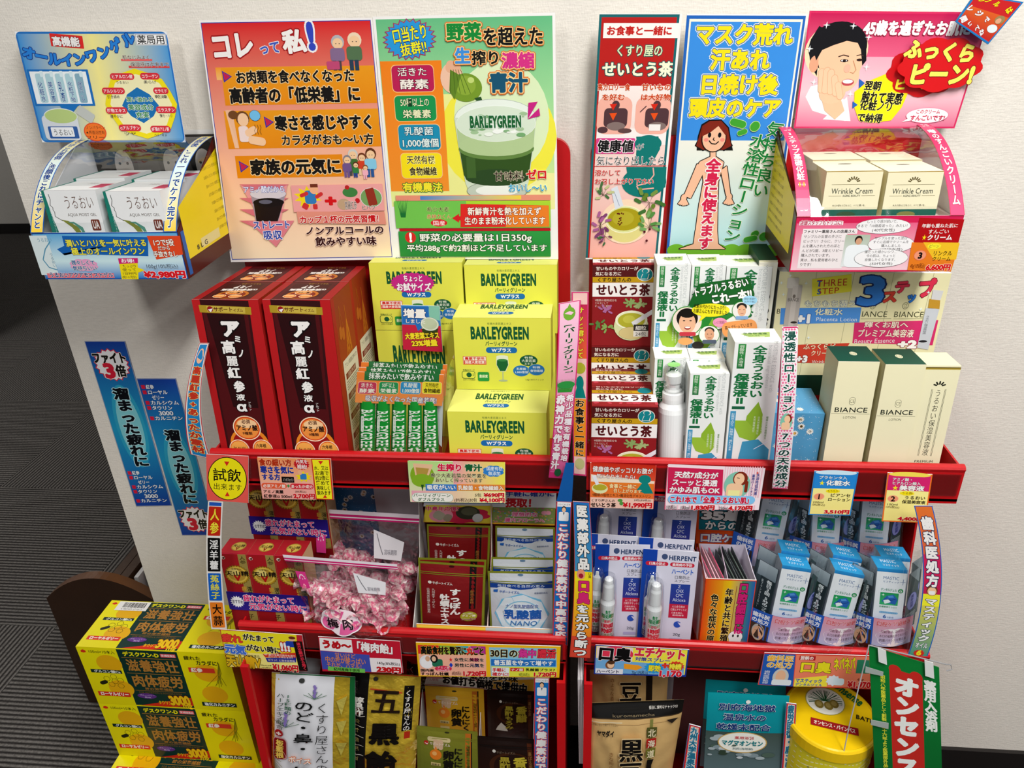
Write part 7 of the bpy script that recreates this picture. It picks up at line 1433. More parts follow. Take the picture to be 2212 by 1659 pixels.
# green banner on its wire
def banner():
    pl = Pl(.742, .6, 2); P = [at('S', *q, pl) for q in ((1465,122),(1803,228),(1818,760),(1495,760))]
    t = thing('hanging_banner', 'green and red fabric banner with white characters hung from a wire', 'banner', (P[2]+P[3])/2)
    m = MB(); m.cur = 'laminate'; n = pl.n.normalized(); m.hexa(P + [p - n*.0012 for p in P], dict(a='#10803c')); f = Face(m, P[0], P[1], P[3], P[2]); f.fill('#12843e','#0e7034'); f.view('S')
    f.RR(1560,222,1735,790,'#c8342c',.1) if 0 else f.Q([(1562,226),(1722,276),(1735,760),(1582,760)],'#c8342c'); f.E(1560,214,1620,260,'#c8342c'); f.E(1660,248,1724,300,'#c8342c')
    W = '#eef0ec'
    for ch, y in zip('オンセンス', (275,370,465,565,660)): f.T(ch,1588,y,1706,y+92,W,b=.07,rot=4)
    for i, ch in enumerate('薬用入浴剤'): f.T(ch,1730+i*2,292+i*48,1788+i*2,342+i*48,W,b=.05)
    f.T('昭和八年医薬品として創製　三十六年より医薬部外品に',1518,262,1545,700,'#e8e84a',v=True,b=.03,rot=-2) if 0 else [f.T(c,1519+i*.6,262+i*18.5,1543+i*.6,280+i*18.5,'#e0e24a',b=.03) for i, c in enumerate('昭和八年医薬品として創製　三十六年より医薬部外品に')]
    m.build('cloth', t)
    m = MB(); m.cur = 'plastic'; a, b = at('S', 1463, 114, pl), at('S', 1835, 206, pl); o = n*.002; m.tube([a+o, b+o, b+o+Vector((.004,-.002,.002)), b+o+Vector((.006,-.004,-.004)), b+o+Vector((0,-.004,-.007))], .0009, '#9a9a9c'); m.tube([a+o, a+o+Vector((0,0,-.15)), a+o+Vector((.004,0,-.3))], .0008, '#c8c8cc'); m.build('wire', t)
    for q in (((1503,122),(1543,138),(1548,205),(1508,190)), ((1728,182),(1770,196),(1775,272),(1732,258))):
        m = MB(); m.cur = 'laminate'; PP = [at('S', *p, pl) + n*.0035 for p in q]; m.hexa(PP + [p - n*.001 for p in PP], '#dfe2e0'); m.build('loop', t)
    for q in (((1445,212),(1530,238),(1528,258),(1442,240)), ((1470,468),(1555,484),(1554,512),(1470,492))):
        m = MB(); m.cur = 'laminate'; PP = [at('S', *p, pl) + n*.004 for p in q]; m.hexa(PP + [p - n*.0006 for p in PP], '#a8b0ac'); m.build('tape', t)
banner()
# ------------------------------------------------------------------ stickers and notices on the wall
def tired_sticker(q, top_first, label):
    m, f = board('wall_sticker', label, 'sticker', 'F', q, Pl(YW-.0012), th=.001, edge='#8a94b0'); f.fill('#9aa4c0'); f.canvas(100, 430); f.R(1.5,1.5,98.5,428.5,'#1f4aa8','#1f4aa8',c2='#2aa0c8')
    f.E(14,104 if top_first else 130,90,320 if top_first else 330,'#38a8c8'); f.E(22,124 if top_first else 150,82,300 if top_first else 312,'#8ad0d8')
    b = 14 if top_first else 340; f.star(6,b+2,96,b+82,'#f2f2f4',18,.86,line='#d83040'); f.T('ファイト',6,b+12,92,b+38,'#1a1410','#f4f0ea',b=.05,ow=.04); f.T('3',26,b+38,54,b+72,'#d82844','#f4f0ea',b=.06,ow=.03); f.T('倍',56,b+42,82,b+70,'#1a1410','#f4f0ea',b=.04,ow=.04)
    y0 = 112 if top_first else 130; f.T('溜まった疲れに',32,y0,72,y0+206,'#12141c','#bfe4ea',b=.05,ow=.05,v=True)
    z = 330 if top_first else 16; L = (('紅参',18,38),('ローヤル',18,70),('ゼリー',26,58),('カルシウム',18,92),('タウリン',18,72),('3000',32,70),('カルニチン',18,92))
    for i, (tx, a, e) in enumerate(L):
        y = z + i*13.2
        if tx not in ('ゼリー','3000'): f.R(6,y,16,y+9.5,'#d82a4a')
        f.T(tx,a,y-1,e,y+10,'#eef2f6','#1a2c6a',b=.03,ow=.04)
    done(m, f, 'blue fatigue stickers on the wall')
tired_sticker(((473,459),(700,459),(962,1380),(763,1384)), True, 'tall blue sticker strip on the wall near the free corner')
tired_sticker(((765,668),(985,668),(1215,1545),(1020,1546)), False, 'tall blue sticker strip on the wall, lower one beside the rack')
VIEWS['X'] = (2050, 0, 13.65)
m, f = board('hanging_sign', 'small tilted red and blue sign with a woman, overlapping the pink header', 'sign', 'X', [(760,-170),(2260,110),(1170,1320),(190,600)], Pl(1.03, 1.42, 0), th=.002, edge='#1f7ab0')
f.P = [at('X', *q, Pl(1.03)) for q in ((760,-170),(2200,60),(190,640),(1150,1310))]
m.v = []; m.f = []; m.c = []; m.m = []; f = Face(m, *f.P); m.hexa([f.P[0], f.P[1], f.P[3], f.P[2]] + [p + Vector((0,.002,0)) for p in (f.P[0], f.P[1], f.P[3], f.P[2])], '#1f7ab0'); f.label = ('hanging_sign', 'small tilted red and blue sign with a woman, overlapping the pink header', 'sign', None)
f.fill('#1f7fbf'); f.canvas(100,90); f.R(4,3,97,86,'#c8282c','#c8302c'); f.R(4,34,97,84,'#d8682c','#c02a28'); f.view('X')
for ch, x, y, s, r in (('サ',760,-60,130,20),('ン',960,-10,150,22),('プ',1130,10,140,24),('ル',1400,110,170,26),('は',1760,290,190,30)): f.T(ch if ch != 'ル' else 'ル',x-s/2,y-s/2,x+s*.6,y+s*.6,'#ece21c','#8a1a1c',b=.05,ow=.03,rot=r)
for ch, x, y, s in (('レ',630,240,230),('ジ',880,400,230),('で',1110,570,190)): f.T(ch,x-s/2,y-s/2,x+s/2,y+s/2,'#ece4e4','#5a1430',b=.05,ow=.03,rot=20)
for ch, x, y, s in (('聞',430,560,230),('い',610,700,170),('て',820,820,190),('ね',960,950,200)): f.T(ch,x-s/2,y-s/2,x+s/2,y+s/2,'#ece4e4','#5a1430',b=.05,ow=.03,rot=30)
f.E(1330,430,1650,740,'#a08a5c'); f.E(1360,520,1540,720,'#dca888'); f.E(1090,690,1440,1000,'#dfe8ea'); done(m, f)
# ------------------------------------------------------------------ price cards clipped in the rails
def pcard(v, q, label, art, group='price cards in the shelf rails', Y=.8335, name='price_card', t=2.5, vv=None):
    pl = Pl(Y, Z1-.05 if Y > .81 else Z2-.05, t); m, f = board(name, label, 'price card', v, q, pl, th=.0009); f.view(vv or v); art(f); done(m, f, group)
def a1(f):
    f.fill('#e8645c'); f.E(100,95,392,418,'#1a1a14'); f.E(106,101,386,412,'#f2e61c'); f.T('試飲',135,180,350,278,'#111110',b=.01); f.T('出来ます',140,292,356,342,'#111110'); f.Q([(222,126),(262,128),(242,162)],'#d83028'); f.Q([(228,386),(264,386),(246,352)],'#d83028')
pcard('L', ((88,72),(403,88),(403,437),(95,415)), 'square pink card with yellow disc reading tasting available', a1, None, name='notice_card')
def a2(f):
    f.fill('#f2a06c'); f.R(480,105,880,285,'#ef9a62','#f2b89c'); f.R(500,285,905,408,'#f0b0a4'); f.T('食の細い方',482,108,725,160,'#b83a18','#f6c8a0',b=.05,ow=.03); f.T('寒さを気に',492,162,742,216,'#2c3c9c','#f6c8a0',b=.05,ow=.03); f.T('する方',502,220,642,265,'#2c3c9c','#f6c8a0',b=.05,ow=.03); f.R(652,240,745,284,'#1a1412'); f.T('ノンカフェイン',660,250,740,276,'#f0e4dc')
    f.star(738,105,860,190,'#c8202c',16,.85); f.T('元気を',756,112,846,142,'#f4e8e4',b=.02); f.T('補給!',766,148,842,182,'#f4e8e4',b=.02); f.star(750,198,880,282,'#f4dc1c',9,.6); f.RR(790,218,838,262,'#3c86c4',.4); f.E(770,192,806,226,'#f0b890')
    f.RR(502,288,690,328,'#e8643c',1.); f.T('必須アミノ酸',512,296,680,322,'#f4ece4',b=.02); f.T('+',692,294,712,322,'#2a9a4a',b=.06); f.RR(715,292,890,332,'#d83040',1.); f.T('あったか成分',722,300,884,326,'#f4ece4',b=.02)
    f.T('アミノ高麗',514,338,665,364,'#1a1412',b=.02); f.T('紅参液α 500ml',518,372,730,398,'#1a1412',b=.02); f.T('(8%税込)',752,342,836,360,'#5a3a30'); f.T('2,700円',740,364,904,402,'#d01c28','#f6d8d0',b=.06,ow=.04)
    f.Q([(872,105),(1012,108),(1040,412),(905,408)],'#d03a28'); f.Q([(880,112),(1004,114),(1030,406),(914,402)],'#f2ea2c'); f.Q([(925,122),(962,124),(942,150)],'#d83028'); f.Q([(960,398),(992,398),(976,374)],'#d83028')
    for i, tx in enumerate(('水、又は','お湯で','約2倍に','薄めて','美味しく','飲みます')): f.T(tx,893+i*5,158+i*37,1000+i*4,192+i*37,'#1a1814',b=.015)
pcard('L', ((470,95),(1018,108),(1040,412),(512,400)), 'orange price card with red 2,700 price and yellow side strip', a2)
def a3(f):
    f.fill('#e8ec9c'); f.R(150,126,500,432,'#b8dc8c','#e8dcc0'); f.R(480,128,865,300,'#f0a8b0','#f2ea5c',horiz=True); f.R(170,348,868,432,'#e8a8b8','#f4f0a8',horiz=True); f.E(160,145,340,320,'#8ab02c'); f.Q([(180,140),(330,150),(300,230),(200,240)],'#e8c09c'); f.Q([(200,170),(300,180),(280,240),(210,240)],'#b89a4c'); f.E(170,220,330,318,'#8cb430'); f.Q([(240,300),(262,300),(252,352)],'#2a5a2c')
    f.T('生搾り',362,145,552,198,'#d82450','#f6e8e0',b=.05,ow=.04); f.T('青汁',566,148,696,198,'#1f6a3c','#f6f0d8',b=.06,ow=.04); f.blob(700,155,862,242,'#3a8ad0'); f.T('国産有機',728,164,850,195,'#eaf2f4',b=.01); f.T('無添加',742,200,834,232,'#eaf2f4',b=.01)
    f.T('希少大麦若葉の栄養素を',312,215,732,248,'#2a2418','#f2ecc0',ow=.03,b=.01); f.T('おいしく搾っています',345,250,702,282,'#2a2418','#f2ecc0',ow=.03,b=.01); f.T('おいしく',345,250,488,282,'#d8305c')
    f.R(275,296,508,345,'#4a8ad0'); f.R(508,298,866,346,'#e8903c'); f.T('吸収がいい',285,302,500,336,'#f2f4f4','#1a4a98',b=.04,ow=.04); f.T('乳酸菌・食物繊維入',515,306,858,340,'#f4ece0','#b03a2c',b=.03,ow=.04)
    f.RR(172,362,482,428,'#f0ece4',1.,line='#6ac4b0',lw=.05); f.T('バーリィグリーン',182,366,462,392,'#1f6a3c',b=.02); f.T('ダブルプラス',215,398,418,422,'#1f6a3c',b=.02)
    f.T('5包',642,362,692,390,'#3a2a20'); f.T('¥690円',712,358,864,392,'#d01c28','#f6ecd8',b=.06,ow=.04); f.T('(8%税込)30包',488,398,660,428,'#3a2a20'); f.T('¥4,100円',680,396,866,430,'#d01c28','#f6ecd8',b=.06,ow=.04)
pcard('M', ((147,122),(868,135),(868,437),(168,430)), 'yellow and green price card showing a squeezed green bulb, prices 690 and 4,100', a3)
def a4(f):
    f.fill('#e86a54'); f.R(205,78,705,215,'#c8301c','#e05a3c'); f.Q([(205,160),(700,215),(695,240),(205,290)],'#f0e0cc'); f.R(200,225,690,345,'#e8842c','#e87a3c'); f.R(198,345,688,425,'#f0c8b8'); f.T('健康値やポッコリお腹が',216,105,686,150,'#f2ece8','#7a1810',b=.02,ow=.04); f.T('気になり出したら!',245,160,548,196,'#f2ece8','#7a1810',b=.02,ow=.04)
    f.E(575,165,672,235,'#158a84'); f.Q([(605,225),(645,225),(690,310),(620,310),(560,280)],'#158a84'); f.E(210,230,335,310,'#e4e4b4'); f.E(218,236,328,286,'#b8b038'); f.Q([(212,175),(240,165),(268,235),(245,245)],'#e4e6ee'); f.T('食事と一緒に',345,235,560,270,'#f4e0a8','#c83a1c',b=.03,ow=.05); f.T('召し上がります',378,275,598,305,'#f4e0a8','#c83a1c',b=.03,ow=.05); f.T('9種類の植物エキス+難消化性デキストリン',214,312,672,338,'#3a2a14')
    f.T('くすり屋さんの',204,352,392,376,'#2a1a14',b=.01); f.T('せいとう茶',202,380,398,414,'#2a1a14',b=.04); f.T('24包(8%税込)',538,352,672,370,'#2a1a14'); f.T('¥1,990円',455,376,682,420,'#d01c28','#f6dcd0',b=.06,ow=.04); f.E(412,350,450,375,'#5aa04c'); f.E(425,372,458,400,'#5aa04c')
pcard('N', ((198,70),(713,95),(690,428),(195,416)), 'red and orange price card with teal figure and 1,990 price', a4)
def a5(f):
    f.fill('#d84870'); f.R(790,98,1535,438,'#f4e4ea'); rn = range
    for i in range(16): f.R(1235+i*19,100,1243+i*19,340,'#f2c4d0'); f.R(782+i*46,398,790+i*46,436,'#f2c4d0')
    f.Q([(806,102),(1235,122),(1225,325),(800,305)],'#d02a5c'); f.T('天然7成分が',852,140,1195,190,'#f4eeee','#8a1238',b=.04,ow=.03); f.T('スーッと浸透',832,198,1188,248,'#f4eeee','#8a1238',b=.04,ow=.03); f.T('かゆみ肌もOK',812,256,1210,306,'#f4eeee','#8a1238',b=.04,ow=.03)
    f.E(1240,138,1445,345,'#8cc8b4'); f.E(1310,138,1425,250,'#8a3420'); f.E(1318,150,1400,240,'#f4cca8'); f.RR(1255,230,1385,340,'#f4cca8',.6); f.R(1270,282,1360,335,'#f2eca8'); f.L([(1340,185),(1362,190)],.0008,'#4a2a1c'); f.RR(1400,210,1425,300,'#8a3420',1.)
    f.T('水溶性低刺激',1482,150,1508,322,'#2a4a9c',b=.01,v=True); f.T('薬用ローション',1448,158,1472,325,'#2a4a9c',b=.01,v=True); f.T('★',1490,136,1512,158,'#e0401c')
    f.RR(800,322,1480,388,'#8cc8f0',1.); f.T('これ1本で「全身うるおい肌」',812,332,1462,382,'#d0244c','#eaf0f8',b=.05,ow=.05); f.T('(10%税込)',788,394,870,430,'#3a2024'); f.T('100ml',898,404,972,428,'#2a1a1c'); f.T('1,830円',975,396,1168,436,'#d01c28','#f8e4e8',b=.06,ow=.04); f.T('250ml',1198,408,1268,434,'#2a1a1c'); f.T('4,170円',1275,400,1462,440,'#d01c28','#f8e4e8',b=.06,ow=.04)
pcard('N', ((800,92),(1540,122),(1490,440),(775,434)), 'pink gingham price card with red haired lady drawing, prices 1,830 and 4,170', a5)
def a67(x, y, c1, c2, ttl, sub, num, cloud, nm1, nm2, ml, price):
    def a(f):
        f.fill(c1); f.canvas(100,100*f.H/f.W); H = f.mode[1]; f.R(3,3,97,47,c2); f.E(3,-4,97,10,'#f4e060' if c1 != '#2a86c8' else '#cfe8f4'); f.R(3,8,97,46,c2); f.R(3,47,97,H-3,'#f4ec9c','#f4e490')
        for i, tx in enumerate(ttl): f.T(tx,12,12+i*10,14+len(tx)*(10.5 if len(ttl)==1 else 9),21+i*10,'#f0f2f0','#10407a' if c1=='#2a86c8' else '#7a1038',b=.02,ow=.03)
        y0 = 24 if len(ttl) == 1 else 32; f.T('★',14,y0+2,28,y0+14,'#f2e62c'); f.T(sub,30,y0,86,y0+14,'#f2f2f0','#10407a' if c1=='#2a86c8' else '#7a1038',b=.04,ow=.03)
        f.blob(32,48,66,60,'#f4e21c'); f.T(cloud,36,50,62,57,'#6a3a10'); f.E(6,60,32,80,'#f0a07c','#f4c8a0',.12); f.T(num,14,63,24,77,'#1a1410',b=.03)
        f.T(nm1,44,60,92,70,'#1c1814','#f4ec9c',b=.02,ow=.02); f.T(nm2,40,72,93,82,'#1c1814','#f4ec9c',b=.02,ow=.02); f.T(ml,6,83,32,89,'#3a2a10'); f.T('10%税込)',4,90,36,97,'#5a4010'); f.T(price,36,H-17,96,H-5,'#d01c28','#f4ecd0',b=.06,ow=.04)
    return a
pcard('O', ((575,135),(918,145),(855,482),(525,476)), 'blue and cream price card numbered one, price 3,510', a67(0,0,'#2a86c8','#2f8ed4',('プラセンタ入',),'化粧水','1','もちもち','ビアンセ','ローション','200ml','3,510円'))
pcard('O', ((1145,148),(1495,162),(1437,540),(1098,526)), 'pink and orange price card numbered two, price 4,400', a67(0,0,'#ee7a2c','#d82e78',('アミノ酸・','ヒアルロン酸入'),'美容液','2','うる艶','うるおい','保湿美容液','100ml','4,400円'))
def a8(f):
    f.fill('#c8303c'); f.Q([(85,105),(905,155),(940,540),(165,500)],'#f0e22c'); f.Q([(150,340),(900,380),(935,545),(180,500)],'#f4e88c'); f.T('疲れ',100,150,315,240,'#e84a3c','#8a1410',b=.05,ow=.03,rot=2); f.T('がたまって',325,158,662,228,'#1a1610','#f4f0c0',b=.04,ow=.05,rot=2); f.T('元気',130,265,355,360,'#4a7ad8','#f0f0f0',b=.06,ow=.04,rot=3,o2='#1a2c6a'); f.T('がない時に',362,275,735,345,'#1a1610','#f4f0c0',b=.04,ow=.05,rot=3); f.T('!!!',730,240,840,330,'#f0f0ec','#c82a2c',b=.05,ow=.07)
    f.T('天山精V',150,385,518,510,'#e0b828','#2a1a08',b=.06,ow=.05,rot=2); f.T('第2類医薬品',330,372,510,402,'#3a2a14'); f.Q([(540,365),(905,350),(905,405),(570,400)],'#d8402c'); f.Q([(570,405),(905,402),(905,455),(595,452)],'#3a3c9c'); f.T('4種類の生薬が体中を巡り',560,365,898,390,'#f0e4dc',b=.01); f.T('カーッ！と効きます!!',600,388,866,410,'#f0e4dc',b=.01); f.T('ピリッ！と効き目早味',600,422,890,446,'#f0e4dc',b=.01)
    f.E(830,180,890,230,'#f0c098'); f.E(820,172,895,205,'#7a3a1c'); f.RR(790,225,905,290,'#2a4ab0',.6); f.R(905,230,1000,545,'#1a1412',rot=-3); f.T('漢方生薬だから効く',915,240,985,535,'#d8304c','#f0e0e0',b=.03,ow=.03,v=True,rot=-4) if 0 else [f.T(c,905+i*9,238+i*33,950+i*9,270+i*33,'#e03a50',b=.04) for i, c in enumerate('漢方生薬だから効く')]
    f.T('50ml×3本',520,475,640,495,'#2a2010'); f.T('(10%税込)',520,500,640,520,'#2a2010'); f.T('¥1,060円',655,472,930,548,'#d01c28','#f4ecd0',b=.06,ow=.04,rot=2)
pcard('P', ((75,97),(968,160),(1025,553),(160,502)), 'bright yellow price card on the lower rail corner, price 1,060', a8, Y=.7925)
def a9(f):
    f.fill('#c8223c'); f.Q([(1155,188),(1505,212),(1520,352),(1165,325)],'#f0eeee'); f.Q([(1165,328),(1700,375),(1720,560),(1190,528)],'#4a58b4'); f.Q([(1700,405),(2035,420),(2055,562),(1722,560)],'#f2eaec'); f.Q([(1155,188),(1500,212),(1170,560),(1190,528)],'#f0eeee') if 0 else None
    f.T('うめ～',1180,222,1500,310,'#c01c24','#f4f0f0',b=.07,ow=.03,rot=3); f.T('「梅肉飴」',1505,245,2010,350,'#f4eeee','#8a1020',b=.04,ow=.03,rot=3); f.T('甘いけど',1322,355,1548,408,'#e8943c',b=.01,rot=3); f.T('中の梅が酸っぱい',1218,400,1660,470,'#e8943c',b=.01,rot=3); f.T('それが、ハマル！',1235,462,1645,515,'#e8943c',b=.01,rot=3); f.R(1250,512,1650,556,'#7ac85c',rot=3); f.T('紀州産梅干使用',1312,518,1595,552,'#1c3a1c',b=.02,rot=3)
    f.T('140g(8%税込)',1778,450,2030,485,'#2a1a1c',b=.01,rot=3); f.T('230円',1780,500,2045,568,'#c81c24','#f4e8e8',b=.07,ow=.03,rot=3)
pcard('P', ((1142,176),(2030,228),(2066,572),(1190,552)), 'red, white and purple price card for plum candy, price 230', a9, Y=.7925)
def a10(f):
    f.fill('#f0c020'); f.Q([(300,255),(1005,272),(1015,580),(330,570)],'#f2b8a0'); f.Q([(1040,280),(1740,290),(1745,580),(1062,580)],'#8cc8e4'); f.Q([(300,255),(1005,272),(1008,350),(305,345)],'#e03a2c'); f.R(520,262,700,350,'#8cc050'); f.R(700,266,850,352,'#3ab0c0'); f.R(850,268,1002,352,'#b83a9c'); f.T('高級食材を贅沢に丸ごと',330,272,990,355,'#1c1614','#e8c84a',b=.05,ow=.03); f.T('丸',805,275,880,352,'#f0402c','#f4e8d0',b=.05,ow=.03)
    f.E(320,360,470,500,'#e8e8ea'); f.RR(340,400,450,490,'#f2f0f2',.5); f.E(378,368,428,425,'#dcb090'); f.RR(450,400,560,480,'#2c7a5c',.5); f.E(430,355,510,440,'#1c1818'); f.E(445,372,490,425,'#e8c0a0'); f.E(478,470,655,530,'#d8365c'); f.T('アミノ酸',502,476,632,500,'#f4e8ec'); f.T('320mg配合',505,505,636,526,'#f4e8ec')
    f.T('★',622,385,665,425,'#e02c30'); f.T('女性に美貌を',678,388,992,425,'#1c1614','#f4dccc',b=.03,ow=.03); f.T('◆',625,442,668,482,'#2a4ac0'); f.T('男性に元気を',682,445,995,482,'#1c1614','#f4dccc',b=.03,ow=.03); f.T('美貌',838,388,932,425,'#e8408c',b=.03); f.T('元気',842,445,936,482,'#3a6ad0',b=.03)
    f.T('国内産',330,502,472,530,'#1c1410',b=.03); f.T('すっぽん牡蠣',330,535,622,570,'#1c1410',b=.03); f.T('60粒(8%税込)',655,525,752,568,'#5a3428'); f.T('1,720円',762,520,1012,576,'#d01c28','#f6d8cc',b=.06,ow=.03)
    f.T('30日の集中腸活',1050,300,1735,385,'#2a2420','#f4e8b0',b=.04,ow=.04); f.T('集中',1350,298,1535,385,'#d8409c','#2a1420',b=.05,ow=.03); f.T('腸活',1545,298,1735,388,'#e03a4c','#3a1014',b=.05,ow=.03); f.R(1062,405,1732,470,'#2a7ac8'); f.T('善玉菌を守って増やす',1090,412,1708,464,'#eef2f4','#123a80',b=.03,ow=.03)
    f.R(1065,480,1745,580,'#e0e04c'); f.R(1068,486,1250,578,'#e4ecec'); f.T('手軽に',1075,492,1218,530,'#d02c34',b=.04); f.T('確かに!',1075,536,1245,574,'#d02c34',b=.04); f.R(1262,492,1402,526,'#d02c34'); f.T('ナノ型',1270,496,1395,522,'#f4f0ec',b=.03); f.T('乳酸菌プラス7',1420,496,1728,526,'#1c2410',b=.03); f.T('90粒(8%税込)',1350,540,1465,580,'#3a3a14'); f.T('1,720円',1495,530,1742,582,'#d01c28','#f0f0c0',b=.06,ow=.03)
pcard('Q', ((280,228),(1785,270),(1770,594),(310,580)), 'wide yellow framed double price card with couple photo, both prices 1,720', a10, Y=.7925)
def a11(f):
    f.fill('#1c3c9c'); f.Q([(153,122),(592,143),(577,262),(145,252)],'#f0e44c'); f.Q([(155,124),(330,132),(320,250),(150,248)],'#ecd8d4'); f.E(165,124,330,200,'#e0405c'); f.Q([(150,180),(330,200),(575,215),(572,264),(145,252)],'#7ab0dc'); f.T('口臭',158,130,322,196,'#141214','#f0e8e8',b=.05,ow=.03,rot=2); f.T('エチケット',335,132,585,182,'#d8304c','#f4ece0',b=.06,ow=.03,rot=2); f.T('対策スプレー',338,180,510,198,'#2a3a8c','#f4f0d8',b=.03,ow=.03,rot=2)
    f.E(195,195,240,235,'#8a5a3c'); f.E(205,198,238,230,'#f0c8a4'); f.E(205,190,242,212,'#5a3a24'); f.Q([(285,208),(355,215),(375,226),(345,240),(285,232)],'#f0a42c'); f.star(380,200,480,256,'#2ca0dc',14,.8); f.T('即効',402,215,462,245,'#f2e42c','#123a7a',b=.05,ow=.04); f.T('+',468,200,498,232,'#e0402c',b=.07); f.star(490,195,578,248,'#e0442c',14,.8); f.T('持続',502,208,562,236,'#f4e84c','#5a1410',b=.05,ow=.04)
    f.R(148,232,280,256,'#e4e4ec'); f.T('ハーベント',152,236,264,254,'#1a1c50',b=.03); f.T('20g(10%税込)',322,240,400,262,'#1a2a50'); f.T('1,170',448,242,562,268,'#d82038','#f0e8ec',b=.06,ow=.04)
pcard('S', ((148,118),(600,141),(583,272),(140,258)), 'blue and yellow price card for mouth spray, price 1,170', a11, Y=.7925)
def a12(f):
    f.fill('#e04a3c'); f.Q([(962,160),(1112,164),(1098,318),(935,308)],'#2a62b4'); f.T('歯科医',974,168,1104,198,'#e8b43c','#f0f0e8',b=.03,ow=.03); f.T('の処方',970,200,1098,230,'#e8b43c','#f0f0e8',b=.03,ow=.03); f.E(1000,232,1078,312,'#c8c8c4'); f.E(1015,240,1064,298,'#e4b898'); f.RR(995,285,1090,312,'#dfe4e8',.5); f.T('歯科医師監修',955,240,985,305,'#e8e8e8',v=True)
    f.Q([(1115,165),(1470,176),(1468,322),(1100,318)],'#ee8a6c'); f.R(1130,170,1208,192,'#b8242c'); f.T('翌朝の',1134,172,1200,190,'#f4ece4',b=.03); f.T('口臭',1130,200,1285,252,'#f0e42c','#1a1614',b=.045,ow=.03); f.T('ネバネバ',1295,180,1400,238,'#f0e42c','#1a1614',b=.05,ow=.03,rot=-6); f.T('に',1352,236,1382,256,'#f0e42c','#1a1614',b=.04,ow=.03)
    f.Q([(1108,280),(1262,265),(1262,318),(1102,318)],'#f4e44c'); f.T('マスティック',1110,280,1240,300,'#2a62b4',b=.04); f.T('デンタルジェル',1108,302,1240,316,'#2a62b4',b=.03); f.star(1255,262,1330,316,'#e4ecf4',10,.8); f.RR(1290,278,1345,312,'#dcecf4',.6); f.R(1405,190,1470,255,'#3a8a6c'); f.T('45g',1408,276,1440,292,'#5a2a20'); f.T('¥1,970',1362,294,1472,322,'#d01c28','#f8d8cc',b=.06,ow=.04)
pcard('S', ((962,155),(1500,172),(1480,332),(930,310)), 'pink and blue price card with doctor portrait, half behind the green banner', a12, Y=.7925)
# ------------------------------------------------------------------ upright sign strips, bowed between the rails
def strip(v, q, pl, label, art, W=100, H=1000, bow=0., side=0., name='sign_strip', extra=None):
    P = [at(v, *p, pl) for p in q]; m = MB(); m.cur = 'gloss'; wf = lambda a, b: (side*4*b*(1-b), bow*4*b*(1-b))
    f = Face(m, P[0], P[1], P[3], P[2], warp=wf, lay=0, n=(1,20)); f.canvas(W, H); f.fill('#eee'); f.h = -.0008; f.fill('#ddd'); f.h = .0003; art(f)
    if extra: m.poly([at(v, *p, pl) for p in extra[0]][::-1], lin(extra[1]), 'gloss')
    return tag(m.build(name), label, 'sign', 'upright sign strips between the rails')
def vt(f, txt, x0, y0, x1, y1, c, o=None, b=.03, ow=.05, o2=None):
    n = len(txt)
    for i, ch in enumerate(txt):
        ya, yb = y0+(y1-y0)*i/n, y0+(y1-y0)*(i+1)/n
        f.T(ch, x0, ya+ (yb-ya)*.04, x1, yb-(yb-ya)*.04, c, o, b=b, ow=ow, v=True, o2=o2)
def s1(f): 
    f.R(0,0,100,1000,'#c8303c'); f.R(5,4,95,996,'#f0ece4'); f.R(12,10,88,990,'#2a8cc8'); f.E(20,40,80,160,'#f0c0a0'); vt(f,'高麗紅参+あったか素材',18,180,82,960,'#c8402c','#f0e08c',b=.05,ow=.05); f.R(10,560,90,640,'#f4f2ee') if 0 else None
strip('F', ((1118,470),(1170,470),(1182,1120),(1068,1092)), Pl(.85,.9,2), 'bowed blue and red sign strip beside the ginseng boxes', s1, side=-.010, bow=.006)
def s2(f):
    f.R(0,0,100,1000,'#eeeae4')
    for y0, y1, c, tx, tc in ((0,30,'#2a62c0','',''),(30,250,'#c8321c','人参','#f2e84a'),(262,525,'#161414','淫羊藿','#eeecea'),(535,760,'#1c6ac8','菟絲子','#e8e04a'),(770,985,'#ee8a2c','大蒜','#1c140c')):
        f.RR(8,y0+4,92,y1,c,.15); 
        if tx: vt(f,tx,22,y0+14,80,y1-10,tc,b=.02)
strip('L', ((103,425),(213,430),(243,1378),(128,1378)), Pl(.80,.6,2), 'white edged sign strip with red, black, blue and orange blocks', s2, side=-.005)
def s3(f):
    f.R(0,0,100,1000,'#d83a80'); f.R(6,4,94,960,'#f4c8dc','#e46aa4'); f.E(22,25,78,90,'#7ab03c'); f.Q([(40,30),(60,30),(50,8)],'#7ab03c'); vt(f,'「バーリィグリーン」',28,95,78,370,'#1f4a34','#f0e4d8',b=.03,ow=.04)
    for k in range(14): f.Q([(10+k*5,460),(4+k*7,385),(16+k*5,460)],'#3a9a3c')
    f.E(6,400,94,440,'#3a9a4c'); vt(f,'赤神力で作る青汁',6,470,50,935,'#f4f0f2','#c81c5c',b=.06,ow=.05); vt(f,'希少品種を有機栽培',56,470,94,880,'#f4eef2','#c81c5c',b=.04,ow=.05); f.E(30,930,70,985,'#2a6a44')
strip('H', ((1490,400),(1642,375),(1537,1607),(1420,1600)), Pl(.828,.86,1), 'pink sign strip with green grass picture at the rack edge', s3, side=.003, bow=.012)
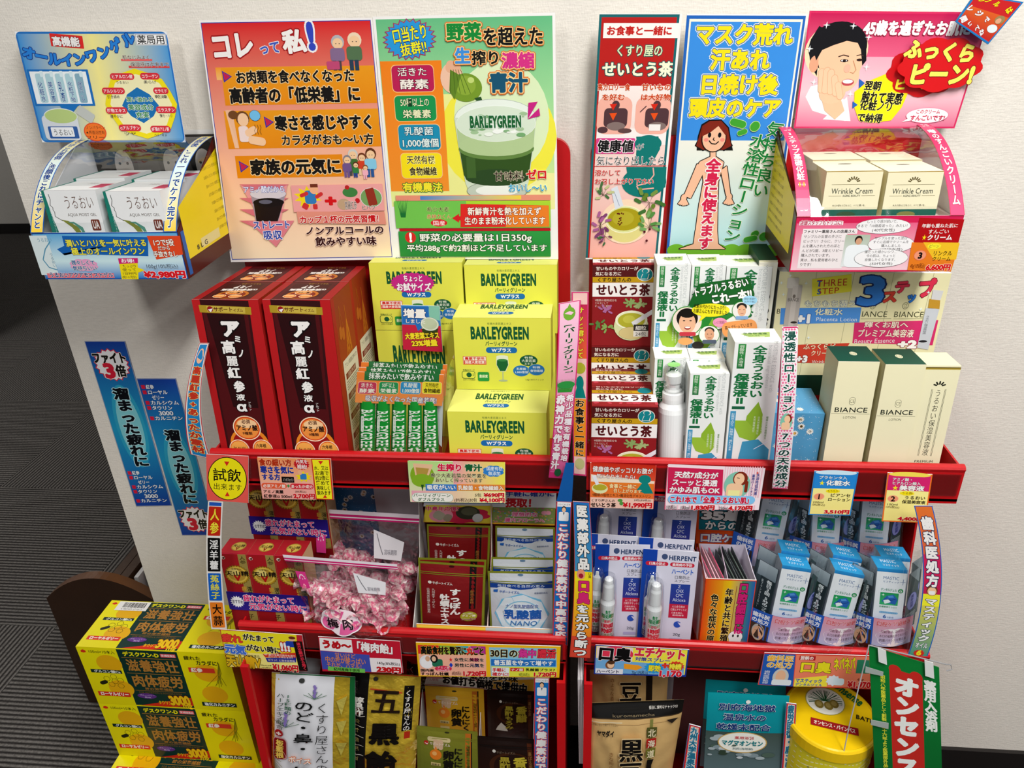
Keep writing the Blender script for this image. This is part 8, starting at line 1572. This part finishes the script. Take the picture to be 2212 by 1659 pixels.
def s4(f):
    f.R(0,0,100,1000,'#d8407c'); f.R(8,6,92,990,'#f0c8c0'); f.R(8,60,92,330,'#c8305c','#e86a3c'); vt(f,'サッと溶かして',30,70,72,330,'#f0e84a','#b02a2c',b=.03,ow=.05); f.E(14,350,86,410,'#b8b83c'); f.E(25,420,75,500,'#158a84'); f.Q([(30,480),(70,480),(90,540),(10,540)],'#158a84'); f.R(8,545,92,880,'#f0962c'); vt(f,'お食事と一緒に',18,545,80,880,'#1c1610','#f4d8a0',b=.03,ow=.04); f.E(14,890,86,960,'#c8c48c')
strip('H', ((1578,320),(1697,320),(1680,1590),(1590,1582)), Pl(.832,.86,1), 'pink and orange sign strip behind the pink grass strip', s4, bow=.004)
def s5(f):
    f.RR(0,0,100,1000,'#e04a80',.3); f.R(4,8,96,992,'#f2e4ea')
    for j in range(58):
        for i in range(5): f.Q([(6+i*18+(j%2)*9,8+j*17),(14+i*18+(j%2)*9,8+j*17+8),(6+i*18+(j%2)*9,8+j*17+16),(-2+i*18+(j%2)*9 if i or j%2 else 4,8+j*17+8)],'#e8709c'); f.h -= STEP
    f.h += STEP; vt(f,'浸透性ローション',14,20,86,480,'#1c5a4c','#f4f2f2',b=.03,ow=.08); f.E(12,485,88,590,'#8cc8b4'); f.E(40,490,84,545,'#8a3420'); f.E(36,498,74,545,'#f4cca8'); f.RR(20,540,74,588,'#f4cca8',.6); vt(f,'7つの天然成分',12,600,88,985,'#1c4a44','#f4f2f2',b=.03,ow=.08)
strip('J', ((95,530),(205,525),(132,1647),(25,1642)), Pl(.829,.86,1.5), 'pink diamond patterned sign strip in front of the daisy box', s5, bow=.010)
def s6(f):
    f.R(0,0,100,1000,'#c83a4c'); f.R(6,3,94,997,'#1c7cc8'); f.R(6,3,94,30,'#e8e8ea'); f.T('いらっしゃいませ',10,8,90,24,'#333'); f.E(34,26,66,62,'#3a2a20'); f.E(37,34,63,64,'#ecc4a0'); f.RR(18,62,82,118,'#eceef0',.3); f.Q([(44,64),(56,64),(50,84)],'#5a6a7a'); vt(f,'こだわり健康素材で中高年を応援',16,130,84,998,'#f2f0f0','#d83a3c',b=.05,ow=.06)
strip('M', ((1252,425),(1366,430),(1337,1502),(1220,1495)), Pl(.806,.6,2), 'blue sign strip with small white-coated doctor, between the racks at mid height', s6, bow=.004, extra=(((1322,135),(1384,138),(1366,430),(1252,425)),'#1c62a8'))
strip('Q', ((1512,595),(1668,600),(1652,1800),(1505,1790)), Pl(.79,.4,1), 'blue sign strip with small white-coated doctor, on the bottom shelf', s6, H=830)
def s7(f):
    f.R(0,0,100,1000,'#c8402c'); f.R(3,3,97,997,'#3a88c8','#e8a43c'); f.R(3,3,97,420,'#2c7cc4','#4a98c0'); f.R(3,420,97,480,'#f0e02c'); f.R(3,480,97,850,'#f0d82c','#ee8a2c'); f.R(3,850,97,997,'#d8503c'); vt(f,'医薬部外品',20,14,82,410,'#f0eeea','#1a1c24',b=.05,ow=.05); f.E(14,405,60,470,'#e8a080'); f.E(24,432,50,462,'#a8243c'); f.T('口臭',76,420,92,460,'#2a1c10',v=True); vt(f,'口臭',22,470,82,630,'#d8307c','#2a1420',b=.07,ow=.03); vt(f,'を元から断つ',20,632,80,992,'#f2f0ee','#1c1814',b=.05,ow=.06)
strip('N', ((62,370),(192,378),(198,1592),(36,1582)), Pl(.785,.6,2), 'rainbow sign strip with white lettering at the edge of the mouth sprays', s7, side=.004)
def s8(f):
    f.R(0,0,100,1000,'#2a6ac0'); f.R(5,4,95,996,'#e8803c','#d82c5c'); f.R(5,560,95,996,'#e8d84a','#4aa090'); f.R(5,300,95,560,'#d83064','#c82a5c'); f.R(5,560,95,640,'#f0ec3c'); vt(f,'歯科医処方',18,60,82,515,'#f4f2f0','#1a2c5a',b=.05,ow=.05); f.E(20,500,80,570,'#7a4a24'); f.E(26,512,74,568,'#f4cca4'); f.R(34,538,66,562,'#f0f0f0'); vt(f,'マスティック',20,585,80,890,'#f2f2f0','#1a3c6a',b=.05,ow=.05); f.T('オイル',18,895,82,935,'#f2f2f0','#1a3c6a',b=.03,ow=.05); f.star(20,945,80,998,'#d83c2c',12,.8); f.T('6',38,950,62,985,'#f0e42c',b=.06)
strip('O', ((1350,405),(1492,405),(1450,1590),(1300,1572)), Pl(.80,.6,2), 'rainbow sign strip with masked face, arched at the end of the rack', s8, side=.015)
# ------------------------------------------------------------------ yellow drink cartons stacked on the floor
YEL = '#efe40c'
def drink_front(f, c):
    f.canvas(200, 101); H = 101; f.fill('#f0e60e','#e6da0c'); f.Q([(52,1),(136,2),(142,H),(68,H)] if 0 else [(53,1),(133,1),(133,H-1),(53,H-1)],'#123c34')
    f.star(4,4,12,10,'#d83a1c',3,.9); f.T('100ml×10本入',14,4,50,10,'#5a5a14',b=.01)
    for x0, y0 in ((20,12),(24,56),(148,20),(150,58)): f.E(x0,y0,x0+34,y0+30,'#e8b414')
    f.R(8,38,50,44,'#16342c'); f.T('グルコン酸Ca',12,38.6,48,43.6,'#eef0e8',b=.03); f.RR(6,78,50,86,'#d83a28',.1); f.T('ローヤルゼリー',9,78.6,48,85,'#f6f0e4',b=.05); f.L([(60,99),(61,99)],.0001,'#123c34')
    for x, y in ((26,54),(36,50),(44,56),(30,64),(42,66),(36,58)): f.L([(x+4.5*math.cos(a*1.047), y+4.5*math.sin(a*1.047)) for a in range(7)],.0007,'#7a6a14')
    f.RR(14,58,26,64,'#2a2a14',1.,rot=-25)
    f.T('デスクワン-D',60,4,108,12,'#f0e41c',b=.05); f.RR(110,5,130,11,'#e8646c',.1); f.T('第3類医薬品',111,6,129,10,'#f4ecec',b=.01); G = '#b8843c'; f.R(57,14,130,14.8,G)
    f.T('滋養強壮',60,17,129,38,G,b=.024); f.R(57,41,130,41.8,G); f.T('肉体疲労',60,44,129,65,G,b=.03); f.T('時の栄養補給',74,66,112,71,G,b=.01); f.R(60,72,128,72.5,G); f.T('FOR NUTRITION & INVIGORATION',64,74,122,77,'#8a6a34')
    f.E(60,77,86,87,'#6a3a8c'); f.T('ブルーベリー',63,79,84,82.5,'#d8c8e8'); f.T('風味',69,83,78,86,'#d8c8e8'); f.Q([(60,H-1),(133,H-20),(133,H-5),(100,H-1)],'#d8321c'); f.T('タウリン',86,H-12,104,H-5,'#f0d01c',b=.03); f.T('3000',102,H-22,130,H-6,'#f0c81c','#8a1c10',b=.06,ow=.04,rot=-3); f.T('mg',118,H-9,131,H-1,'#f0d01c',b=.03)
    f.T('疲れた',140,6,162,13,'#2a2a14',b=.02); f.T('カラダに!',154,13,184,21,'#2a2a14',b=.02); f.R(142,26,176,34,'#d8402c'); f.T('紅参',145,26.5,160,33.5,'#f4ecd8',b=.05)
    rn = random.Random(3)
    for k in range(9): f.L([(184,16),(182+rn.uniform(-3,3),34),(172+rn.uniform(-14,14),52+rn.random()*8)],.0006,'#8a8414')
    f.R(146,H-14,192,H-7,'#16342c'); f.T('塩化カルニチン',149,H-13.4,190,H-7.6,'#eef0e8',b=.04)
x0, x1, hh = -.839, -.575, .134
bx = None
for i, (zt, yf, lab) in enumerate(((.480,.85,'yellow drink carton with barcode, topmost of the floor stack'),(.3455,.85,'yellow drink carton second from the top of the stack'),(.211,.79,'yellow drink carton jutting forward, third from the top'))):
    if i < 2:
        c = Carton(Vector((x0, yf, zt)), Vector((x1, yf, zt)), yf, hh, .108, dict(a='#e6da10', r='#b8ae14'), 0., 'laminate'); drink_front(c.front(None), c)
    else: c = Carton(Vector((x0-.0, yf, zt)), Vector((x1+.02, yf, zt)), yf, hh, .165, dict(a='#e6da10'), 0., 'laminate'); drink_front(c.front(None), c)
    drink_front(c.top(None), c)
    if i == 0: g = c.top(None); g.canvas(200,90); g.h = .0012; g.R(14,2,58,20,'#eceae6'); rn = random.Random(1); xx = 22
    if i == 0:
        while xx < 52: ww = rn.choice((.5,.9,1.3)); g.R(xx,4,xx+ww,14,'#1c1c1c'); g.h -= STEP; xx += ww + rn.choice((.6,1.))
        g.T('4 987359 271617',22,15.5,52,18.5,'#333')
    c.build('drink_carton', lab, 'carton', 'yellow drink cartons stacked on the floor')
m = MB(); m.box(x0+.01, x1-.01, .80, .95, 0, .0765, '#e4dc30'); tag(m.build('drink_carton'), 'low carton at the very bottom of the yellow stack on the floor', 'carton', 'yellow drink cartons stacked on the floor')
# ------------------------------------------------------------------ wooden magazine rack beyond the wall corner
def mag_rack():
    yp = 1.125; L = at('Z', 106, 1306, Pl(yp)); R = at('Z', 330, 1345, Pl(yp)); T_ = at('Z', 195, 1283, Pl(yp)); B = at('Z', 212, 1564, Pl(yp))
    t = thing('magazine_rack', 'dark brown wooden magazine rack with arched end panel beside the wall corner', 'magazine rack', ((L.x+R.x)/2, 1.3, 0))
    Rx = R.x + .05
    def top(x):
        u = (x - L.x)/(Rx - L.x); return L.z - .012 + (T_.z - L.z + .055)*(math.sin(math.pi*min(1, .08+u*.92)))**.8
    for yy in (yp, yp+.9):
        m = MB(); m.cur = 'wood'; n = 22; xs = [L.x + (Rx-L.x)*k/n for k in range(n+1)]; ztp = [top(x) for x in xs]; zb_ = B.z if yy == yp else .05
        for k in range(n):
            a, b = xs[k], xs[k+1]; za, zb2 = ztp[k], ztp[k+1]
            m.poly([(a,yy,zb_),(b,yy,zb_),(b,yy,zb2),(a,yy,za)], lin('#3a2414')); m.poly([(a,yy+.022,zb_),(a,yy+.022,za),(b,yy+.022,zb2),(b,yy+.022,zb_)], lin('#3a2414')); m.poly([(a,yy,za),(b,yy,zb2),(b,yy+.022,zb2),(a,yy+.022,za)], lin('#6a4526'))
        m.poly([(xs[0],yy,zb_),(xs[0],yy,ztp[0]),(xs[0],yy+.022,ztp[0]),(xs[0],yy+.022,zb_)], lin('#4a2e1a')); m.poly([(xs[-1],yy,zb_),(xs[-1],yy+.022,zb_),(xs[-1],yy+.022,ztp[-1]),(xs[-1],yy,ztp[-1])], lin('#4a2e1a')); m.poly([(a_, yy, zb_) for a_ in (xs[0], xs[-1])] + [(a_, yy+.022, zb_) for a_ in (xs[-1], xs[0])], lin('#3a2414'))
        m.build('end_panel', t)
    for x, z, h, nm in ((L.x+(R.x-L.x)*.50, T_.z-.004, .05, 'rail'), (L.x+(R.x-L.x)*.64, T_.z+.006, .022, 'rail'), (L.x+.04, .12, .04, 'rail')):
        m = MB(); m.cur = 'wood'; m.box(x, x+.02, yp+.024, yp+.9, z-h, z, '#4a3018'); m.build(nm, t)
    for x in (L.x+.03, Rx-.05):
        for yy in (yp, yp+.9): m = MB(); m.cur = 'wood'; m.box(x, x+.03, yy+.001, yy+.021, 0, (B.z if yy == yp else .05), '#3a2414'); m.build('leg', t)
    m = MB(); m.cur = 'wood'; m.box(L.x+.045, Rx-.02, yp+.024, yp+.88, .16, .175, '#3a2414'); m.build('shelf', t)
    cols = ['#dcdad8','#c8c6c6','#e4e2e0','#a83a5c','#dedcda','#c4c2c0','#e8e6e4','#b8b6b4']
    for k in range(8):
        m = MB(); m.cur = 'laminate'; x = L.x+(R.x-L.x)*.78 + k*.012; z = T_.z + .004 - .004*(k % 3); m.box(x, x+.009, yp+.05+.02*(k % 3), yp+.36, z-.26, z, cols[k]); tag(m.build('magazine'), 'magazine filed on edge in the brown wooden rack', 'magazine', 'magazines in the wooden rack')
mag_rack()
